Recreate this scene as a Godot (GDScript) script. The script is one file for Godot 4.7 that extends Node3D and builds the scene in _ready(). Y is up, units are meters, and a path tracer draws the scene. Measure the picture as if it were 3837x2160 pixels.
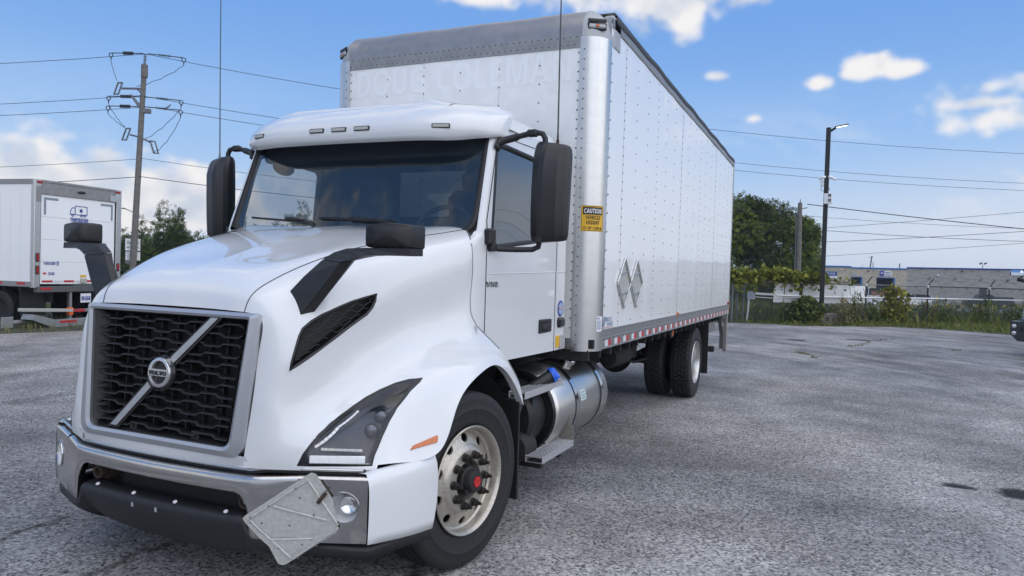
extends Node3D

var M := {}
var used := {}
var sg := 1
var rng := RandomNumberGenerator.new()

# ---------- small helpers ----------
func sb() -> SurfaceTool:
	var s := SurfaceTool.new()
	s.begin(Mesh.PRIMITIVE_TRIANGLES)
	return s

func flat(s: SurfaceTool) -> void:
	s.set_smooth_group(-1)

func smooth(s: SurfaceTool) -> void:
	sg += 1
	s.set_smooth_group(sg)

func tri(s: SurfaceTool, a: Vector3, b: Vector3, c: Vector3) -> void:
	s.add_vertex(a); s.add_vertex(b); s.add_vertex(c)

func quad(s: SurfaceTool, a: Vector3, b: Vector3, c: Vector3, d: Vector3) -> void:
	tri(s, a, b, c); tri(s, a, c, d)

func ctri(s: SurfaceTool, a: Vector3, b: Vector3, c: Vector3, cen: Vector3) -> void:
	if (b - a).cross(c - a).dot(a + b + c - cen * 3.0) > 0.0:
		tri(s, a, c, b)
	else:
		tri(s, a, b, c)

func cquad(s: SurfaceTool, a: Vector3, b: Vector3, c: Vector3, d: Vector3, cen: Vector3) -> void:
	ctri(s, a, b, c, cen); ctri(s, a, c, d, cen)

func box(s: SurfaceTool, cen: Vector3, size: Vector3, bev := 0.0, bas := Basis()) -> void:
	flat(s)
	var h := size * 0.5
	var b := minf(bev, minf(h.x, minf(h.y, h.z)) * 0.9)
	var p := func(sx: int, sy: int, sz: int, ax: int) -> Vector3:
		var v := Vector3(sx * (h.x - (0.0 if ax == 0 else b)), sy * (h.y - (0.0 if ax == 1 else b)), sz * (h.z - (0.0 if ax == 2 else b)))
		return cen + bas * v
	for i in [-1, 1]:
		cquad(s, p.call(i, -1, -1, 0), p.call(i, 1, -1, 0), p.call(i, 1, 1, 0), p.call(i, -1, 1, 0), cen)
		cquad(s, p.call(-1, i, -1, 1), p.call(1, i, -1, 1), p.call(1, i, 1, 1), p.call(-1, i, 1, 1), cen)
		cquad(s, p.call(-1, -1, i, 2), p.call(1, -1, i, 2), p.call(1, 1, i, 2), p.call(-1, 1, i, 2), cen)
	if b > 0.0:
		for i in [-1, 1]:
			for j in [-1, 1]:
				cquad(s, p.call(i, j, -1, 0), p.call(i, j, 1, 0), p.call(i, j, 1, 1), p.call(i, j, -1, 1), cen)
				cquad(s, p.call(i, -1, j, 0), p.call(i, 1, j, 0), p.call(i, 1, j, 2), p.call(i, -1, j, 2), cen)
				cquad(s, p.call(-1, i, j, 1), p.call(1, i, j, 1), p.call(1, i, j, 2), p.call(-1, i, j, 2), cen)
				for k in [-1, 1]:
					ctri(s, p.call(i, j, k, 0), p.call(i, j, k, 1), p.call(i, j, k, 2), cen)

func bx(s: SurfaceTool, lo: Vector3, hi: Vector3, bev := 0.0) -> void:
	box(s, (lo + hi) * 0.5, (hi - lo).abs(), bev)

# a bar from a to b, w wide (across, level) and t thick
func bar(s: SurfaceTool, a: Vector3, b: Vector3, w: float, t: float, bev := 0.0, up := Vector3.UP) -> void:
	var d := (b - a).normalized()
	var side := d.cross(up)
	if side.length() < 0.01:
		side = d.cross(Vector3.RIGHT)
	side = side.normalized()
	box(s, (a + b) * 0.5, Vector3(w, t, (b - a).length()), bev, Basis(side, side.cross(-d), -d))

func tube(s: SurfaceTool, pts: Array, r: float, n := 8, r2 := -1.0, caps := true) -> void:
	smooth(s)
	var rings := []
	var up := Vector3.UP
	for i in pts.size():
		var a: Vector3 = pts[maxi(i - 1, 0)]
		var b: Vector3 = pts[mini(i + 1, pts.size() - 1)]
		var d := (b - a).normalized()
		var x := d.cross(up)
		if x.length() < 0.05:
			x = d.cross(Vector3(0.3, 0.1, 1))
		x = x.normalized()
		var y := x.cross(d)
		up = y
		var rr := r if r2 < 0.0 else lerpf(r, r2, float(i) / (pts.size() - 1))
		var ring := []
		for k in n:
			ring.append(pts[i] + (x * cos(TAU * k / n) + y * sin(TAU * k / n)) * rr)
		rings.append(ring)
	for i in pts.size() - 1:
		for k in n:
			var k2 := (k + 1) % n
			cquad(s, rings[i][k], rings[i][k2], rings[i + 1][k2], rings[i + 1][k], (pts[i] + pts[i + 1]) * 0.5)
	if caps:
		flat(s)
		for e in [0, pts.size() - 1]:
			var inner: Vector3 = pts[1] if e == 0 else pts[e - 1]
			for k in n:
				ctri(s, pts[e], rings[e][k], rings[e][(k + 1) % n], inner)

# prof: Vector2(radius, height along the axis y of xf); each segment gets its own smoothing when sharp
func lathe(s: SurfaceTool, prof: Array, xf: Transform3D, n := 32, sharp := 0.6, a0 := 0.0, a1 := TAU) -> void:
	smooth(s)
	for i in prof.size() - 1:
		var p: Vector2 = prof[i]
		var q: Vector2 = prof[i + 1]
		if i > 0:
			var d0: Vector2 = (p - prof[i - 1]).normalized()
			if absf(d0.angle_to((q - p).normalized())) > sharp:
				smooth(s)
		var nn := Vector2(q.y - p.y, p.x - q.x)
		for k in n:
			var u := lerpf(a0, a1, float(k) / n)
			var v := lerpf(a0, a1, float(k + 1) / n)
			var A := xf * Vector3(cos(u) * p.x, p.y, sin(u) * p.x)
			var B := xf * Vector3(cos(v) * p.x, p.y, sin(v) * p.x)
			var C := xf * Vector3(cos(v) * q.x, q.y, sin(v) * q.x)
			var D := xf * Vector3(cos(u) * q.x, q.y, sin(u) * q.x)
			if p.x > 0.0001:
				tri(s, A, B, C) if nn.length() >= 0.0 else tri(s, A, C, B)
			if q.x > 0.0001:
				tri(s, A, C, D)

# extrude a flat polygon (local xy) along local z from z0 to z1
func prism(s: SurfaceTool, poly: PackedVector2Array, xf: Transform3D, z0: float, z1: float, smooth_side := false) -> void:
	var idx := Geometry2D.triangulate_polygon(poly)
	flat(s)
	var cc := Geometry2D.is_polygon_clockwise(poly)
	for i in range(0, idx.size(), 3):
		var a := poly[idx[i]]
		var b := poly[idx[i + 1]]
		var c := poly[idx[i + 2]]
		if (b - a).cross(c - a) < 0.0:
			var t := b
			b = c
			c = t
		tri(s, xf * Vector3(a.x, a.y, z1), xf * Vector3(c.x, c.y, z1), xf * Vector3(b.x, b.y, z1))
		tri(s, xf * Vector3(a.x, a.y, z0), xf * Vector3(b.x, b.y, z0), xf * Vector3(c.x, c.y, z0))
	if smooth_side:
		smooth(s)
	for i in poly.size():
		var a := poly[i]
		var b := poly[(i + 1) % poly.size()]
		if cc:
			var t := a
			a = b
			b = t
		quad(s, xf * Vector3(a.x, a.y, z0), xf * Vector3(a.x, a.y, z1), xf * Vector3(b.x, b.y, z1), xf * Vector3(b.x, b.y, z0))

# ribbon band between two closed or open outlines
func band(s: SurfaceTool, a: Array, b: Array, closed := true) -> void:
	var n := a.size()
	for i in (n if closed else n - 1):
		var j := (i + 1) % n
		quad(s, a[i], a[j], b[j], b[i])

func grid(s: SurfaceTool, P: Array, flip := false, uv := false) -> void:
	smooth(s)
	var nr := P.size()
	var nc: int = P[0].size()
	for i in nr - 1:
		for j in nc - 1:
			var a: Vector3 = P[i][j]
			var b: Vector3 = P[i][j + 1]
			var c: Vector3 = P[i + 1][j + 1]
			var d: Vector3 = P[i + 1][j]
			if flip:
				quad(s, a, d, c, b)
			else:
				quad(s, a, b, c, d)

# C2 cubic through points, sub steps a segment
func spline(pts: Array, sub: int) -> Array:
	var n := pts.size()
	var h := []
	for i in n - 1:
		h.append(maxf((pts[i + 1] - pts[i]).length(), 0.0005))
	var m := []
	m.resize(n)
	m[0] = Vector3.ZERO
	m[n - 1] = Vector3.ZERO
	var cp := [0.0]
	var dp := [Vector3.ZERO]
	for i in range(1, n - 1):
		var rhs: Vector3 = ((pts[i + 1] - pts[i]) / h[i] - (pts[i] - pts[i - 1]) / h[i - 1]) * 6.0
		var w: float = 2.0 * (h[i - 1] + h[i]) - h[i - 1] * cp[i - 1]
		cp.append(h[i] / w)
		dp.append((rhs - dp[i - 1] * h[i - 1]) / w)
	for i in range(n - 2, 0, -1):
		m[i] = dp[i] - m[i + 1] * cp[i]
	var out := []
	for i in n - 1:
		for k in sub:
			var t: float = float(k) / sub * h[i]
			var u: float = h[i] - t
			out.append(m[i] * (u * u * u / (6.0 * h[i])) + m[i + 1] * (t * t * t / (6.0 * h[i])) + (pts[i] / h[i] - m[i] * h[i] / 6.0) * u + (pts[i + 1] / h[i] - m[i + 1] * h[i] / 6.0) * t)
	out.append(pts[n - 1])
	return out

func patch(ctrl: Array, su: int, sv: int) -> Array:
	var cols := []
	for c in ctrl:
		cols.append(spline(c, su))
	var rows := []
	for i in cols[0].size():
		var r := []
		for c in cols:
			r.append(c[i])
		rows.append(spline(r, sv))
	return rows

func v3(a: Array) -> Array:
	var o := []
	for i in range(0, a.size(), 3):
		o.append(Vector3(a[i], a[i + 1], a[i + 2]))
	return o

func mirror(P: Array) -> Array:
	var o := []
	for r in P:
		if r is Array:
			o.append(mirror(r))
		else:
			o.append(Vector3(-r.x, r.y, r.z))
	return o

func numbered(called: String, parent: Node) -> String:
	var key := str(parent.get_instance_id()) + called
	used[key] = used.get(key, -1) + 1
	return called if used[key] == 0 else "%s_%03d" % [called, used[key]]

func put(o: Node3D, called: String, parent: Node) -> void:
	o.name = numbered(called, parent)
	parent.add_child(o, true)

func obj(called: String, s: SurfaceTool, m: Material, parent: Node = self) -> MeshInstance3D:
	s.generate_normals()
	s.set_material(m)
	var o := MeshInstance3D.new()
	o.mesh = s.commit()
	put(o, called, parent)
	return o

func meshobj(called: String, mesh: Mesh, m: Material, parent: Node, xf := Transform3D()) -> MeshInstance3D:
	var o := MeshInstance3D.new()
	o.mesh = mesh
	if m:
		o.material_override = m
	o.transform = xf
	put(o, called, parent)
	return o

func thing(called: String, label: String, category: String, at := Vector3.ZERO, turn := 0.0, group := "") -> Node3D:
	var o := Node3D.new()
	put(o, called, self)
	o.position = at
	o.rotation.y = turn
	tag(o, label, category, group)
	return o

func tag(o: Node, label: String, category := "", group := "", kind := "") -> void:
	if label: o.set_meta("label", label)
	if category: o.set_meta("category", category)
	if group: o.set_meta("group", group)
	if kind: o.set_meta("kind", kind)

func dup(root: Node3D, called: String, at: Vector3, turn := 0.0, label := "") -> Node3D:
	var r: Node3D = root.duplicate()
	r.name = numbered(called, self)
	add_child(r)
	r.position = at
	r.rotation.y = turn
	if label: r.set_meta("label", label)
	return r

# lettering as a mesh: height h, thickness t, placed by xf (x along the line, y up, z towards the reader)
func text(called: String, words: String, h: float, m: Material, parent: Node, xf: Transform3D, font := "Droid Sans", bold := true, fit := 0.0, depth := 0.002, bend := 0.0) -> MeshInstance3D:
	var f := SystemFont.new()
	f.font_names = PackedStringArray([font])
	f.font_weight = 700 if bold else 400
	var tm := TextMesh.new()
	tm.font = f
	tm.font_size = 64
	tm.pixel_size = 0.01
	tm.depth = 0.01
	tm.curve_step = 2.0
	tm.text = words
	var arr := tm.get_mesh_arrays()
	var v: PackedVector3Array = arr[Mesh.ARRAY_VERTEX]
	var nn: PackedVector3Array = arr[Mesh.ARRAY_NORMAL]
	var lo := Vector3.ONE * 1e9
	var hi := -lo
	for p in v:
		lo = lo.min(p)
		hi = hi.max(p)
	var k := Vector3(h / (hi.y - lo.y), h / (hi.y - lo.y), depth / 0.01)
	if fit > 0.0:
		k.x = fit / (hi.x - lo.x)
	for i in v.size():
		var p := (v[i] - (lo + hi) * 0.5) * k
		p.z += depth * 0.5
		if bend > 0.0:
			var a := p.x / bend
			var r := bend + p.z
			p = Vector3(sin(a) * r, p.y, cos(a) * r - bend)
			nn[i] = nn[i].rotated(Vector3.UP, a)
		v[i] = p
	arr[Mesh.ARRAY_VERTEX] = v
	arr[Mesh.ARRAY_NORMAL] = nn
	arr[Mesh.ARRAY_TANGENT] = null
	var am := ArrayMesh.new()
	am.add_surface_from_arrays(Mesh.PRIMITIVE_TRIANGLES, arr)
	am.surface_set_material(0, m)
	var o := MeshInstance3D.new()
	o.mesh = am
	o.transform = xf
	put(o, called, parent)
	return o

func mat(c: Color, rough := 0.6, metal := 0.0) -> StandardMaterial3D:
	var m := StandardMaterial3D.new()
	m.albedo_color = c.linear_to_srgb()
	m.roughness = rough
	m.metallic = metal
	return m

func lin(r: float, g: float, b: float) -> Color:
	return Color(r, g, b)

func noise_tex(kind: int, freq: float, oct: int, size: int, lo: float, hi: float, sd := 1, as_normal := false, bump := 4.0) -> NoiseTexture2D:
	var n := FastNoiseLite.new()
	n.noise_type = kind
	n.frequency = freq
	n.fractal_octaves = oct
	n.fractal_type = FastNoiseLite.FRACTAL_FBM if oct > 1 else FastNoiseLite.FRACTAL_NONE
	n.seed = sd
	var t := NoiseTexture2D.new()
	t.width = size
	t.height = size
	t.seamless = true
	t.noise = n
	if as_normal:
		t.as_normal_map = true
		t.bump_strength = bump
	else:
		var g := Gradient.new()
		g.set_color(0, Color(lo, lo, lo))
		g.set_color(1, Color(hi, hi, hi))
		t.color_ramp = g
	return t

func triplanar(m: StandardMaterial3D, per_metre: float, world := false) -> void:
	m.uv1_triplanar = true
	m.uv1_world_triplanar = world
	m.uv1_scale = Vector3.ONE * per_metre

# mottled colour: multiplies the albedo by a noise between lo and 1
func worn(m: StandardMaterial3D, lo: float, per_metre: float, sd := 3, rough_lo := -1.0, normal := 0.0) -> StandardMaterial3D:
	triplanar(m, per_metre)
	m.albedo_texture = noise_tex(FastNoiseLite.TYPE_SIMPLEX_SMOOTH, 0.012, 5, 512, lo, 1.0, sd)
	if rough_lo >= 0.0:
		m.roughness_texture = noise_tex(FastNoiseLite.TYPE_SIMPLEX_SMOOTH, 0.02, 4, 256, rough_lo, 1.0, sd + 7)
	if normal > 0.0:
		m.normal_enabled = true
		m.normal_texture = noise_tex(FastNoiseLite.TYPE_SIMPLEX_SMOOTH, 0.05, 3, 256, 0, 1, sd + 9, true, 6.0)
		m.normal_scale = normal
	return m

func camera_and_light() -> void:
	var cam := Camera3D.new()
	cam.name = "camera"
	cam.fov = 42.693
	cam.near = 0.05
	cam.far = 3000.0
	cam.position = Vector3(3.0685, 1.6910, 5.7094)
	cam.rotation = Vector3(deg_to_rad(-1.3665), deg_to_rad(24.2736), deg_to_rad(1.7794))
	add_child(cam)
	cam.current = true
	var e := Environment.new()
	e.background_mode = Environment.BG_SKY
	var sky := Sky.new()
	var pm := PanoramaSkyMaterial.new()
	pm.panorama = sky_picture()
	pm.energy_multiplier = 0.69
	sky.sky_material = pm
	e.sky = sky
	e.ambient_light_source = Environment.AMBIENT_SOURCE_SKY
	e.tonemap_mode = Environment.TONE_MAPPER_LINEAR
	e.tonemap_exposure = 1.5
	e.sdfgi_enabled = true
	e.ssao_enabled = true
	e.ssil_enabled = true
	e.fog_enabled = true
	e.fog_density = 0.0006
	e.fog_light_color = Color(0.72, 0.78, 0.86)
	var we := WorldEnvironment.new()
	we.environment = e
	add_child(we)
	var sun := DirectionalLight3D.new()
	sun.name = "sun"
	sun.light_energy = 0.46
	sun.light_color = Color(1.0, 0.98, 0.95)
	sun.light_angular_distance = 110.0
	sun.shadow_enabled = true
	sun.rotation = Vector3(deg_to_rad(-46), deg_to_rad(SUN_TURN), 0)
	add_child(sun)

const SUN_TURN := 70.0

# clouds: [azimuth from -z towards +x in degrees, elevation, half width, half height, strength, flatness of the base]
func sky_picture() -> ImageTexture:
	var W := 2048
	var H := 1024
	var fb := FastNoiseLite.new()
	fb.noise_type = FastNoiseLite.TYPE_SIMPLEX_SMOOTH
	fb.frequency = 1.0
	fb.fractal_octaves = 6
	fb.seed = 11
	var wisp := FastNoiseLite.new()
	wisp.noise_type = FastNoiseLite.TYPE_SIMPLEX_SMOOTH
	wisp.frequency = 1.0
	wisp.fractal_octaves = 5
	wisp.seed = 5
	wisp.domain_warp_enabled = true
	wisp.domain_warp_amplitude = 0.6
	wisp.domain_warp_frequency = 1.2
	var img := Image.create(W, H, false, Image.FORMAT_RGBF)
	for y in H:
		var el := (0.5 - (y + 0.5) / H) * PI
		var se := sin(el)
		for x in W:
			var az := wrapf((x + 0.5) / W * TAU, -PI, PI)        # 0 looks along -z, towards +x counts up
			if y > H / 2 + 6:
				img.set_pixel(x, y, Color(0.25, 0.25, 0.24))
				continue
			var d := Vector3(sin(az) * cos(el), se, -cos(az) * cos(el))
			var c := sky_color(rad_to_deg(az), rad_to_deg(maxf(el, 0.0)), d, fb, wisp)
			img.set_pixel(x, y, c)
	return ImageTexture.create_from_image(img)

func sky_color(az: float, el: float, d: Vector3, fb: FastNoiseLite, wisp: FastNoiseLite) -> Color:
	var t := clampf(el / 90.0, 0.0, 1.0)
	var c := Color(0.58, 0.68, 0.81).lerp(Color(0.33, 0.54, 0.87), smoothstep(0.0, 0.12, t)).lerp(Color(0.175, 0.375, 0.79), smoothstep(0.08, 0.22, t)).lerp(Color(0.12, 0.28, 0.68), smoothstep(0.22, 0.9, t))
	# thin veil low over the horizon, thicker to the right
	var w := wisp.get_noise_3d(d.x * 2.2, d.y * 6.0, d.z * 2.2) * 0.5 + 0.5
	var right := smoothstep(-14.0, 12.0, az) * (1.0 - smoothstep(60.0, 120.0, az))
	var veil := smoothstep(0.34, 0.66, w) * (0.25 + 0.75 * right) * (1.0 - smoothstep(7.0, 15.0, el))
	veil = maxf(veil, (0.5 + 0.4 * right) * (1.0 - smoothstep(0.0, 7.0 + 4.0 * right + 4.0 * w, el)))
	c = c.lerp(Color(0.70, 0.76, 0.86), veil * 0.85)
	# heaped clouds
	var n := fb.get_noise_3d(d.x * 11.0, d.y * 15.0, d.z * 11.0)
	var n2 := fb.get_noise_3d(d.x * 11.0 + 0.15, d.y * 15.0 + 0.6, d.z * 11.0 + 0.12)
	var mid := fb.get_noise_3d(d.x * 24.0, d.y * 30.0, d.z * 24.0)
	var den := -1.0
	var hgt := 0.0
	for k in CLOUDS:
		var dx: float = wrapf(az - k[0], -180.0, 180.0) / k[2]
		var dy: float = (el - k[1]) / k[3]
		if absf(dx) > 1.8 or absf(dy) > 2.2:
			continue
		if dy < 0.0:
			dy *= 1.5
		var q: float = (1.0 - sqrt(dx * dx + dy * dy)) * k[4] + (n * 0.75 + mid * 0.55) * k[5]
		if q > den:
			den = q
			hgt = clampf((el - k[1]) / k[3] * 0.5 + 0.5, 0.0, 1.0)
	# elsewhere over the whole sky: scattered heaps of the same kind
	var far := smoothstep(40.0, 62.0, absf(wrapf(az + 24.0, -180.0, 180.0))) 
	far = maxf(far, smoothstep(24.0, 34.0, el))
	var big := fb.get_noise_3d(d.x * 1.6 + 9.0, d.y * 2.6, d.z * 1.6)
	var q2 := (big * 1.5 + n * 0.6 + mid * 0.3 - 0.02) * far - (1.0 - far) * 0.6
	if q2 > den:
		den = q2
		hgt = 0.55 + n * 0.4
	var fine := fb.get_noise_3d(d.x * 31.0, d.y * 40.0, d.z * 31.0)
	den += fine * 0.22
	var a := smoothstep(-0.22, 0.50, den)
	if a > 0.0:
		var lit := clampf(0.50 + hgt * 0.55 + (n - n2) * 1.3 + fine * 0.25 - smoothstep(0.3, 1.0, den) * 0.22, 0.0, 1.0)
		var cc := Color(0.60, 0.65, 0.74).lerp(Color(0.93, 0.90, 0.88), lit)
		c = c.lerp(cc, a * 0.95)
	return Color(c.r, c.g, c.b)

const CLOUDS := [[-57, 4.6, 9, 3.3, 1.4, 0.9], [-50, 3.8, 6, 3.2, 1.4, 0.9], [-45.5, 3.4, 4, 2.0, 1.2, 0.8], [-40, 2.6, 4, 1.4, 0.9, 0.8], [-66, 6, 8, 3, 1.3, 0.9], [-18.5, 21.6, 6.5, 3.6, 1.3, 1.0], [-12.8, 20.4, 4.6, 4.0, 1.4, 1.0], [-8.2, 21.4, 4.8, 3.4, 1.3, 1.0], [-27.0, 20.8, 3.4, 2.0, 1.1, 1.0], [-27.5, 19.8, 1.8, 1.0, 0.8, 0.8], [1.2, 14.6, 1.9, 1.05, 1.3, 1.0], [2.9, 14.3, 1.6, 0.75, 1.2, 1.0], [-2.1, 13.7, 0.8, 0.5, 0.9, 0.9], [10.8, 12.4, 4.0, 0.9, 0.55, 0.9], [8.0, 11.7, 2.6, 0.6, 0.7, 0.8], [9.5, 10.6, 4.0, 1.2, 0.5, 0.8], [-9.3, 14.6, 0.8, 0.35, 0.7, 0.6], [-6.5, 11.5, 0.6, 0.3, 0.7, 0.6]]

func materials() -> void:
	var w := mat(lin(0.71, 0.722, 0.73), 0.32)
	w.clearcoat_enabled = true
	w.clearcoat = 1.0
	w.clearcoat_roughness = 0.03
	M.paint = w
	var wb := mat(lin(0.90, 0.905, 0.905), 0.30)
	wb.metallic_specular = 0.6
	wb.clearcoat_enabled = true
	wb.clearcoat = 0.6
	wb.clearcoat_roughness = 0.05
	M.panel = wb
	M.frp = worn(mat(lin(0.90, 0.91, 0.90), 0.45), 0.955, 0.8, 21)
	M.frp_ghost = mat(lin(0.892, 0.903, 0.915), 0.45)
	M.black = worn(mat(lin(0.017, 0.017, 0.018), 0.55), 0.75, 9.0, 4, 0.7, 0.15)
	M.black_gloss = mat(lin(0.010, 0.010, 0.011), 0.22)
	M.dark = mat(lin(0.012, 0.012, 0.012), 0.8)
	M.chassis = worn(mat(lin(0.03, 0.028, 0.027), 0.7), 0.5, 3.0, 8)
	M.interior = mat(lin(0.045, 0.05, 0.062), 0.75)
	M.seat = mat(lin(0.035, 0.04, 0.05), 0.9)
	M.rubber = worn(mat(lin(0.022, 0.022, 0.023), 0.75), 0.6, 5.0, 6, 0.75)
	M.seal = worn(mat(lin(0.035, 0.032, 0.031), 0.6), 0.7, 12.0, 9)
	M.silver = mat(lin(0.50, 0.51, 0.53), 0.34, 0.75)
	M.silver_bright = mat(lin(0.62, 0.62, 0.62), 0.25, 0.85)
	M.chrome = worn(mat(lin(0.60, 0.58, 0.56), 0.15, 1.0), 0.93, 5.0, 12, 0.7)
	M.mirror_chrome = mat(lin(0.8, 0.8, 0.8), 0.05, 1.0)
	var al := worn(mat(lin(0.66, 0.66, 0.65), 0.34, 1.0), 0.95, 2.0, 14, 0.92)
	M.alu = al
	M.cap = worn(mat(lin(0.40, 0.38, 0.365), 0.40, 0.75), 0.9, 1.2, 15, 0.85)
	M.cast = mat(lin(0.42, 0.43, 0.44), 0.5, 0.3)
	M.tank = mat(lin(0.60, 0.59, 0.57), 0.30, 1.0)
	M.steel_strap = mat(lin(0.6, 0.6, 0.6), 0.10, 1.0)
	M.wheel = worn(mat(lin(0.62, 0.575, 0.50), 0.38, 0.7), 0.82, 6.0, 17, 0.8)
	M.rust = worn(mat(lin(0.085, 0.055, 0.038), 0.8), 0.5, 14.0, 18)
	M.rail = worn(mat(lin(0.46, 0.45, 0.44), 0.42, 0.75), 0.8, 3.0, 19)
	M.rivet = mat(lin(0.16, 0.16, 0.17), 0.45, 0.5)
	M.red = mat(lin(0.50, 0.025, 0.03), 0.35)
	M.tape_white = mat(lin(0.66, 0.68, 0.70), 0.4)
	M.amber = mat(lin(0.55, 0.13, 0.01), 0.2)
	M.amber.clearcoat_enabled = true
	M.red_lamp = mat(lin(0.35, 0.01, 0.012), 0.2)
	M.lamp_white = mat(lin(0.45, 0.45, 0.40), 0.35)
	M.yellow = mat(lin(0.72, 0.42, 0.02), 0.45)
	M.print_black = mat(lin(0.012, 0.012, 0.012), 0.5)
	M.print_white = mat(lin(0.8, 0.8, 0.8), 0.5)
	M.print_blue = mat(lin(0.02, 0.05, 0.30), 0.45)
	M.print_gray = mat(lin(0.28, 0.33, 0.45), 0.5)
	M.blue_cap = mat(lin(0.02, 0.14, 0.75), 0.4)
	M.placard = worn(mat(lin(0.60, 0.60, 0.56), 0.45, 0.3), 0.85, 6.0, 22)
	M.headlamp_dark = mat(lin(0.022, 0.030, 0.050), 0.22, 0.15)
	M.lamp_bright = mat(lin(0.93, 0.94, 0.95), 0.3)
	M.projector = mat(lin(0.12, 0.13, 0.15), 0.08, 0.6)
	M.lip = worn(mat(lin(0.020, 0.021, 0.024), 0.6), 0.7, 6.0, 24, 0.75)
	M.print_sky = mat(lin(0.35, 0.42, 0.6), 0.45)
	M.sticker_tan = mat(lin(0.30, 0.13, 0.06), 0.5)
	M.strap = mat(lin(0.30, 0.45, 0.10), 0.7)
	M.mirror_shell = worn(mat(lin(0.016, 0.016, 0.018), 0.42), 0.8, 8.0, 27, 0.75)
	M.aerial = mat(lin(0.06, 0.06, 0.062), 0.5)
	M.hub = worn(mat(lin(0.03, 0.028, 0.027), 0.6), 0.5, 12.0, 31)
	M.nut = worn(mat(lin(0.045, 0.036, 0.030), 0.65, 0.2), 0.5, 30.0, 32)
	M.rim_bright = worn(mat(lin(0.72, 0.72, 0.70), 0.3, 0.95), 0.85, 4.0, 33)
	M.galv = worn(mat(lin(0.20, 0.20, 0.20), 0.5, 0.5), 0.7, 4.0, 34)
	M.galv_warm = worn(mat(lin(0.30, 0.285, 0.25), 0.5, 0.4), 0.8, 4.0, 35)
	M.step_alu = mat(lin(0.62, 0.62, 0.63), 0.35, 0.6)
	M.label_green = mat(lin(0.55, 0.66, 0.60), 0.5)
	M.cabinet_grey = mat(lin(.48, .52, .58), 0.5)
	M.print_teal = mat(lin(.03, .18, .24), 0.5)
	M.shut = mat(lin(0.16, 0.165, 0.17), 0.6)
	M.gap = mat(lin(0.02, 0.022, 0.025), 0.7)
	M.roof_trim = mat(lin(0.03, 0.032, 0.035), 0.6)
	var g := mat(lin(0.03, 0.06, 0.085), 0.02)
	g.transparency = BaseMaterial3D.TRANSPARENCY_ALPHA
	g.albedo_color.a = 0.26
	g.metallic_specular = 0.75
	g.clearcoat_enabled = true
	g.clearcoat = 1.0
	g.clearcoat_roughness = 0.0
	M.windscreen = g
	var g2 := mat(lin(0.015, 0.02, 0.025), 0.02)
	g2.metallic_specular = 0.9
	g2.clearcoat_enabled = true
	g2.clearcoat = 1.0
	g2.clearcoat_roughness = 0.0
	M.side_glass = g2
	var g3 := mat(lin(0.02, 0.03, 0.05), 0.02)
	g3.transparency = BaseMaterial3D.TRANSPARENCY_ALPHA
	g3.albedo_color.a = 0.06
	M.lens = g3
	var g4 := mat(lin(0.10, 0.40, 0.46), 0.02)
	g4.transparency = BaseMaterial3D.TRANSPARENCY_ALPHA
	g4.albedo_color.a = 0.42
	M.far_glass = g4
	# fine wire mesh for radiators: relief from a computed weave
	var r := mat(lin(0.03, 0.03, 0.03), 0.6)
	var im := Image.create(64, 64, false, Image.FORMAT_RGB8)
	for y in 64:
		for x in 64:
			var a := absf(sin((x + y) * PI / 8.0)) * absf(sin((x - y) * PI / 8.0))
			var k := clampf(0.15 + 0.85 * (1.0 - a), 0.0, 1.0)
			im.set_pixel(x, y, Color(k, k, k))
	r.albedo_texture = ImageTexture.create_from_image(im)
	triplanar(r, 18.0)
	M.radiator = r

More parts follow.
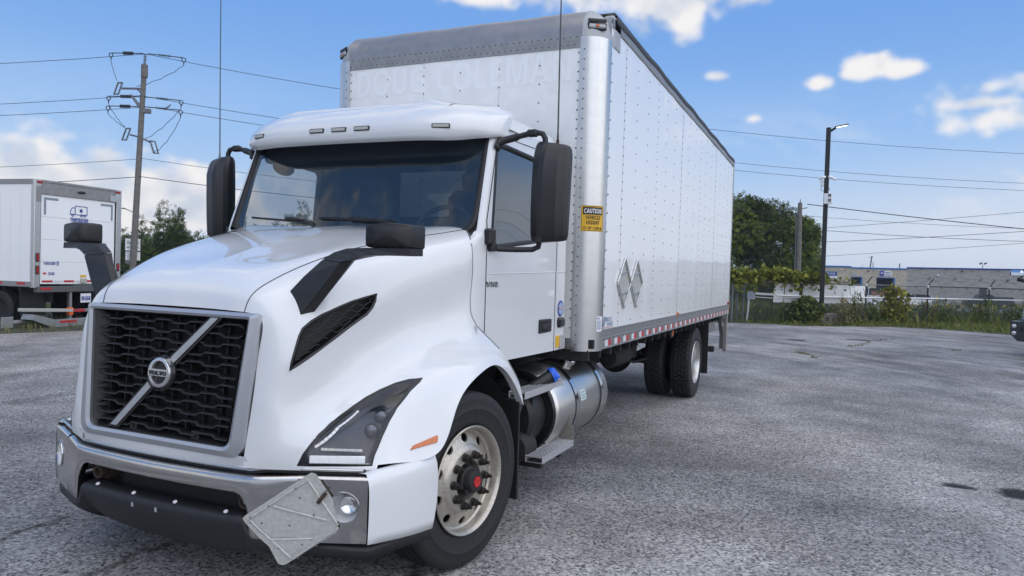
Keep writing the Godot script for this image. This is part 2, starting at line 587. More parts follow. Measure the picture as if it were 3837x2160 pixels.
const HOOD := [
	[0,1.462,3.05,0,1.54,3.03,0,1.63,2.93,0,1.715,2.69,0,1.798,2.42,0,1.845,2.25,0,1.892,2.05,0,1.928,1.87,0,1.948,1.74,0,1.96,1.65],
	[.30,1.460,3.05,.305,1.537,3.029,.31,1.624,2.928,.34,1.71,2.69,.39,1.793,2.42,.43,1.839,2.25,.48,1.885,2.05,.54,1.92,1.87,.59,1.94,1.74,.62,1.953,1.655],
	[.488,1.455,3.055,.495,1.515,3.034,.515,1.595,2.93,.575,1.7,2.69,.64,1.782,2.42,.69,1.82,2.25,.75,1.862,2.05,.82,1.893,1.87,.88,1.918,1.75,.92,1.933,1.68],
	[.575,1.435,3.045,.60,1.475,3.02,.63,1.54,2.925,.70,1.635,2.69,.78,1.715,2.42,.83,1.76,2.25,.89,1.80,2.05,.945,1.835,1.88,.985,1.855,1.79,1.005,1.862,1.76],
	[.585,1.30,3.052,.665,1.31,3.035,.74,1.35,2.95,.80,1.42,2.69,.855,1.50,2.42,.89,1.535,2.25,.94,1.575,2.05,.985,1.61,1.88,1.01,1.625,1.80,1.02,1.63,1.76],
	[.578,1.10,3.075,.665,1.10,3.058,.748,1.12,2.96,.815,1.18,2.69,.865,1.27,2.42,.90,1.32,2.25,.945,1.36,2.05,.99,1.39,1.88,1.015,1.405,1.80,1.025,1.41,1.76],
	[.568,.93,3.095,.665,.93,3.075,.77,.96,2.965,.87,1.06,2.69,.94,1.155,2.42,.975,1.21,2.25,1.015,1.25,2.04,1.05,1.27,1.86,1.07,1.275,1.74,1.085,1.26,1.62],
	[.558,.80,3.108,.66,.81,3.08,.83,.87,2.965,.985,.985,2.69,1.075,1.075,2.42,1.11,1.14,2.24,1.14,1.185,2.02,1.155,1.195,1.82,1.16,1.17,1.62,1.16,1.10,1.47],
	[.556,.76,3.11,.68,.765,3.068,.90,.80,2.92,1.065,.865,2.69,1.15,.93,2.44,1.18,1.05,2.245,1.195,1.145,2.01,1.2,1.165,1.82,1.205,1.12,1.61,1.205,.99,1.43],
	[.555,.735,3.11,.68,.735,3.062,.93,.735,2.91,1.13,.742,2.69,1.215,.762,2.42,1.222,.965,2.27,1.222,1.105,2.01,1.222,1.135,1.83,1.222,1.06,1.63,1.222,.83,1.378]]
# outlines in side view on the right-hand fender: z, y
const LIGHT_LINE := [3.009,.755, 2.799,.743, 2.776,.785, 2.71,.871, 2.657,.931, 2.592,.988, 2.483,1.056, 2.371,1.11, 2.429,1.105, 2.504,1.089, 2.588,1.064, 2.668,1.036, 2.746,1.003, 2.82,.968, 2.88,.935, 2.935,.894, 2.972,.85, 2.995,.808]
const VENT_LINE := [3.004,1.19, 2.996,1.229, 2.981,1.287, 2.958,1.35, 2.937,1.384, 2.89,1.417, 2.823,1.448, 2.731,1.479, 2.637,1.509, 2.557,1.528, 2.48,1.547, 2.491,1.51, 2.512,1.475, 2.551,1.44, 2.635,1.397, 2.744,1.342, 2.835,1.298, 2.911,1.254, 2.964,1.22]

var hood_grid := []
const HD := 14      # steps a span

func line2(a: Array) -> PackedVector2Array:
	var o := PackedVector2Array()
	for i in range(0, a.size(), 2):
		o.append(Vector2(a[i], a[i + 1]))
	return o

# x of the fender side at (z, y), and its outward normal
func on_hood(z: float, y: float) -> Array:
	var best := 1e9
	var bi := 0
	var bj := 0
	for i in hood_grid.size():
		for j in range(2 * HD + 2, hood_grid[0].size()):
			var p: Vector3 = hood_grid[i][j]
			var d := (p.z - z) * (p.z - z) + (p.y - y) * (p.y - y)
			if d < best:
				best = d
				bi = i
				bj = j
	var i0 := clampi(bi, 1, hood_grid.size() - 2)
	var j0 := clampi(bj, 1, hood_grid[0].size() - 2)
	var p: Vector3 = hood_grid[bi][bj]
	var n: Vector3 = (hood_grid[i0 + 1][j0] - hood_grid[i0 - 1][j0]).cross(hood_grid[i0][j0 + 1] - hood_grid[i0][j0 - 1]).normalized()
	if n.x < 0.0:
		n = -n
	var x := p.x - (n.y * (y - p.y) + n.z * (z - p.z)) / maxf(n.x, 0.15)
	return [Vector3(x, y, z), n]

func lay(poly: PackedVector2Array, off: float) -> Array:
	var o := []
	for q in poly:
		var h := on_hood(q.x, q.y)
		o.append(h[0] + h[1] * off)
	return o

func grown(poly: PackedVector2Array, by: float) -> PackedVector2Array:
	# every corner moved along the mean of its two edge normals, so the count stays
	var o := PackedVector2Array()
	var n := poly.size()
	var s := 1.0 if Geometry2D.is_polygon_clockwise(poly) else -1.0
	for i in n:
		var a := poly[(i + n - 1) % n]
		var b := poly[i]
		var c := poly[(i + 1) % n]
		var m := ((b - a).normalized() + (c - b).normalized())
		var d := Vector2(-m.y, m.x).normalized() if m.length() > 0.01 else Vector2.ZERO
		o.append(b + d * by * s)
	return o

func denser(poly: PackedVector2Array, step: float) -> PackedVector2Array:
	var o := PackedVector2Array()
	for i in poly.size():
		var a := poly[i]
		var b := poly[(i + 1) % poly.size()]
		var n := maxi(1, int(a.distance_to(b) / step))
		for k in n:
			o.append(a.lerp(b, float(k) / n))
	return o

func fill(s: SurfaceTool, pts: Array, poly: PackedVector2Array, flip := false) -> void:
	var idx := Geometry2D.triangulate_polygon(poly)
	smooth(s)
	for i in range(0, idx.size(), 3):
		if flip:
			tri(s, pts[idx[i]], pts[idx[i + 2]], pts[idx[i + 1]])
		else:
			tri(s, pts[idx[i]], pts[idx[i + 1]], pts[idx[i + 2]])

func side_of(P: Array, side: float) -> Array:
	return P if side > 0.0 else mirror(P)

func build_hood(truck: Node3D) -> void:
	var ctrl := []
	for c in HOOD:
		ctrl.append(v3(c))
	hood_grid = patch(ctrl, HD, HD)
	var lp := line2(LIGHT_LINE)
	var vp := line2(VENT_LINE)
	var hole_l := grown(lp, 0.006)
	var hole_v := grown(vp, 0.006)
	var s := sb()
	for side in [1.0, -1.0]:
		smooth(s)
		var P := side_of(hood_grid, side)
		for i in P.size() - 1:
			for j in P[0].size() - 1:
				var m: Vector3 = (hood_grid[i][j] + hood_grid[i + 1][j + 1]) * 0.5
				if j > 2 * HD + 4:
					var q := Vector2(m.z, m.y)
					if Geometry2D.is_point_in_polygon(q, hole_l) or Geometry2D.is_point_in_polygon(q, hole_v):
						continue
				if side > 0.0:
					quad(s, P[i][j], P[i + 1][j], P[i + 1][j + 1], P[i][j + 1])
				else:
					quad(s, P[i][j], P[i][j + 1], P[i + 1][j + 1], P[i + 1][j])
		# rolled lip round the wheel arch and along the bottom
		smooth(s)
		var L: int = P[0].size() - 1
		for i in range(0, P.size() - 1):
			var a: Vector3 = P[i][L]
			var b: Vector3 = P[i + 1][L]
			var ia := a - Vector3(side * 0.045, -0.004, 0)
			var ib := b - Vector3(side * 0.045, -0.004, 0)
			quad(s, a, b, ib, ia)
	var hood := obj("hood", s, M.paint, truck)
	# the seam lines between centre and wings
	for side in [1.0, -1.0]:
		var t := sb()
		var line := []
		for i in range(0, hood_grid.size(), 2):
			var p: Vector3 = hood_grid[i][2 * HD]
			line.append(Vector3(p.x * side, p.y + 0.0005, p.z))
		tube(t, line, 0.0028, 5)
		obj("seam", t, M.gap, hood)
		t = sb()
		line = []
		var e := hood_grid.size() - 1
		for j in range(2 * HD + 4, 6 * HD + 8, 2):
			var p: Vector3 = hood_grid[e][j]
			line.append(Vector3((p.x - .004) * side, p.y, p.z - .003))
		tube(t, line, 0.0065, 6)
		obj("shut_line", t, M.shut, hood)
	for side in [1.0, -1.0]:
		headlight(truck, lp, side)
		vent(truck, vp, side)
		side_marker(truck, side)
		wheel_arch(truck, side)
		hood_mirror(truck, side)

func skirt(parent: Node3D, p0: PackedVector2Array, side: float) -> void:
	var s := sb()
	smooth(s)
	band(s, side_of(lay(grown(p0, 0.022), 0.0004), side), side_of(lay(grown(p0, 0.010), 0.0022), side))
	band(s, side_of(lay(grown(p0, 0.010), 0.0022), side), side_of(lay(p0, 0.0005), side))
	obj("painted_edge", s, M.paint, parent)

func headlight(truck: Node3D, lp: PackedVector2Array, side: float) -> void:
	var o := Node3D.new()
	put(o, "headlight", truck)
	var p0 := denser(lp, 0.03)
	var ina := grown(p0, -0.006)
	# painted edge round the opening, then the gasket
	skirt(o, p0, side)
	var s := sb()
	smooth(s)
	band(s, side_of(lay(grown(p0, 0.003), 0.001), side), side_of(lay(p0, 0.004), side))
	band(s, side_of(lay(p0, 0.004), side), side_of(lay(ina, 0.004), side))
	obj("gasket", s, M.black_gloss, o)
	# bowl
	s = sb()
	smooth(s)
	var rim := lay(ina, 0.002)
	var floor_ := lay(grown(p0, -0.010), -0.045)
	band(s, side_of(rim, side), side_of(floor_, side))
	fill(s, side_of(floor_, side), p0, side < 0.0)
	obj("housing", s, M.headlamp_dark, o)
	# clear cover
	s = sb()
	fill(s, side_of(lay(ina, 0.0045), side), ina, side < 0.0)
	obj("lens", s, M.lens, o)
	# daytime light: a bright bar along the bottom, a thin one up the slanted edge
	var bars := [[2.980, .782, 2.812, .770, 0.036, "light_bar", 0.006], [2.945, .826, 2.806, .812, 0.014, "light_guide", -0.006], [2.962, .836, 2.86, .925, 0.016, "light_guide", -0.006], [2.86, .925, 2.74, .992, 0.013, "light_guide", -0.006]]
	for b in bars:
		s = sb()
		var A: Array = on_hood(b[0], b[1])
		var B: Array = on_hood(b[2], b[3])
		var pts := []
		for k in 7:
			var h: Array = on_hood(lerpf(b[0], b[2], k / 6.0), lerpf(b[1], b[3], k / 6.0))
			var q: Vector3 = h[0] + h[1] * (b[6] - 0.012)
			pts.append(Vector3(q.x * side, q.y, q.z))
		for k in 6:
			var n: Vector3 = A[1]
			bar(s, pts[k], pts[k + 1], b[4], 0.012, 0.002, Vector3(n.x * side, n.y, n.z))
		obj(b[5], s, M.lamp_bright if b[5] == "light_bar" else M.silver_bright, o)
	for l in [[2.735, .905, 0.034], [2.665, .968, 0.034]]:
		s = sb()
		var h: Array = on_hood(l[0], l[1])
		var n := Vector3(0.45 * side, 0.05, 0.9).normalized()
		var q: Vector3 = h[0] - h[1] * 0.035
		var xf := Transform3D(Basis(Quaternion(Vector3.UP, n)), Vector3(q.x * side, q.y, q.z))
		lathe(s, [Vector2(0.0, 0.024), Vector2(0.015, 0.022), Vector2(0.027, 0.012), Vector2(0.030, 0.0), Vector2(l[2], 0.004), Vector2(l[2], -0.03)], xf, 20)
		obj("projector", s, M.projector, o)
	s = sb()
	for k in 8:
		var h: Array = on_hood(2.52 + k * 0.02, 1.055 - k * 0.004)
		var h2: Array = on_hood(2.52 + (k + 1) * 0.02, 1.051 - k * 0.004)
		var a: Vector3 = h[0] - h[1] * 0.03
		var b: Vector3 = h2[0] - h2[1] * 0.03
		bar(s, Vector3(a.x * side, a.y, a.z), Vector3(b.x * side, b.y, b.z), 0.004, 0.03)
	obj("reflector", s, M.black_gloss, o)

func vent(truck: Node3D, vp: PackedVector2Array, side: float) -> void:
	var o := Node3D.new()
	put(o, "side_vent", truck)
	var p0 := denser(vp, 0.04)
	skirt(o, p0, side)
	var s := sb()
	smooth(s)
	band(s, side_of(lay(grown(p0, 0.005), 0.001), side), side_of(lay(p0, 0.006), side))
	band(s, side_of(lay(p0, 0.006), side), side_of(lay(grown(p0, -0.009), -0.003), side))
	band(s, side_of(lay(grown(p0, -0.009), -0.003), side), side_of(lay(grown(p0, -0.009), -0.06), side))
	obj("frame", s, M.black_gloss, o)
	s = sb()
	fill(s, side_of(lay(grown(p0, -0.007), -0.055), side), p0, side < 0.0)
	obj("mesh_panel", s, M.radiator, o)
	# honeycomb bars
	var inner := grown(p0, -0.012)
	for r in 13:
		s = sb()
		var any := false
		var pts := []
		var y0 := 1.175 + r * 0.028
		for k in 61:
			var z := 3.02 - k * 0.01
			var ph := fposmod((z + (0.045 if r % 2 else 0.0)) / 0.09, 1.0)
			var wv := clampf((absf(ph - 0.5) - 0.25) * 6.0, -1.0, 1.0) * 0.008
			var yy := y0 + wv + (3.0 - z) * 0.09
			if Geometry2D.is_point_in_polygon(Vector2(z, yy), inner):
				var h := on_hood(z, yy)
				var q: Vector3 = h[0] - h[1] * 0.008
				pts.append(Vector3(q.x * side, q.y, q.z))
			elif pts.size() > 0:
				break
		if pts.size() > 2:
			tube(s, pts, 0.0036, 5)
			any = true
		if any:
			obj("grille_bar", s, M.black, o)

func side_marker(truck: Node3D, side: float) -> void:
	var p := line2([2.606,.787, 2.582,.806, 2.426,.833, 2.42,.83, 2.431,.802, 2.438,.797])
	var pd := denser(p, 0.03)
	var s := sb()
	smooth(s)
	band(s, side_of(lay(pd, 0.0), side), side_of(lay(grown(pd, -0.003), 0.007), side))
	fill(s, side_of(lay(grown(pd, -0.003), 0.007), side), pd, side < 0.0)
	obj("side_marker_lamp", s, M.amber, truck)

func wheel_arch(truck: Node3D, side: float) -> void:
	# dark liner over the front wheel
	var s := sb()
	smooth(s)
	var pr := []
	for k in 25:
		var a := lerpf(-0.25, PI + 0.15, k / 24.0)
		pr.append(Vector2(1.93 + cos(a) * 0.585, 0.50 + sin(a) * 0.60))
	for k in 24:
		var a: Vector2 = pr[k]
		var b: Vector2 = pr[k + 1]
		quad(s, Vector3(1.13 * side, a.y, a.x), Vector3(1.13 * side, b.y, b.x), Vector3(0.60 * side, b.y, b.x), Vector3(0.60 * side, a.y, a.x))
	for k in 24:
		var a: Vector2 = pr[k]
		var b: Vector2 = pr[k + 1]
		tri(s, Vector3(0.60 * side, a.y, a.x), Vector3(0.60 * side, b.y, b.x), Vector3(0.60 * side, 0.7, 1.955))
	obj("wheel_arch_liner", s, M.dark, truck)
	# splash flap behind the wheel
	s = sb()
	bx(s, Vector3(0.78 * side, 0.22, 1.375), Vector3(1.2 * side, 0.86, 1.395), 0.003)
	obj("mud_flap", s, M.black, truck)

func hood_mirror(truck: Node3D, side: float) -> void:
	var o := Node3D.new()
	put(o, "hood_mirror", truck)
	# stalk: four-sided sections from the hood up to the elbow
	var sec := [
		[[.622,1.552,2.905],[.712,1.448,2.925],[.735,1.455,2.86],[.735,1.53,2.78],[.64,1.60,2.86]],
		[[.690,1.632,2.880],[.800,1.565,2.905],[.835,1.575,2.85],[.815,1.615,2.78],[.70,1.66,2.84]],
		[[.768,1.713,2.845],[.898,1.702,2.875],[.932,1.708,2.83],[.905,1.715,2.77],[.78,1.72,2.79]]]
	var s := sb()
	stack(s, sec, side)
	obj("stalk", s, M.black, o)
	sec = [
		[[.768,1.716,2.845],[.898,1.705,2.875],[.932,1.711,2.83],[.905,1.718,2.77],[.78,1.723,2.79]],
		[[.83,1.752,2.835],[.935,1.722,2.865],[.96,1.724,2.83],[.95,1.73,2.74],[.85,1.76,2.77]],
		[[.90,1.772,2.825],[.985,1.735,2.845],[.985,1.737,2.82],[.98,1.74,2.70],[.90,1.774,2.74]],
		[[1.0,1.777,2.812],[1.05,1.742,2.82],[1.05,1.742,2.80],[1.05,1.745,2.67],[1.0,1.778,2.68]],
		[[1.222,1.778,2.775],[1.222,1.742,2.778],[1.222,1.742,2.76],[1.222,1.745,2.665],[1.222,1.778,2.665]]]
	s = sb()
	stack(s, sec, side)
	obj("bracket", s, M.black, o)
	# shell, open to the rear where the glass sits
	s = sb()
	var rings := []
	for k in 9:
		var t := k / 8.0
		var ring := []
		for i in 20:
			var a := TAU * i / 20.0
			var ex := signf(cos(a)) * pow(absf(cos(a)), 0.17)
			var ey := signf(sin(a)) * pow(absf(sin(a)), 0.17)
			var sh := pow(sin(t * PI * 0.5), 0.45)
			var drop := 0.02 * ex * ex
			ring.append(Vector3((1.108 + ex * 0.118 * lerpf(0.92, 1.0, sh)) * side, 1.838 + ey * 0.062 * lerpf(0.92, 1.0, sh) - (drop if ey > 0 else 0.0) * 0.6, 2.80 - t * 0.125 - 0.02 * ex))
		rings.append(ring)
	smooth(s)
	for k in 8:
		for i in 20:
			cquad(s, rings[k][i], rings[k][(i + 1) % 20], rings[k + 1][(i + 1) % 20], rings[k + 1][i], Vector3(1.108 * side, 1.838, 2.73))
	var fc := Vector3(1.108 * side, 1.84, 2.808)
	for i in 20:
		ctri(s, fc, rings[0][i], rings[0][(i + 1) % 20], Vector3(1.108 * side, 1.838, 2.73))
	obj("shell", s, M.black, o)
	s = sb()
	flat(s)
	for i in 20:
		tri(s, Vector3(1.108 * side, 1.838, 2.682), rings[8][i] + Vector3(0, 0, 0.006), rings[8][(i + 1) % 20] + Vector3(0, 0, 0.006))
	obj("mirror_glass", s, M.mirror_chrome, o)

func stack(s: SurfaceTool, sec: Array, side: float) -> void:
	flat(s)
	var n: int = sec[0].size()
	var R := []
	for q in sec:
		var r := []
		for p in q:
			r.append(Vector3(p[0] * side, p[1], p[2]))
		R.append(r)
	for k in R.size() - 1:
		var cen := Vector3.ZERO
		for i in n:
			cen += (R[k][i] + R[k + 1][i]) / (2.0 * n)
		for i in n:
			cquad(s, R[k][i], R[k][(i + 1) % n], R[k + 1][(i + 1) % n], R[k + 1][i], cen)
	for e in [0, R.size() - 1]:
		var cen := Vector3.ZERO
		for k in R.size():
			for i in n:
				cen += R[k][i] / float(n * R.size())
		for i in range(1, n - 1):
			ctri(s, R[e][0], R[e][i], R[e][i + 1], cen)

func gz(y: float) -> float:
	return 3.062 + (1.44 - y) * 0.088

# rounded quadrilateral outline: four corners with radii, n points a corner
func rquad(c: Array, r: Array, n := 6) -> PackedVector2Array:
	var o := PackedVector2Array()
	for i in 4:
		var p: Vector2 = c[i]
		var a: Vector2 = (c[(i + 3) % 4] - p).normalized()
		var b: Vector2 = (c[(i + 1) % 4] - p).normalized()
		var rr: float = r[i]
		for k in n:
			var t := float(k) / (n - 1)
			var u := p + a * rr
			var w := p + b * rr
			o.append(u.lerp(p, t).lerp(p.lerp(w, t), t))
	return o

func on_grille(poly: PackedVector2Array, off: float) -> Array:
	var o := []
	for q in poly:
		o.append(Vector3(q.x, q.y, gz(q.y) + off))
	return o

func build_grille(truck: Node3D) -> void:
	var g := Node3D.new()
	put(g, "grille", truck)
	var outer := rquad([Vector2(-.588, 1.452), Vector2(.588, 1.452), Vector2(.558, .776), Vector2(-.558, .776)], [.022, .022, .085, .085])
	var mid := rquad([Vector2(-.553, 1.437), Vector2(.553, 1.437), Vector2(.498, .806), Vector2(-.498, .806)], [.015, .015, .06, .06])
	var inn := rquad([Vector2(-.536, 1.424), Vector2(.536, 1.424), Vector2(.478, .820), Vector2(-.478, .820)], [.012, .012, .05, .05])
	var s := sb()
	smooth(s)
	band(s, on_grille(outer, -0.03), on_grille(outer, 0.006))
	smooth(s)
	band(s, on_grille(outer, 0.006), on_grille(mid, 0.024))
	smooth(s)
	band(s, on_grille(mid, 0.024), on_grille(inn, 0.014))
	smooth(s)
	band(s, on_grille(inn, 0.014), on_grille(inn, -0.02))
	obj("frame", s, M.silver, g)
	# dark well behind it
	var i2 := rquad([Vector2(-.536, 1.424), Vector2(.536, 1.424), Vector2(.478, .820), Vector2(-.478, .820)], [.012, .012, .05, .05])
	var i3 := rquad([Vector2(-.47, 1.40), Vector2(.47, 1.40), Vector2(.43, .845), Vector2(-.43, .845)], [.012, .012, .03, .03])
	s = sb()
	smooth(s)
	band(s, on_grille(i2, 0.0), on_grille(i3, -0.045))
	band(s, on_grille(i3, -0.045), on_grille(i3, -0.16))
	obj("surround", s, M.black, g)
	s = sb()
	fill(s, on_grille(i3, -0.155), i3)
	obj("radiator", s, M.radiator, g)
	# honeycomb: twelve bars in pairs, waving against each other
	for r in 12:
		var top := PackedVector2Array()
		var bot := PackedVector2Array()
		var y0 := 1.385 - r * .0480
		var half := lerpf(0.500, 0.452, (1.40 - y0) / 0.55)
		var steps := 0
		var xs := [-half]
		var x := -0.781
		while x < 0.60:
			for dx in [0.0, 0.024, 0.1135, 0.1375]:
				var q: float = x + dx
				if absf(q) < half - 0.01:
					xs.append(q)
			x += 0.227
		xs.append(half)
		xs.sort()
		for q in xs:
			var ph := fposmod((q + 0.554) / 0.227 + (0.5 if r % 2 == 1 else 0.0), 1.0)
			# flat low, ramp, flat high, ramp
			var v := 0.0
			if ph < 0.1057: v = lerpf(-1.0, 1.0, ph / 0.1057)
			elif ph < 0.5: v = 1.0
			elif ph < 0.6057: v = lerpf(1.0, -1.0, (ph - 0.5) / 0.1057)
			else: v = -1.0
			var yy := y0 + v * 0.0070
			top.append(Vector2(q, yy + 0.0052))
			bot.append(Vector2(q, yy - 0.0052))
		s = sb()
		flat(s)
		for k in top.size() - 1:
			var a := top[k]
			var b := top[k + 1]
			var c := bot[k + 1]
			var d := bot[k]
			var zf := 0.0
			var A := Vector3(a.x, a.y - 0.002, gz(a.y) + zf)
			var B := Vector3(b.x, b.y - 0.002, gz(b.y) + zf)
			var C := Vector3(c.x, c.y + 0.002, gz(c.y) + zf)
			var D := Vector3(d.x, d.y + 0.002, gz(d.y) + zf)
			var up := Vector3(0, 0.003, -0.008)
			var dn := Vector3(0, -0.003, -0.008)
			var bk := Vector3(0, 0, -0.035)
			quad(s, A, B, C, D)
			quad(s, A + up, B + up, B, A)
			quad(s, D, C, C + dn, D + dn)
			quad(s, A + up + bk, B + up + bk, B + up, A + up)
			quad(s, D + dn, C + dn, C + dn + bk, D + dn + bk)
		obj("grille_bar", s, M.black, g)
	for k in 8:
		s = sb()
		var x := -0.418 + k * 0.1135
		bar(s, Vector3(x, 1.405, gz(1.405) - 0.05), Vector3(x * 0.97, .835, gz(.835) - 0.05), 0.006, 0.03, 0.0, Vector3(0, 0, 1))
		obj("grille_web", s, M.black, g)
	for x in [-0.19, 0.235]:
		s = sb()
		bx(s, Vector3(x - 0.025, 0.826, gz(.84) - 0.06), Vector3(x + 0.025, 0.868, gz(.84) - 0.012), 0.003)
		lathe(s, [Vector2(0, 0.008), Vector2(0.008, 0.007), Vector2(0.009, 0.0)], Transform3D(Basis(Vector3.RIGHT, PI / 2), Vector3(x, 0.848, gz(.84) - 0.012)), 10)
		obj("mounting_tab", s, M.black, g)
	emblem(truck)

func emblem(truck: Node3D) -> void:
	var e := Node3D.new()
	put(e, "emblem", truck)
	var xf := func(off: float) -> Transform3D:
		return Transform3D(Basis(Vector3.RIGHT, atan(0.088)).inverse(), Vector3(0, 1.131, gz(1.131) + off))
	# diagonal bar, two silver lengths on a black backing
	for b in [[.070, .068, .322, .288], [-.075, -.066, -.302, -.290]]:
		var a := Vector2(b[0], b[1])
		var c := Vector2(b[2], b[3])
		var d := (c - a).normalized()
		var n := Vector2(-d.y, d.x)
		var hz := Vector2(signf(d.x), 0)
		var poly := func(w: float, ext: float) -> PackedVector2Array:
			var p := a - d * ext
			var q := c + d * ext
			return PackedVector2Array([p + n * w, q + hz * (-w * 1.35), q + hz * (w * 1.35), p - n * w])
		var s := sb()
		prism(s, poly.call(0.030, 0.018), xf.call(0.0), -0.02, 0.006)
		obj("bar_backing", s, M.black_gloss, e)
		s = sb()
		prism(s, poly.call(0.0165, 0.0), xf.call(0.0), 0.0, 0.013)
		obj("bar", s, M.silver, e)
	var s := sb()
	var bt: Transform3D = xf.call(0.0)
	var turn := Transform3D(bt.basis * Basis(Vector3.RIGHT, PI / 2), bt.origin)
	lathe(s, [Vector2(0.0, 0.012), Vector2(0.080, 0.012), Vector2(0.088, 0.004), Vector2(0.088, -0.03)], turn, 40)
	obj("backing", s, M.black_gloss, e)
	s = sb()
	lathe(s, [Vector2(0.056, 0.012), Vector2(0.056, 0.026), Vector2(0.059, 0.030), Vector2(0.070, 0.030), Vector2(0.075, 0.025), Vector2(0.075, 0.012)], turn, 48, 0.9)
	obj("ring", s, M.silver_bright, e)
	s = sb()
	prism(s, PackedVector2Array([Vector2(.040, .066), Vector2(.078, .076), Vector2(.080, .040), Vector2(.070, .048), Vector2(.060, .058)]), xf.call(0.0), 0.012, 0.031)
	obj("arrow", s, M.silver_bright, e)
	s = sb()
	prism(s, PackedVector2Array([Vector2(-.066, .017), Vector2(.066, .017), Vector2(.066, -.017), Vector2(-.066, -.017)]), xf.call(0.0), 0.012, 0.033)
	obj("name_band", s, M.silver_bright, e)
	text("lettering", "VOLVO", 0.021, M.print_black, e, (xf.call(0.0335) as Transform3D), "Droid Serif", true, 0.118, 0.003)

func bz(x: float) -> float:
	x = absf(x)
	if x < 0.604:
		return 3.142 - 0.032 * pow(x / 0.604, 2.2)
	if x < 1.095:
		return lerpf(3.110, 2.885, (x - 0.604) / 0.491)
	return lerpf(2.885, 2.45, (x - 1.095) / 0.11)

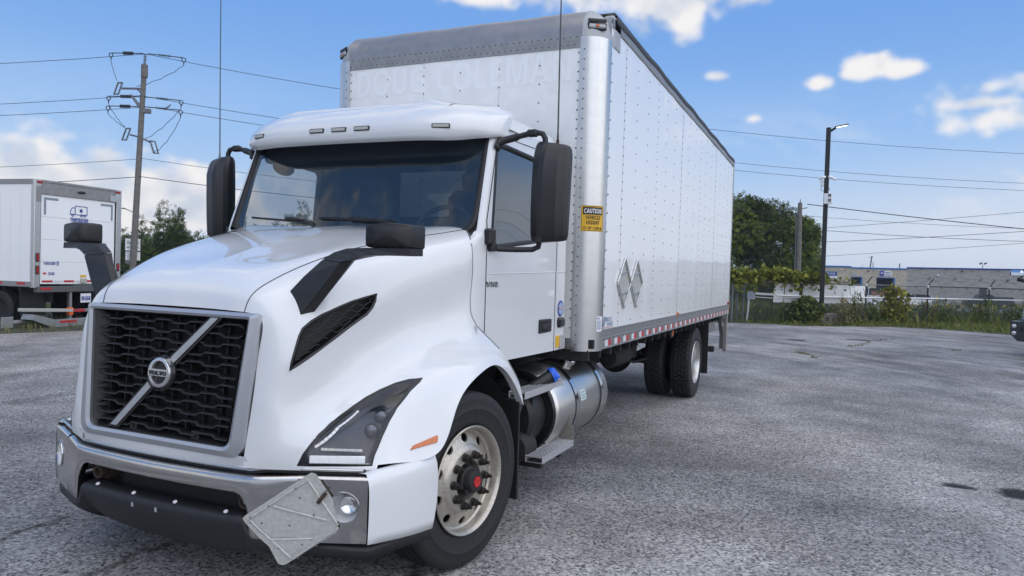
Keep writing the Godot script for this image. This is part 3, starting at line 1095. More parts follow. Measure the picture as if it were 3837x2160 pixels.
func build_bumper(truck: Node3D) -> void:
	var b := Node3D.new()
	put(b, "bumper", truck)
	# chrome beam: columns of [x, lower edge, upper edge]
	var colsx := [[0.0, .614, .690], [.2, .614, .690], [.4, .614, .690], [.515, .613, .691], [.545, .600, .691], [.572, .560, .692], [.588, .52, .692], [.598, .425, .693], [.612, .410, .693], [.66, .406, .695], [.80, .403, .700]]
	for side in [1.0, -1.0]:
		var s := sb()
		var P := []
		for c in colsx:
			var x: float = c[0]
			var z := bz(x)
			var nrm := Vector3(0, 0, 1) if x < 0.60 else Vector3(0.417, 0, 0.909)
			var col := []
			col.append(Vector3(x * side, c[1] + 0.004, z) - Vector3(nrm.x * side, 0, nrm.z) * 0.04)
			col.append(Vector3(x * side, c[1], z - 0.006))
			for k in 5:
				var t := k / 4.0
				col.append(Vector3(x * side, lerpf(c[1] + 0.005, c[2] - 0.012, t), z + 0.004 * sin(t * PI)))
			for q in [[.012, -0.004], [.020, -0.016], [.023, -0.045]]:
				col.append(Vector3(x * side, c[2] - 0.012 + q[0], z) + Vector3(nrm.x * side, 0, nrm.z) * q[1])
			P.append(col)
		grid(s, P, side < 0.0)
		obj("chrome_beam", s, M.chrome, b)
		# outer wing of the beam with the round lamp opening
		var o0 := Vector3(.80 * side, 0, bz(.80))
		var o1 := Vector3(1.095 * side, 0, bz(1.095))
		var L := o0.distance_to(o1)
		var d := (o1 - o0) / L
		var n := Vector3(0.417 * side, 0, 0.909).normalized()
		var at := func(u: float, y: float, off: float) -> Vector3:
			return o0 + d * u + Vector3(0, y, 0) + n * off
		s = sb()
		smooth(s)
		var hc := Vector2(0.213, 0.566)
		var hr := 0.070
		var N := 32
		var lo := 0.402
		var hi := 0.698
		var ring := []
		var edge := []
		for k in N:
			var a := TAU * k / N
			var dir := Vector2(cos(a), sin(a))
			ring.append(at.call(hc.x + dir.x * hr, hc.y + dir.y * hr, 0.0))
			var tx := 1e9
			if dir.x > 0.0001: tx = (L - hc.x) / dir.x
			elif dir.x < -0.0001: tx = (0.0 - hc.x) / dir.x
			var ty := 1e9
			if dir.y > 0.0001: ty = (hi - hc.y) / dir.y
			elif dir.y < -0.0001: ty = (lo - hc.y) / dir.y
			var t := minf(tx, ty)
			edge.append(at.call(hc.x + dir.x * t, hc.y + dir.y * t, 0.0))
		band(s, ring, edge)
		for c in [[0.0, lo], [0.0, hi], [L, lo], [L, hi]]:
			var P3: Vector3 = at.call(c[0], c[1], 0.0)
			var best := 0
			for k in N:
				var m: Vector3 = (edge[k] + edge[(k + 1) % N]) * 0.5
				var mb: Vector3 = (edge[best] + edge[(best + 1) % N]) * 0.5
				if m.distance_to(P3) < mb.distance_to(P3): best = k
			tri(s, edge[best], edge[(best + 1) % N], P3)
		var top := []
		for q in [[hi, 0.0], [hi + .008, -0.004], [hi + .014, -0.016], [hi + .016, -0.045]]:
			top.append([at.call(0.0, q[0], q[1]), at.call(L, q[0], q[1])])
		grid(s, top)
		var bot := []
		for q in [[lo, 0.0], [lo - .003, -0.006], [lo, -0.04]]:
			bot.append([at.call(0.0, q[0], q[1]), at.call(L, q[0], q[1])])
		grid(s, bot)
		flat(s)
		quad(s, at.call(L, lo, 0.0), at.call(L, hi, 0.0), at.call(L, hi, -0.045), at.call(L, lo, -0.045))
		obj("chrome_wing", s, M.chrome, b)
		# round lamp in a white dish
		var f := Node3D.new()
		put(f, "fog_lamp", truck)
		var bas := Basis(Vector3(d.x, 0, d.z) * side, n, Vector3.UP * side).orthonormalized()
		var xf := Transform3D(bas, at.call(hc.x, hc.y, 0.0))
		s = sb()
		lathe(s, [Vector2(0.078, 0.001), Vector2(0.076, 0.006), Vector2(0.071, 0.006), Vector2(0.067, 0.0)], xf, 36, 0.9)
		obj("bezel", s, M.steel_strap, f)
		s = sb()
		lathe(s, [Vector2(0.069, 0.0), Vector2(0.062, -0.030), Vector2(0.045, -0.055), Vector2(0.0, -0.06)], xf, 32)
		obj("dish", s, M.paint, f)
		s = sb()
		var xl := Transform3D(bas, at.call(hc.x + 0.022, hc.y + 0.012, -0.012))
		lathe(s, [Vector2(0.044, -0.04), Vector2(0.044, -0.002), Vector2(0.041, 0.001), Vector2(0.038, -0.002)], xl, 28, 0.9)
		obj("rim", s, M.silver, f)
		s = sb()
		lathe(s, [Vector2(0.0, -0.020), Vector2(0.020, -0.015), Vector2(0.038, -0.003)], xl, 24)
		obj("reflector", s, M.mirror_chrome, f)
		s = sb()
		lathe(s, [Vector2(0.0, 0.008), Vector2(0.02, 0.006), Vector2(0.034, 0.0005), Vector2(0.039, -0.004)], xl, 24)
		obj("lens", s, M.lens, f)
		# painted corner between the beam and the wheel
		s = sb()
		var Q := []
		for k in 9:
			var t := k / 8.0
			var x := lerpf(1.100, 1.205, 1.0 - pow(1.0 - t, 1.8))
			var z := lerpf(2.884, 2.440, t)
			var row := []
			var yl := lerpf(.398, .366, t)
			var yt := lerpf(.726, .742, t)
			row.append(Vector3((x - 0.05) * side, yl + 0.004, z))
			for j in 9:
				var u := j / 8.0
				var y := lerpf(yl, yt, u)
				var zz := z + (0.0 if t < 0.99 else 0.03 * pow(1.0 - u, 3.0) - 0.01 * sin(u * PI))
				var out := 0.004 * sin(u * PI)
				if u > 0.93: out -= 0.016
				elif u > 0.8: out -= 0.003
				row.append(Vector3((x + out) * side, y, zz))
			row.append(Vector3((x - 0.06) * side, yt - 0.001, z))
			Q.append(row)
		grid(s, Q, side > 0.0)
		obj("bumper_corner", s, M.paint, b)
	# bright strip under the grille and the dark joint below it
	var s := sb()
	var line := []
	var line2_ := []
	for k in 41:
		var x := lerpf(-1.06, 1.06, k / 40.0)
		var z := bz(x) - 0.022 - 0.01
		line.append(Vector3(x, .724 + (0.0 if absf(x) < 0.6 else 0.012), z + 0.004))
		line2_.append(Vector3(x, .712 + (0.0 if absf(x) < 0.6 else 0.012), z - 0.014))
	tube(s, line, 0.0075, 8)
	obj("trim_strip", s, M.steel_strap, b)
	s = sb()
	tube(s, line2_, 0.014, 8)
	obj("joint", s, M.black, b)
	# black lower lip
	s = sb()
	var V := []
	for k in 49:
		var x := lerpf(-1.2, 1.2, k / 48.0)
		var ax := absf(x)
		var yt := 0.0
		if ax < .555: yt = .507
		elif ax < .60: yt = lerpf(.507, .43, (ax - .555) / .045)
		elif ax < .66: yt = lerpf(.43, .408, (ax - .6) / .06)
		else: yt = lerpf(.408, .372, clampf((ax - .66) / .54, 0, 1))
		var yb := lerpf(.262, .335, pow(ax / 1.2, 1.6))
		var z := bz(x)
		var nx := Vector3(0, 0, 1) if ax < .58 else Vector3(0.417 * signf(x), 0, 0.909)
		if ax > 1.1: nx = Vector3(0.97 * signf(x), 0, 0.2)
		var row := []
		for q in [[0.0, -0.09], [0.002, -0.05], [-0.004, -0.012], [-0.02, 0.004 if ax < .58 else -0.008], [-0.06, -0.004 if ax < .58 else -0.014]]:
			row.append(Vector3(x, yt + q[0], z) + nx * q[1])
		for t in [0.45, 0.75, 1.0]:
			row.append(Vector3(x, lerpf(yt - 0.06, yb, t), z) + nx * (-0.014 - 0.13 * pow(t, 1.6)))
		row.append(Vector3(x, yb + 0.01, z) + nx * -0.26)
		V.append(row)
	grid(s, V)
	obj("lower_lip", s, M.lip, b)
	for x in [-0.452, -0.165, 0.125, 0.44]:
		s = sb()
		lathe(s, [Vector2(0.0, 0.007), Vector2(0.009, 0.005), Vector2(0.012, 0.0)], Transform3D(Basis(Vector3.RIGHT, 0.5), Vector3(x, .508, bz(x) - 0.03)), 10)
		obj("clip", s, M.print_white, b)
	for x in [-0.135, 0.03]:
		s = sb()
		bx(s, Vector3(x - 0.006, .452, bz(x) - 0.01), Vector3(x + 0.006, .474, bz(x) + 0.004), 0.001)
		obj("bracket", s, M.cast, b)
	# painted strip under the grille
	s = sb()
	var W2 := []
	for k in 21:
		var x := lerpf(-.575, .575, k / 20.0)
		W2.append([Vector3(x, .715, bz(x) - .035), Vector3(x, .735, minf(bz(x) - .02, gz(.735))), Vector3(x, .79, gz(.79) - .002)])
	grid(s, W2)
	obj("lower_panel", s, M.paint, b)
	# what shows through the opening: condenser, rails, tow hooks
	s = sb()
	bx(s, Vector3(-.40, .42, 2.96), Vector3(.44, .64, 2.985))
	obj("condenser", s, M.radiator, b)
	s = sb()
	bx(s, Vector3(-.62, .38, 2.90), Vector3(.62, .70, 2.95))
	obj("backing", s, M.dark, b)
	for x in [-0.50, 0.52]:
		s = sb()
		bar(s, Vector3(x, .545, 2.93), Vector3(x, .545, 3.03), .05, .075, .012)
		lathe(s, [Vector2(.034, -.02), Vector2(.04, 0.0), Vector2(.034, .02), Vector2(.022, .02), Vector2(.018, 0), Vector2(.022, -.02), Vector2(.034, -.02)], Transform3D(Basis(Vector3.RIGHT, PI / 2), Vector3(x, .555, 3.045)), 16)
		obj("tow_hook", s, M.rust, b)
	placard_on_bumper(truck)

func placard_on_bumper(truck: Node3D) -> void:
	# tilted aluminium placard holder bolted in front of the bumper; local frame: u along the wing, y up
	var p := Node3D.new()
	put(p, "placard_holder", truck)
	p.set_meta("label", "dented grey placard holder hanging tilted in front of the bumper")
	var d := Vector3(0.476, 0, -0.22).normalized()
	var n := Vector3(0.22, 0, 0.476).normalized()
	var xf := Transform3D(Basis(d, Vector3.UP, n), Vector3(.604, 0, 3.110) + n * 0.026)
	var out := PackedVector2Array([Vector2(-.026, .515), Vector2(-.012, .530), Vector2(.262, .722), Vector2(.285, .735), Vector2(.305, .728), Vector2(.385, .612), Vector2(.414, .474), Vector2(.404, .462), Vector2(.178, .308), Vector2(.160, .303), Vector2(.14, .312), Vector2(.098, .388), Vector2(.05, .43), Vector2(-.015, .496)])
	var s := sb()
	prism(s, out, xf, -0.004, 0.0)
	obj("plate", s, M.placard, p)
	# raised panels
	var tilt := Vector2(.274, .192).normalized()
	var dn := Vector2(tilt.y, -tilt.x)
	var F := func(a: float, b: float) -> Vector2:
		return Vector2(-.012, .518) + tilt * a + dn * b
	var panels := [[[.02, .03], [.125, .03], [.285, .22], [.20, .245], [.045, .13]], [[.16, .028], [.285, .032], [.30, .19], [.285, .195]], [[.025, .155], [.055, .155], [.19, .245], [.18, .262], [.07, .255]]]
	for q in panels:
		var poly := PackedVector2Array()
		for a in q:
			poly.append(F.call(a[0], a[1]))
		s = sb()
		prism(s, poly, xf, -0.001, 0.004)
		obj("panel", s, M.placard, p)
	for q in [[.005, .012, .34, .012], [.335, .02, .335, .262], [.01, .02, .07, .272], [.075, .278, .33, .272], [.135, .025, .305, .215], [.035, .145, .205, .25]]:
		s = sb()
		var a: Vector2 = F.call(q[0], q[1])
		var b: Vector2 = F.call(q[2], q[3])
		bar(s, xf * Vector3(a.x, a.y, 0.003), xf * Vector3(b.x, b.y, 0.003), 0.010, 0.008, 0.003, n)
		obj("rib", s, M.placard, p)
	s = sb()
	for q in [[.02, .01], [.12, .012], [.27, .012], [.345, .25], [.2, .285], [.10, .285], [.01, .03], [.38, .10], [.05, .06], [.26, .06], [.27, .16], [.15, .14], [.05, .2], [.15, .245]]:
		var a: Vector2 = F.call(q[0], q[1])
		lathe(s, [Vector2(0, 0.007), Vector2(0.004, 0.006), Vector2(0.005, 0.0)], Transform3D(xf.basis * Basis(Vector3.RIGHT, PI / 2), xf * Vector3(a.x, a.y, 0.002)), 8)
	obj("rivets", s, M.rivet, p).set_meta("kind", "stuff")
	s = sb()
	var a: Vector2 = F.call(.315, .125)
	var b: Vector2 = F.call(.375, .105)
	bar(s, xf * Vector3(a.x, a.y, 0.010), xf * Vector3(b.x, b.y, 0.010), 0.018, 0.008, 0.002, n)
	obj("latch", s, M.rust, p)

func cab_x(y: float, z: float) -> float:
	return 1.046 + 0.055 * clampf((1.62 - z) / 1.1, 0.0, 1.0) - 0.092 * pow(maxf(0.0, y - 1.93), 1.05)

func glass_z(x: float, y: float) -> float:
	var w := 1.0 - 0.06 * (y - 1.93)
	return 1.668 - 0.347 * (y - 1.927) + 0.055 * (1.0 - pow(x / w, 2.0))

# front edge of the cab side (the door line) at height y
func door_front(y: float) -> float:
	return 1.62 - maxf(0.0, y - 1.995) * 0.372

const SIDE_WINDOW := [1.560,1.93, 1.538,1.852, 1.50,1.840, 1.46,1.843, .70,1.925, .665,1.95, .665,2.44, .70,2.475, 1.30,2.50, 1.40,2.49, 1.440,2.458]

func build_cab(truck: Node3D) -> void:
	var cab := Node3D.new()
	put(cab, "cab", truck)
	var win := line2(SIDE_WINDOW)
	for side in [1.0, -1.0]:
		var s := sb()
		var lin_ := sb()
		smooth(s)
		smooth(lin_)
		# rows of heights, columns from the windscreen pillar to the rear corner
		var R := []
		var ys := []
		for k in 121:
			ys.append(lerpf(1.10, 2.635, k / 120.0))
		for y in ys:
			var row := []
			var zd := door_front(y)
			var px: float
			var pz: float
			if y > 1.93:
				px = 1.002 - 0.058 * (y - 1.93)
				pz = 1.683 - 0.347 * (y - 1.927)
			else:
				px = 0.985
				pz = 1.79 - 0.107 * smoothstep(1.84, 1.93, y)
			var dx := cab_x(y, zd)
			for k in 5:
				var t := k / 5.0
				# quarter round from the pillar to the side
				var a := t * PI * 0.5
				row.append(Vector3(lerpf(px, dx, sin(a)), y, lerpf(pz, zd, 1.0 - cos(a))))
			for k in 81:
				var z := lerpf(zd, 0.36, k / 80.0)
				row.append(Vector3(cab_x(y, z), y, z))
			for k in range(1, 5):
				var a := k / 4.0 * PI * 0.5
				row.append(Vector3(cab_x(y, .36) - 0.05 * (1.0 - cos(a)), y, .36 - 0.05 * sin(a)))
			R.append(row)
		for i in R.size() - 1:
			for j in R[0].size() - 1:
				var m: Vector3 = (R[i][j] + R[i + 1][j + 1]) * 0.5
				if Geometry2D.is_point_in_polygon(Vector2(m.z, m.y), win):
					continue
				var a: Vector3 = R[i][j]
				var b: Vector3 = R[i][j + 1]
				var c: Vector3 = R[i + 1][j + 1]
				var d: Vector3 = R[i + 1][j]
				if side > 0.0:
					quad(s, a, d, c, b)
				else:
					for q in 1:
						quad(s, Vector3(-a.x, a.y, a.z), Vector3(-b.x, b.y, b.z), Vector3(-c.x, c.y, c.z), Vector3(-d.x, d.y, d.z))
				if i % 4 == 0 and j % 4 == 0 and i + 4 < R.size() and j + 4 < R[0].size() and j > 4:
					pass
		obj("side_wall", s, M.paint, cab)
		# inner lining with the same opening
		var W2 := grown(win, 0.01)
		for i in range(0, R.size() - 1, 2):
			for j in range(0, 86, 2):
				var jj := mini(j + 2, 86)
				var a: Vector3 = R[i][j]
				var c: Vector3 = R[i + 2][jj]
				var m: Vector3 = (a + c) * 0.5
				if Geometry2D.is_point_in_polygon(Vector2(m.z, m.y), W2):
					continue
				var b: Vector3 = R[i][jj]
				var d: Vector3 = R[i + 2][j]
				var off := Vector3(-0.035, 0, -0.02 if j < 6 else 0.0)
				var f := func(p: Vector3) -> Vector3:
					return Vector3((p.x + off.x) * side, p.y, p.z + off.z)
				quad(lin_, f.call(a), f.call(b), f.call(c), f.call(d))
		obj("lining", lin_, M.interior, cab)
		# window: rubber frame and pane
		var wd := denser(win, 0.03)
		var lay_ := func(poly: PackedVector2Array, off: float) -> Array:
			var o := []
			for q in poly:
				o.append(Vector3((cab_x(q.y, q.x) + off) * side, q.y, q.x))
			return o
		var wn := Node3D.new()
		put(wn, "side_window", truck)
		s = sb()
		smooth(s)
		band(s, lay_.call(grown(wd, 0.016), 0.0005), lay_.call(grown(wd, 0.012), 0.004))
		band(s, lay_.call(grown(wd, 0.012), 0.004), lay_.call(grown(wd, -0.012), 0.003))
		band(s, lay_.call(grown(wd, -0.012), 0.003), lay_.call(grown(wd, -0.014), -0.03))
		obj("frame", s, M.black, wn)
		s = sb()
		fill(s, lay_.call(grown(wd, -0.005), -0.012), wd, side < 0.0)
		obj("pane", s, M.side_glass if side > 0.0 else M.far_glass, wn)
		# door lines
		s = sb()
		var dl := []
		for k in 30:
			var y := lerpf(2.56, 1.30, k / 29.0)
			dl.append(Vector3((cab_x(y, door_front(y)) + 0.0005) * side, y, door_front(y) + 0.004))
		tube(s, dl, 0.0035, 5)
		dl = []
		for k in 30:
			var y := lerpf(1.10, 2.56, k / 29.0)
			var z := 0.555
			dl.append(Vector3((cab_x(y, z) + 0.0005) * side, y, z))
		tube(s, dl, 0.003, 5)
		dl = []
		for k in 20:
			var z := lerpf(door_front(2.56), .555, k / 19.0)
			dl.append(Vector3((cab_x(2.56, z) + 0.0005) * side, 2.56, z))
		tube(s, dl, 0.003, 5)
		obj("door_gap", s, M.gap, cab)
		# pressed line across the door
		s = sb()
		var cl := []
		for k in 20:
			var z := lerpf(1.58, .36, k / 19.0)
			cl.append(Vector3((cab_x(1.66, z) - 0.002) * side, 1.665 + (1.58 - z) * 0.022, z))
		tube(s, cl, 0.005, 8)
		obj("door_crease", s, M.paint, cab)
		# handle and fittings
		var hx := func(y: float, z: float) -> float:
			return cab_x(y, z) * side
		s = sb()
		box(s, Vector3(hx.call(1.295, .72), 1.295, .72), Vector3(0.022, .10, .225), 0.008)
		var h := obj("door_handle", s, M.black, cab)
		s = sb()
		box(s, Vector3(hx.call(1.30, .755) + 0.010 * side, 1.298, .755), Vector3(0.012, .075, .11), 0.004)
		obj("recess", s, M.dark, h)
		s = sb()
		box(s, Vector3(hx.call(1.30, .75) + 0.014 * side, 1.288, .75), Vector3(0.016, .035, .105), 0.006)
		obj("lever", s, M.black, h)
		s = sb()
		box(s, Vector3(hx.call(1.307, .44) + 0.004 * side, 1.307, .44), Vector3(0.045, .078, .125), 0.018)
		obj("grab_button", s, M.black_gloss if side > 0 else M.black, cab)
		s = sb()
		box(s, Vector3(hx.call(1.165, .49), 1.165, .49), Vector3(0.02, .088, .062), 0.004)
		obj("warning_label", s, M.yellow, cab)
		s = sb()
		box(s, Vector3(hx.call(1.16, .40), 1.155, .40), Vector3(0.03, .11, .10), 0.006)
		obj("latch_bracket", s, M.cast, cab)
	# badge, stickers on the driver's door
	var side_turn := Basis(Vector3.UP, PI / 2 - 0.05)
	text("badge", "VNR", 0.034, M.steel_strap, cab, Transform3D(side_turn, Vector3(cab_x(1.60, 1.55) + 0.003, 1.60, 1.545)), "Droid Sans", true, 0.155, 0.004)
	var s := sb()
	var dx := Transform3D(Basis(Vector3.BACK, -PI / 2), Vector3(cab_x(1.412, .44) + 0.002, 1.412, .44))
	lathe(s, [Vector2(0, .002), Vector2(.060, .002), Vector2(.062, 0)], dx, 28)
	var st := obj("round_sticker", s, M.print_blue, cab)
	s = sb()
	lathe(s, [Vector2(0, .0035), Vector2(.045, .0035), Vector2(.046, .002)], dx, 28)
	obj("disc", s, M.print_sky, st)
	s = sb()
	box(s, Vector3(cab_x(1.415, .44) + 0.005, 1.413, .44), Vector3(0.003, .016, .085))
	obj("stripe", s, M.sticker_tan, st)
	text("lettering", "CERTIFIED", 0.010, M.print_white, st, Transform3D(side_turn, Vector3(cab_x(1.41, .44) + 0.0065, 1.413, .44)), "Droid Sans", true, 0.075, 0.001)
	s = sb()
	box(s, Vector3(1.037, 1.329, 1.71), Vector3(0.004, .058, .10), 0.001, Basis(Vector3.UP, 0.5))
	st = obj("dealer_sticker", s, M.print_white, cab)
	s = sb()
	box(s, Vector3(1.0395, 1.329, 1.7115), Vector3(0.004, .03, .09), 0.001, Basis(Vector3.UP, 0.5))
	obj("panel", s, M.print_blue, st)
	windscreen(truck, cab)
	roof(truck, cab)
	interior(truck)
	for side in [1.0, -1.0]:
		cab_mirror(truck, side)

func windscreen(truck: Node3D, cab: Node3D) -> void:
	var w := Node3D.new()
	put(w, "windscreen", truck)
	var out := rquad([Vector2(-.968, 2.60), Vector2(.968, 2.60), Vector2(1.002, 1.885), Vector2(-1.002, 1.885)], [.10, .10, .17, .17], 10)
	out = denser(out, 0.05)
	var inn := grown(out, -0.042)
	var lay_ := func(poly: PackedVector2Array, off: float) -> Array:
		var o := []
		for q in poly:
			o.append(Vector3(q.x, q.y, glass_z(q.x, q.y) + off))
		return o
	var s := sb()
	smooth(s)
	band(s, lay_.call(out, -0.02), lay_.call(out, 0.008))
	band(s, lay_.call(out, 0.008), lay_.call(grown(out, -0.02), 0.016))
	band(s, lay_.call(grown(out, -0.02), 0.016), lay_.call(inn, 0.006))
	band(s, lay_.call(inn, 0.006), lay_.call(inn, -0.012))
	obj("seal", s, M.seal, w)
	# pane as a grid so the curve reflects smoothly
	s = sb()
	smooth(s)
	var P := []
	for i in 25:
		var row := []
		var y := lerpf(1.875, 2.61, i / 24.0)
		for j in 41:
			var x := lerpf(-1.0, 1.0, j / 40.0)
			row.append(Vector3(x, y, glass_z(x, y) + 0.002))
		P.append(row)
	for i in 24:
		for j in 40:
			var m: Vector3 = (P[i][j] + P[i + 1][j + 1]) * 0.5
			if Geometry2D.is_point_in_polygon(Vector2(m.x, m.y), grown(out, -0.012)):
				quad(s, P[i][j], P[i + 1][j], P[i + 1][j + 1], P[i][j + 1])
	obj("pane", s, M.windscreen, w)
	# cowl under the glass
	s = sb()
	var C := []
	for j in 31:
		var x := lerpf(-1.0, 1.0, j / 30.0)
		C.append([Vector3(x, 1.90, glass_z(x, 1.90) + 0.01), Vector3(x, 1.885, glass_z(x, 1.90) + 0.05), Vector3(x, 1.80, 1.78)])
	grid(s, C)
	obj("cowl", s, M.black, w)
	# wipers
	for q in [[[-.80, 2.010], [-.22, 1.972], [-.16, 1.93], -.42, 2.00], [[-.18, 2.005], [.42, 1.985], [.52, 1.94], .12, 2.0]]:
		var wp := Node3D.new()
		put(wp, "wiper", truck)
		var at := func(p: Array, off: float) -> Vector3:
			return Vector3(p[0], p[1], glass_z(p[0], p[1]) + off)
		s = sb()
		bar(s, at.call(q[0], 0.018), at.call(q[1], 0.018), 0.012, 0.016, 0.003, Vector3(0, .3, .9))
		obj("blade", s, M.black_gloss, wp)
		s = sb()
		tube(s, [at.call([q[3], q[4]], 0.035), at.call([(q[3] + q[2][0]) * 0.5, q[4] - 0.01], 0.045), at.call(q[2], 0.03), at.call([q[2][0] + 0.04, q[2][1] - 0.04], 0.02)], 0.008, 6)
		obj("arm", s, M.black, wp)
		s = sb()
		box(s, at.call([q[3], q[4]], 0.03), Vector3(0.09, 0.018, 0.02), 0.005)
		obj("joint", s, M.black, wp)

# sun visor over the windscreen; [height, depth] down the front for each x
const VISOR := [
	[0.0, 2.500,1.690, 2.525,1.742, 2.575,1.752, 2.615,1.738, 2.69,1.660, 2.765,1.530, 2.812,1.30],
	[.40, 2.500,1.680, 2.524,1.732, 2.574,1.744, 2.614,1.730, 2.69,1.652, 2.765,1.522, 2.810,1.30],
	[.66, 2.498,1.660, 2.522,1.702, 2.572,1.714, 2.612,1.702, 2.685,1.630, 2.760,1.500, 2.806,1.30],
	[.80, 2.500,1.615, 2.525,1.652, 2.572,1.664, 2.610,1.653, 2.675,1.595, 2.745,1.475, 2.797,1.30],
	[.92, 2.518,1.545, 2.538,1.578, 2.576,1.590, 2.608,1.580, 2.660,1.535, 2.72,1.435, 2.775,1.29],
	[.99, 2.530,1.490, 2.545,1.515, 2.578,1.523, 2.605,1.515, 2.648,1.480, 2.70,1.400, 2.745,1.285],
	[1.035, 2.548,1.405, 2.560,1.425, 2.585,1.430, 2.605,1.425, 2.640,1.400, 2.685,1.350, 2.715,1.28],
	[1.045, 2.560,1.330, 2.568,1.345, 2.588,1.350, 2.605,1.347, 2.632,1.330, 2.668,1.300, 2.69,1.275]]

func roof(truck: Node3D, cab: Node3D) -> void:
	var v := Node3D.new()
	put(v, "roof_visor", truck)
	var s := sb()
	for side in [1.0, -1.0]:
		var ctrl := []
		for c in VISOR:
			var col := []
			for i in 7:
				col.append(Vector3(c[0] * side, c[1 + i * 2], c[2 + i * 2]))
			ctrl.append(col)
		grid(s, patch(ctrl, 6, 6), side > 0.0)
	obj("shell", s, M.paint, v)
	# underside
	s = sb()
	var U := []
	for j in 33:
		var x := lerpf(-1.03, 1.03, j / 32.0)
		var ax := absf(x)
		var zf := 0.0
		var yf := 0.0
		for k in VISOR.size() - 1:
			if ax >= VISOR[k][0] and ax <= VISOR[k + 1][0]:
				var t: float = (ax - VISOR[k][0]) / (VISOR[k + 1][0] - VISOR[k][0])
				zf = lerpf(VISOR[k][2], VISOR[k + 1][2], t)
				yf = lerpf(VISOR[k][1], VISOR[k + 1][1], t)
		U.append([Vector3(x, yf + 0.001, zf), Vector3(x, yf + 0.03, zf - 0.04), Vector3(x, 2.60, glass_z(x * 0.93, 2.60) - 0.02)])
	grid(s, U)
	obj("underside", s, M.black, v)
	# raised centre of the visor
	s = sb()
	var T := []
	for j in 21:
		var x := lerpf(-.70, .70, j / 20.0)
		var e := 1.0 - smoothstep(.55, .70, absf(x))
		T.append([Vector3(x, 2.740, 1.535), Vector3(x, 2.758 + 0.022 * e, 1.508), Vector3(x, 2.786 + 0.028 * e, 1.40), Vector3(x, 2.795 + 0.034 * e, 1.29), Vector3(x, 2.79 + 0.034 * e, .95), Vector3(x, 2.77, .40)])
	grid(s, T)
	obj("raised_centre", s, M.paint, v)
	for x in [-.734, -.181, 0.0, .181, .734]:
		var l := Node3D.new()
		put(l, "marker_lamp", truck)
		var turn := 0.0 if absf(x) < .5 else 0.26 * signf(x)
		var z := 1.752 if absf(x) < .5 else 1.690
		s = sb()
		box(s, Vector3(x, 2.580, z), Vector3(.118, .030, .016), 0.004, Basis(Vector3.UP, turn))
		obj("body", s, M.black, l)
		s = sb()
		box(s, Vector3(x, 2.580, z) + Basis(Vector3.UP, turn) * Vector3(0, 0, .0065), Vector3(.106, .020, .008), 0.003, Basis(Vector3.UP, turn))
		obj("lens", s, M.lamp_white, l)
	for y in [2.70, 2.655]:
		for side in [1.0, -1.0]:
			s = sb()
			lathe(s, [Vector2(0, .012), Vector2(.010, .010), Vector2(.014, 0)], Transform3D(Basis(Vector3.BACK, -PI / 2 * side), Vector3(1.030 * side, y - 0.03, 1.335)), 12)
			obj("bolt", s, M.rivet, v)
	# roof behind the visor
	s = sb()
	var R := []
	for i in 13:
		var z := lerpf(1.31, .31, i / 12.0)
		var row := []
		var hgt := lerpf(2.800, 2.825, i / 12.0)
		for j in 41:
			var a := lerpf(-1.0, 1.0, j / 40.0)
			var ex := signf(a) * pow(absf(a), 0.75)
			var xx := a * 1.02
			var yy := 2.62 + (hgt - 2.62) * pow(maxf(0.0, 1.0 - pow(absf(a), 5.0)), 0.45)
			row.append(Vector3(xx * (1.0 if i < 12 else 0.98), yy, z))
		R.append(row)
	grid(s, R)
	obj("roof", s, M.paint, cab)
	s = sb()
	bx(s, Vector3(-1.0, 2.585, .36), Vector3(1.0, 2.60, 1.42))
	obj("headliner", s, M.interior, cab)

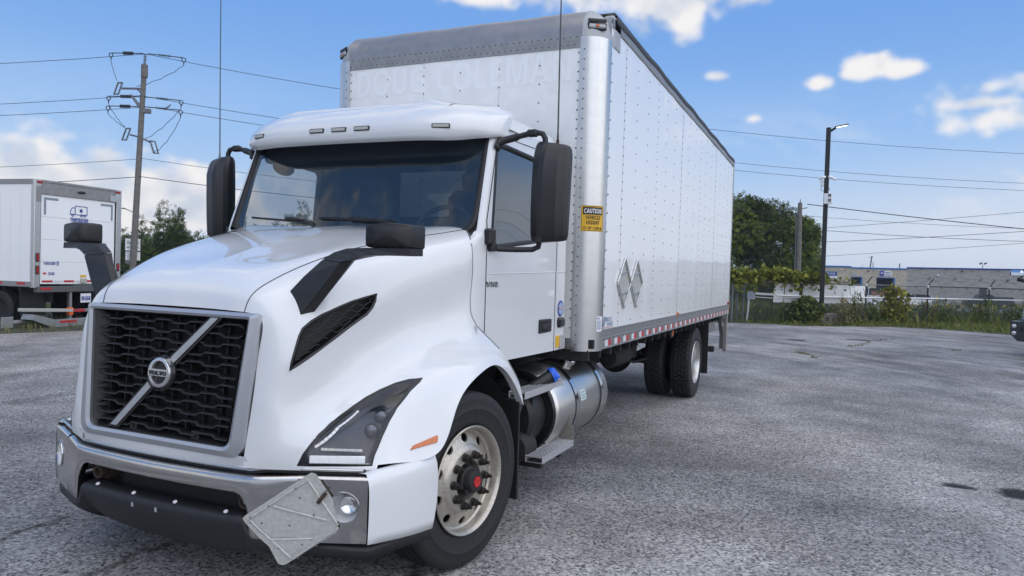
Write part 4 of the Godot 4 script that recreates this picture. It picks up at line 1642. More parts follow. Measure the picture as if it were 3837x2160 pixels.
func interior(truck: Node3D) -> void:
	var o := Node3D.new()
	put(o, "interior", truck)
	# back wall with its window
	var s := sb()
	flat(s)
	for z in [.312, .36]:

		for r in [[-1.03, 1.1, 1.03, 2.12], [-1.03, 2.50, 1.03, 2.64], [-1.03, 2.12, -.45, 2.50], [.45, 2.12, 1.03, 2.50]]:
			quad(s, Vector3(r[0], r[1], z), Vector3(r[0], r[3], z), Vector3(r[2], r[3], z), Vector3(r[2], r[1], z))
	obj("back_wall", s, M.interior, o)
	s = sb()
	quad(s, Vector3(-.46, 2.11, .33), Vector3(-.46, 2.51, .33), Vector3(.46, 2.51, .33), Vector3(.46, 2.11, .33))
	obj("rear_window", s, M.far_glass, o)
	s = sb()
	bx(s, Vector3(-1.0, 1.09, .36), Vector3(1.0, 1.12, 1.72))
	bx(s, Vector3(-1.0, 1.12, 1.66), Vector3(1.0, 1.88, 1.70))
	obj("floor_pan", s, M.interior, o)
	s = sb()
	var D := []
	for j in 21:
		var x := lerpf(-1.0, 1.0, j / 20.0)
		var hump := 0.035 * smoothstep(.15, .3, x) * (1.0 - smoothstep(.65, .8, x))
		D.append([Vector3(x, 1.885, glass_z(x, 1.885) - 0.01), Vector3(x, 1.93 + hump, 1.50), Vector3(x, 1.95 + hump, 1.32), Vector3(x, 1.90, 1.25), Vector3(x, 1.55, 1.30)])
	grid(s, D)
	obj("dashboard", s, M.interior, o)
	# steering wheel
	var w := Transform3D(Basis(Vector3.RIGHT, -0.62), Vector3(.44, 1.985, 1.12))
	s = sb()
	var ring := []
	for k in 33:
		var a := TAU * k / 32.0
		ring.append(w * Vector3(cos(a) * .215, sin(a) * .19, 0.0))
	tube(s, ring, 0.017, 8)
	for q in [[-.2, -.02], [.2, -.02], [0, -.18]]:
		bar(s, w * Vector3(0, -.01, 0), w * Vector3(q[0], q[1], 0), .05, .02, .004, w.basis.z)
	lathe(s, [Vector2(0, .03), Vector2(.06, .025), Vector2(.075, 0)], Transform3D(w.basis * Basis(Vector3.RIGHT, PI / 2), w.origin), 20)
	obj("steering_wheel", s, M.interior, o)
	for x in [-.48, .46]:
		s = sb()
		box(s, Vector3(x, 1.95, .62), Vector3(.46, .70, .16), .06, Basis(Vector3.RIGHT, 0.12))
		box(s, Vector3(x, 1.62, .88), Vector3(.50, .16, .52), .05)
		box(s, Vector3(x, 2.36, .585), Vector3(.30, .20, .11), .04, Basis(Vector3.RIGHT, 0.12))
		obj("seat", s, M.seat, o)
	s = sb()
	bx(s, Vector3(-.95, 2.44, 1.05), Vector3(.95, 2.585, 1.42), .02)
	obj("overhead_console", s, M.interior, o)
	for x in [-.16, .02]:
		s = sb()
		bar(s, Vector3(x, 2.10, .42), Vector3(x + .02, 1.80, .42), .012, .05, .002, Vector3(0, 0, 1))
		obj("safety_strap", s, M.strap, o)
	# passenger side down-view mirror hung in the window
	s = sb()
	lathe(s, [Vector2(0, .03), Vector2(.07, .02), Vector2(.11, 0)], Transform3D(Basis(Vector3.BACK, -PI / 2) * Basis().scaled(Vector3(.55, 1, 1.15)), Vector3(-1.07, 2.455, 1.06)), 20)
	obj("look_down_mirror", s, M.black, o)

func cab_mirror(truck: Node3D, side: float) -> void:
	var o := Node3D.new()
	put(o, "door_mirror", truck)
	# housing in rounded sections from bottom to top: [y, x inner, x outer, z front, z rear, ridge depth]
	var s := sb()
	var sec := [[1.880, 1.285, 1.455, 1.47, 1.405], [1.888, 1.262, 1.487, 1.495, 1.385], [1.92, 1.254, 1.494, 1.505, 1.380], [2.05, 1.252, 1.498, 1.515, 1.378], [2.20, 1.253, 1.502, 1.518, 1.378], [2.36, 1.258, 1.506, 1.515, 1.378], [2.44, 1.262, 1.505, 1.490, 1.378], [2.475, 1.266, 1.500, 1.470, 1.380], [2.497, 1.275, 1.488, 1.450, 1.385], [2.505, 1.29, 1.47, 1.435, 1.395]]
	var rings := []
	for q in sec:
		var xi: float = q[1]
		var xo: float = q[2]
		var zf: float = q[3]
		var zr: float = q[4]
		var w := xo - xi
		var pts := []
		for p in [[0.0, .25], [.03, .55], [.10, .80], [.30, 1.0], [.42, 1.0], [.75, .82], [.93, .55], [.99, .35], [1.0, .12], [.97, 0.0], [.5, 0.0], [.03, 0.0]]:
			var yy: float = q[0] - (0.028 * p[0] if q[0] > 2.4 else 0.0) - (0.014 * (1.0 - p[0]) if q[0] < 1.9 else 0.0)
			pts.append(Vector3((xi + w * p[0]) * side, yy, lerpf(zr, zf, p[1])))
		rings.append(pts)
	for i in 12:
		smooth(s)
		for k in rings.size() - 1:
			cquad(s, rings[k][i], rings[k][(i + 1) % 12], rings[k + 1][(i + 1) % 12], rings[k + 1][i], Vector3(1.38 * side, 2.2, 1.43))
	for e in [0, rings.size() - 1]:
		var cen := Vector3.ZERO
		for p in rings[e]:
			cen += p / 12.0
		for i in 12:
			ctri(s, cen, rings[e][i], rings[e][(i + 1) % 12], Vector3(1.38 * side, 2.2, 1.43))
	obj("housing", s, M.mirror_shell, o)
	s = sb()
	bx(s, Vector3(1.275 * side, 1.92, 1.374), Vector3(1.485 * side, 2.46, 1.379))
	obj("mirror_glass", s, M.mirror_chrome, o)
	# upper and lower arms
	s = sb()
	var P := func(x: float, y: float, z: float) -> Vector3:
		return Vector3(x * side, y, z)
	tube(s, [P.call(1.02, 2.500, 1.455), P.call(1.06, 2.520, 1.43), P.call(1.14, 2.542, 1.41)], 0.024, 10)
	tube(s, [P.call(1.13, 2.540, 1.412), P.call(1.20, 2.558, 1.40), P.call(1.27, 2.563, 1.40), P.call(1.305, 2.555, 1.40), P.call(1.322, 2.525, 1.40), P.call(1.325, 2.48, 1.40)], 0.018, 10)
	box(s, P.call(1.235, 2.562, 1.40), Vector3(.075, .046, .05), .012)
	obj("upper_arm", s, M.black, o)
	s = sb()
	bar(s, P.call(1.01, 2.455, 1.46), P.call(1.035, 2.535, 1.425), .03, .07, .012, Vector3(0, 0, 1))
	obj("upper_mount", s, M.black, o)
	s = sb()
	tube(s, [P.call(1.05, 1.835, 1.585), P.call(1.09, 1.822, 1.55), P.call(1.18, 1.822, 1.48), P.call(1.27, 1.826, 1.43), P.call(1.305, 1.842, 1.42), P.call(1.315, 1.885, 1.42)], 0.018, 10)
	obj("lower_arm", s, M.black, o)
	s = sb()
	box(s, P.call(1.058, 1.895, 1.61), Vector3(.055, .10, .085), .012)
	box(s, P.call(1.060, 1.835, 1.585), Vector3(.06, .06, .06), .012)
	obj("lower_mount", s, M.black, o)
	# whip aerial on top
	s = sb()
	var ax := 1.395 if side > 0.0 else 1.44
	lathe(s, [Vector2(.010, -.02), Vector2(.010, .015), Vector2(.007, .02), Vector2(.006, .05), Vector2(.003, .06)], Transform3D(Basis(), P.call(ax, 2.50, 1.37)), 10)
	obj("aerial_base", s, M.rust if side > 0.0 else M.rivet, o)
	s = sb()
	var lean := -0.012 if side > 0.0 else 0.03
	tube(s, [P.call(ax, 2.54, 1.37), P.call(ax + lean * 0.5, 3.2, 1.37), P.call(ax + lean, 4.1, 1.37)], 0.0052, 6, 0.0036)
	obj("aerial", s, M.aerial, o)

const BW := 1.295
const BZ := -7.12      # rear of the box
const BB := 1.079      # lower edge

func box_top(z: float) -> float:
	return 3.775 + z * 0.0175

func rivet_mesh(s: SurfaceTool, at: Vector3, n: Vector3, r: float) -> void:
	flat(s)
	var x := n.cross(Vector3.UP)
	if x.length() < 0.1:
		x = n.cross(Vector3.RIGHT)
	x = x.normalized()
	var y := n.cross(x)
	var ring := []
	for k in 6:
		ring.append(at + (x * cos(TAU * k / 6) + y * sin(TAU * k / 6)) * r)
	for k in 6:
		ctri(s, at + n * r * 0.7, ring[k], ring[(k + 1) % 6], at - n)

func build_box(truck: Node3D) -> void:
	var b := Node3D.new()
	put(b, "cargo_box", truck)
	# front wall in three sheets
	var edges := [-1.125, -.325, .40, 1.125]
	for k in 3:
		var s := sb()
		bx(s, Vector3(edges[k] + 0.001, 1.165, .155 + (0.0015 if k == 1 else 0.0)), Vector3(edges[k + 1] - 0.001, 3.535, .180 + (0.0015 if k == 1 else 0.0)), 0.001)
		obj("front_panel", s, M.frp, b)
	var s := sb()
	bx(s, Vector3(-1.125, BB, .150), Vector3(1.125, 1.166, .186), 0.003)
	bx(s, Vector3(-1.125, 1.098, .186), Vector3(1.125, 1.108, .192), 0.002)
	bx(s, Vector3(-1.125, 1.136, .186), Vector3(1.125, 1.146, .192), 0.002)
	obj("front_sill", s, M.rail, b)
	# ghost of removed lettering on the front wall, a touch cleaner than the rest
	text("ghost_lettering", "DOUG COLEMAN", 0.235, M.frp_ghost, b, Transform3D(Basis(), Vector3(0.005, 3.325, .1812)), "Droid Sans", true, 2.06, 0.0006)
	# rounded corner posts
	for side in [1.0, -1.0]:
		s = sb()
		var P := []
		for i in 13:
			var row := []
			var y := lerpf(BB - 0.012, 3.545, i / 12.0)
			row.append(Vector3(1.105 * side, y, .190))
			for k in 17:
				var a := k / 16.0 * PI * 0.5
				row.append(Vector3((1.130 + sin(a) * (BW + 0.004 - 1.130)) * side, y, .014 + cos(a) * .176))
			row.append(Vector3((BW + 0.004) * side, y, -.020))
			P.append(row)
		grid(s, P, side > 0.0)
		obj("corner_post", s, M.alu, b)
	# silver cap along the front of the roof
	s = sb()
	var prof := [Vector2(3.515, .188), Vector2(3.56, .190)]
	for k in 11:
		var a := k / 10.0 * PI * 0.5
		prof.append(Vector2(3.575 + sin(a) * .235, -.055 + cos(a) * .242))
	prof.append(Vector2(3.815, -.16))
	var C := []
	for i in 41:
		var x := lerpf(-1.115, 1.115, i / 40.0)
		var row := []
		for q in prof:
			var dent := 0.006 * sin(x * 9.0 + q.x * 5.0) * smoothstep(3.6, 3.75, q.x)
			if x < -0.85: dent += -0.012 * sin((x + 0.85) * 30.0) * smoothstep(3.55, 3.7, q.x) * (1.0 - smoothstep(3.74, 3.80, q.x))
			row.append(Vector3(x, q.x, q.y + dent))
		C.append(row)
	grid(s, C)
	obj("front_cap", s, M.cap, b)
	s = sb()
	bx(s, Vector3(-1.125, 3.462, .180), Vector3(1.125, 3.520, .187), 0.002)
	obj("cap_flange", s, M.cap, b)
	for side in [1.0, -1.0]:
		# cast corner: the cap's curve swept round the post
		s = sb()
		var K := []
		for i in 13:
			var a := i / 12.0 * PI * 0.5
			var row := []
			for q in prof:
				var r: float = q.y + 0.055 + 0.06
				var back := 0.0
				if q.y < 0.02: back = 0.0
				row.append(Vector3((1.112 + sin(a) * maxf(0.0, r - 0.115)) * side, q.x + 0.006 * sin(a * 2.0), -.055 + cos(a) * maxf(0.0, (q.y + 0.055)) - (0.0 if q.y > -.055 else .10)))
			K.append(row)
		grid(s, K, side < 0.0)
		var core := PackedVector2Array()
		for q in prof:
			core.append(Vector2(q.x - .012 if q.x > 3.6 else q.x, q.y - .010))
		core.append(Vector2(3.515, -.26))
		core.append(Vector2(3.80, -.26))
		var co := PackedVector2Array()
		for k in core.size() - 2: co.append(core[k])
		co.append(Vector2(3.803, -.26))
		co.append(Vector2(3.515, -.26))
		prism(s, co, Transform3D(Basis(Vector3(0, 1, 0), Vector3(0, 0, 1), Vector3(1, 0, 0)), Vector3.ZERO), minf(1.06 * side, 1.15 * side), maxf(1.06 * side, 1.15 * side))
		var cn := obj("cap_corner", s, M.cast, b)
		s = sb()
		bx(s, Vector3(1.20 * side, 3.50, -.26), Vector3(1.303 * side, 3.775, -.05), 0.02)
		obj("cheek", s, M.cast, cn)
		# amber clearance lamp in its recess
		var l := Node3D.new()
		put(l, "clearance_lamp", truck)
		var n := Vector3(0.52 * side, 0.10, 0.85).normalized()
		var bs := Basis.looking_at(-n)
		var at := Vector3(1.215 * side, 3.628, .128)
		s = sb()
		box(s, at + n * 0.004, Vector3(.155, .062, .02), .008, bs)
		obj("base", s, M.gap, l)
		s = sb()
		box(s, at + n * 0.016, Vector3(.135, .036, .02), .008, bs)
		obj("holder", s, M.cast, l)
		s = sb()
		box(s, at + n * 0.026, Vector3(.030, .026, .012), .008, bs)
		obj("lens", s, M.amber, l)
		s = sb()
		bar(s, at + bs * Vector3(-.075, .045, .015), at + bs * Vector3(.075, .045, .015), .03, .016, .006, n)
		obj("hood", s, M.black, l)
	# side walls: sheets about 1.2 m wide, faintly quilted between the rivet rows
	for side in [1.0, -1.0]:
		var zs := [0.0, -.46, -1.68, -2.90, -4.12, -5.34, -6.56, BZ]
		for k in zs.size() - 1:
			var z0: float = zs[k]
			var z1: float = zs[k + 1]
			s = sb()
			var P := []
			var n := maxi(6, int((z0 - z1) / 0.045))
			for i in 33:
				var row := []
				for j in n + 1:
					var z := lerpf(z0, z1, float(j) / n)
					var y := lerpf(1.155, box_top(z) - .085, i / 32.0)
					var u := (z + .46) / .4067
					var bulge := pow(sin(u * PI), 2.0)
					var w := 0.0018 * bulge * (0.7 + 0.6 * sin(y * 1.3 + floor(u) * 2.1)) + 0.0011 * sin(y * 5.1 + z * 1.1 + floor(u) * 1.7) * bulge + 0.0009 * sin(y * 2.3 + z * 3.1)
					row.append(Vector3((BW + w + (0.001 if k % 2 else 0.0)) * side, y, z))
				P.append(row)
			grid(s, P, side < 0.0)
			obj("side_panel", s, M.panel, b)
		# rivet rows
		s = sb()
		for c in 19:
			var z := -.053 - c * .4067 + (0.0 if c else 0.0)
			if z < BZ + 0.05: break
			var seam := c % 3 == 1
			var step := 0.075 if seam else 0.15
			var y := 1.28
			while y < box_top(z) - 0.12:
				rivet_mesh(s, Vector3((BW + 0.0015) * side, y, z), Vector3(side, 0, 0), 0.0085)
				y += step
		var yy := 1.12
		while yy < 3.5:
			rivet_mesh(s, Vector3((BW + 0.005) * side, yy, -.008), Vector3(side, 0, 0), 0.006)
			rivet_mesh(s, Vector3((BW + 0.004) * side, yy, BZ + .03), Vector3(side, 0, 0), 0.006)
			yy += .075
		var zz := -.1
		while zz > BZ:
			rivet_mesh(s, Vector3((BW + 0.010) * side, 1.222, zz), Vector3(side, 0, 0), 0.004)
			rivet_mesh(s, Vector3((BW + 0.008) * side, box_top(zz) - .075, zz), Vector3(side, 0, 0), 0.005)
			zz -= .05
		obj("side_rivets", s, M.rivet, b).set_meta("kind", "stuff")
		# upper rail and the dark roof membrane folded over it
		s = sb()
		var U := []
		for j in 25:
			var z := lerpf(-.02, BZ, j / 24.0)
			var t := box_top(z)
			U.append([Vector3((BW + 0.002) * side, t - .115, z), Vector3((BW + 0.008) * side, t - .110, z), Vector3((BW + 0.008) * side, t - .035, z), Vector3((BW - 0.002) * side, t - .028, z)])
		grid(s, U, side > 0.0)
		obj("top_rail", s, M.rail, b)
		s = sb()
		U = []
		for j in 61:
			var z := lerpf(-.10, BZ, j / 60.0)
			var t := box_top(z) + 0.006 * sin(z * 7.0) + 0.005 * sin(z * 3.1)
			U.append([Vector3((BW + 0.009) * side, t - .045, z), Vector3((BW + 0.016) * side, t - .030, z), Vector3((BW + 0.012) * side, t + .008, z), Vector3((BW - 0.10) * side, t + .024, z)])
		grid(s, U, side > 0.0)
		obj("roof_edge", s, M.roof_trim, b)
		# lower rail: punched strip, two ribs, channel with reflective tape
		s = sb()
		bx(s, Vector3((BW - .03) * side, 1.165, -.02), Vector3((BW + .0085) * side, 1.236, BZ), 0.002)
		bx(s, Vector3((BW - .03) * side, BB, -.02), Vector3((BW + .006) * side, 1.166, BZ), 0.002)
		bx(s, Vector3(BW * side, 1.158, -.02), Vector3((BW + .014) * side, 1.170, BZ), 0.003)
		bx(s, Vector3(BW * side, BB - .004, -.02), Vector3((BW + .016) * side, BB + .010, BZ), 0.003)
		obj("bottom_rail", s, M.rail, b)
		s = sb()
		zz = -.07
		while zz > BZ:
			rivet_mesh(s, Vector3((BW + .0065) * side, 1.150, zz), Vector3(side, 0, 0), 0.008)
			rivet_mesh(s, Vector3((BW + .0065) * side, 1.100, zz - .01), Vector3(side, 0, 0), 0.006)
			zz -= .277
		obj("rail_bolts", s, M.rivet, b).set_meta("kind", "stuff")
		zz = -.085
		while zz > BZ + .1:
			s = sb()
			bx(s, Vector3((BW + .005) * side, 1.092, zz), Vector3((BW + .0075) * side, 1.144, zz - .09))
			obj("white_reflector", s, M.tape_white, b)
			s = sb()
			bx(s, Vector3((BW + .005) * side, 1.092, zz - .09), Vector3((BW + .0077) * side, 1.144, zz - .175))
			obj("red_reflector", s, M.red, b)
			zz -= .2755
		s = sb()
		bx(s, Vector3(BW * side, 1.222, -2.90), Vector3((BW + .022) * side, 1.262, -2.96), 0.006)
		obj("side_marker_lamp", s, M.amber, truck)
		s = sb()
		bx(s, Vector3(BW * side, 1.235, -6.98), Vector3((BW + .018) * side, 1.275, -7.05), 0.005)
		obj("side_marker_lamp", s, M.red_lamp, truck)
		# rear frame edge
		s = sb()
		bx(s, Vector3((BW - .08) * side, BB, BZ - .06), Vector3((BW + .006) * side, box_top(BZ) - .01, BZ + .002), 0.004)
		obj("rear_post", s, M.rail, b)
	# roof, rear wall, floor
	s = sb()
	quad(s, Vector3(-BW, 3.80, -.08), Vector3(BW, 3.80, -.08), Vector3(BW, box_top(BZ) + .012, BZ), Vector3(-BW, box_top(BZ) + .012, BZ))
	obj("roof", s, M.frp, b)
	s = sb()
	bx(s, Vector3(-BW + .08, BB, BZ - .04), Vector3(BW - .08, box_top(BZ) - .02, BZ), 0.003)
	obj("rear_door", s, M.panel, b)
	s = sb()
	bx(s, Vector3(-BW + .02, BB + .01, BZ), Vector3(BW - .02, 1.16, .15))
	obj("floor", s, M.dark, b)
	# front wall rivets
	s = sb()
	for c in 7:
		var x: float = [-.70, -.325, .035, .40, .76, -1.09, 1.09][c]
		var step: float = 0.075 if c in [1, 5, 6] else 0.15
		var y := 1.25
		while y < 3.44:
			rivet_mesh(s, Vector3(x, y, .1815), Vector3(0, 0, 1), 0.0075)
			y += step
	var x := -1.09
	while x < 1.10:
		rivet_mesh(s, Vector3(x, 3.490, .187), Vector3(0, 0, 1), 0.008)
		rivet_mesh(s, Vector3(x + .02, 3.548, .190), Vector3(0, 0, 1), 0.008)
		x += .055
	for y in 31:
		rivet_mesh(s, Vector3(1.14, 1.12 + y * .0775, .190), Vector3(0.1, 0, 1).normalized(), 0.0075)
		rivet_mesh(s, Vector3(-1.14, 1.12 + y * .0775, .190), Vector3(-0.1, 0, 1).normalized(), 0.0075)
	obj("front_rivets", s, M.rivet, b).set_meta("kind", "stuff")
	box_signs(truck)

# a patch bent round the right-hand corner post; u runs round the post, in metres
func post_patch(s: SurfaceTool, u0: float, u1: float, y0: float, y1: float, off: float) -> void:
	var r := .170 + off
	var P := []
	for i in 2:
		var row := []
		for k in 13:
			var a := lerpf(u0, u1, k / 12.0) / .170
			row.append(Vector3(1.130 + sin(a) * r, y1 if i else y0, .014 + cos(a) * (r + .006)))
		P.append(row)
	grid(s, P, true)

func post_xf(u: float, y: float, off: float) -> Transform3D:
	var a := u / .170
	return Transform3D(Basis(Vector3.UP, a), Vector3(1.130 + sin(a) * (.170 + off), y, .014 + cos(a) * (.176 + off)))

func box_signs(truck: Node3D) -> void:
	var g := Node3D.new()
	put(g, "height_sticker", truck)
	var s := sb()
	post_patch(s, .025, .222, 2.018, 2.222, .0015)
	obj("ground", s, M.yellow, g)
	s = sb()
	post_patch(s, .040, .206, 2.150, 2.208, .0028)
	obj("black_panel", s, M.print_black, g)
	s = sb()
	for q in [[.030, .218, 2.023, 2.0265], [.030, .218, 2.2135, 2.217]]:
		post_patch(s, q[0], q[1], q[2], q[3], .0028)
	post_patch(s, .030, .0325, 2.023, 2.217, .0028)
	post_patch(s, .2155, .218, 2.023, 2.217, .0028)
	obj("border", s, M.print_black, g)
	text("lettering", "CAUTION", .036, M.print_white, g, post_xf(.123, 2.179, .0040), "Droid Sans", true, 0.150, 0.001, .17)
	text("lettering", "VEHICLE", .030, M.print_black, g, post_xf(.123, 2.128, .0028), "Droid Sans", true, 0.128, 0.001, .17)
	text("lettering", "HEIGHT", .030, M.print_black, g, post_xf(.123, 2.088, .0028), "Droid Sans", true, 0.112, 0.001, .17)
	text("lettering", "12' 10\" • 3.91 m", .021, M.print_black, g, post_xf(.123, 2.044, .0028), "Droid Sans", true, 0.165, 0.001, .17)
	g = Node3D.new()
	put(g, "rating_label", truck)
	s = sb()
	post_patch(s, .185, .268, 1.225, 1.345, .0015)
	obj("ground", s, M.print_white, g)
	s = sb()
	post_patch(s, .192, .225, 1.322, 1.336, .0026)
	for k in 11:
		post_patch(s, .192, .246 if k % 3 else .258, 1.308 - k * .0068, 1.3115 - k * .0068, .0026)
	obj("print", s, M.print_gray, g)
	# maker's mark on the side
	g = Node3D.new()
	put(g, "maker_mark", truck)
	var side := Basis(Vector3.UP, PI / 2)
	text("lettering", "MULTI", .036, M.print_gray, g, Transform3D(side, Vector3(BW + .004, 1.312, -.19)), "Droid Sans", true, 0.17, 0.0006)
	text("lettering", "VANS", .036, M.print_gray, g, Transform3D(side, Vector3(BW + .004, 1.272, -.22)), "Droid Sans", true, 0.17, 0.0006)
	s = sb()
	for k in 3:
		prism(s, PackedVector2Array([Vector2(k * .022, 0), Vector2(k * .022 + .010, 0), Vector2(k * .022 + .048, .085), Vector2(k * .022 + .036, .085)]), Transform3D(side, Vector3(BW + .0035, 1.253, -.015)), 0, .001)
	obj("slashes", s, M.print_gray, g)
	s = sb()
	bx(s, Vector3(BW + .003, 1.243, -.02), Vector3(BW + .0045, 1.247, -.335))
	obj("underline", s, M.red, g)
	# two diamond placard holders on the side
	for c in [[-.598, 1.610], [-1.012, 1.603]]:
		g = Node3D.new()
		put(g, "diamond_holder", truck)
		var k: float = c[0]
		var cy: float = c[1]
		var zr := func(u: float, v: float, off: float) -> Vector3:
			return Vector3(BW + off, cy + v, k - u)
		s = sb()
		flat(s)
		var h := 0.206
		quad(s, zr.call(-h, 0, .006), zr.call(0, h, .006), zr.call(h, 0, .006), zr.call(0, -h, .006))
		obj("plate", s, M.placard, g)
		s = sb()
		var cs := [Vector2(-h, 0), Vector2(0, h + .012), Vector2(h, 0), Vector2(0, -h - .012)]
		for i in 4:
			var a: Vector2 = cs[i]
			var b: Vector2 = cs[(i + 1) % 4]
			bar(s, zr.call(a.x, a.y, .012), zr.call(b.x, b.y, .012), .022, .016, .004, Vector3.RIGHT)
		obj("frame", s, M.alu, g)
		s = sb()
		bar(s, zr.call(-.118, .075, .012), zr.call(.118, .108, .012), .014, .014, .003, Vector3.RIGHT)
		bar(s, zr.call(-.118, -.105, .012), zr.call(.118, -.075, .012), .014, .014, .003, Vector3.RIGHT)
		obj("rib", s, M.alu, g)

func tyre(s: SurfaceTool, R: float, w: float, rim: float) -> void:
	var h := w * 0.5
	var prof := [Vector2(rim - .012, h * .70), Vector2(rim, h * .80), Vector2(rim + .02, h * .92), Vector2(rim + .03, h * .945), Vector2(rim + .035, h * .94), Vector2(R - .14, h), Vector2(R - .10, h * 1.01), Vector2(R - .096, h * 1.025), Vector2(R - .092, h * 1.01), Vector2(R - .055, h * .965), Vector2(R - .048, h * .97), Vector2(R - .03, h * .93), Vector2(R - .012, h * .86), Vector2(R - .004, h * .80)]
	var tread := []
	for y in [.80, .60, .60, .52, .52, .24, .24, .16, .16, -.16, -.16, -.24, -.24, -.52, -.52, -.60, -.60]:
		tread.append(y)
	var deep := false
	var i := 0
	for k in [[.62, 0.0], [.61, .012], [.53, .012], [.52, 0.0], [.25, 0.0], [.24, .012], [.16, .012], [.15, 0.0], [-.15, 0.0], [-.16, .012], [-.24, .012], [-.25, 0.0], [-.52, 0.0], [-.53, .012], [-.61, .012], [-.62, 0.0]]:
		prof.append(Vector2(R - k[1], h * k[0]))
	for k in range(13, -1, -1):
		prof.append(Vector2(prof[k].x, -prof[k].y))
	lathe(s, prof, Transform3D(Basis(Vector3.BACK, -PI / 2)), 72, 0.75)

func block_tyre(s: SurfaceTool, R: float, w: float, rim: float) -> void:
	var h := w * 0.5
	var prof := [Vector2(rim - .012, h * .70), Vector2(rim, h * .80), Vector2(rim + .03, h * .945), Vector2(R - .14, h), Vector2(R - .10, h * 1.01), Vector2(R - .05, h * .97), Vector2(R - .024, h * .92), Vector2(R - .020, h * .80)]
	for k in range(7, -1, -1):
		prof.append(Vector2(prof[k].x, -prof[k].y))
	lathe(s, prof, Transform3D(Basis(Vector3.BACK, -PI / 2)), 72, 0.75)
	# five rows of lugs
	var rows := [[-.93, -.60, .0], [-.55, -.215, .5], [-.165, .165, .0], [.215, .55, .5], [.60, .93, .0]]
	var n := 44
	for r in rows:
		for k in n:
			var a0: float = TAU * (k + r[2] + 0.06) / n
			var a1: float = TAU * (k + r[2] + 0.90) / n
			var x0: float = h * r[0]
			var x1: float = h * r[1]
			var P := func(x: float, a: float, rr: float) -> Vector3:
				return Vector3(x, sin(a) * rr, cos(a) * rr)
			var e0 := 0.014 if r[0] < -.9 else 0.0
			var e1 := 0.014 if r[1] > .9 else 0.0
			var c := P.call((x0 + x1) * 0.5, (a0 + a1) * 0.5, R - .02) as Vector3
			flat(s)
			var skew := 0.02 if r[2] > 0.2 else -0.02
			var t := [P.call(x0, a0, R - e0), P.call(x1, a0 + skew, R - e1), P.call(x1, a1 + skew, R - e1), P.call(x0, a1, R - e0)]
			var d := [P.call(x0, a0, R - .024), P.call(x1, a0 + skew, R - .024), P.call(x1, a1 + skew, R - .024), P.call(x0, a1, R - .024)]
			cquad(s, t[0], t[1], t[2], t[3], c)
			for q in 4:
				cquad(s, t[q], t[(q + 1) % 4], d[(q + 1) % 4], d[q], c)

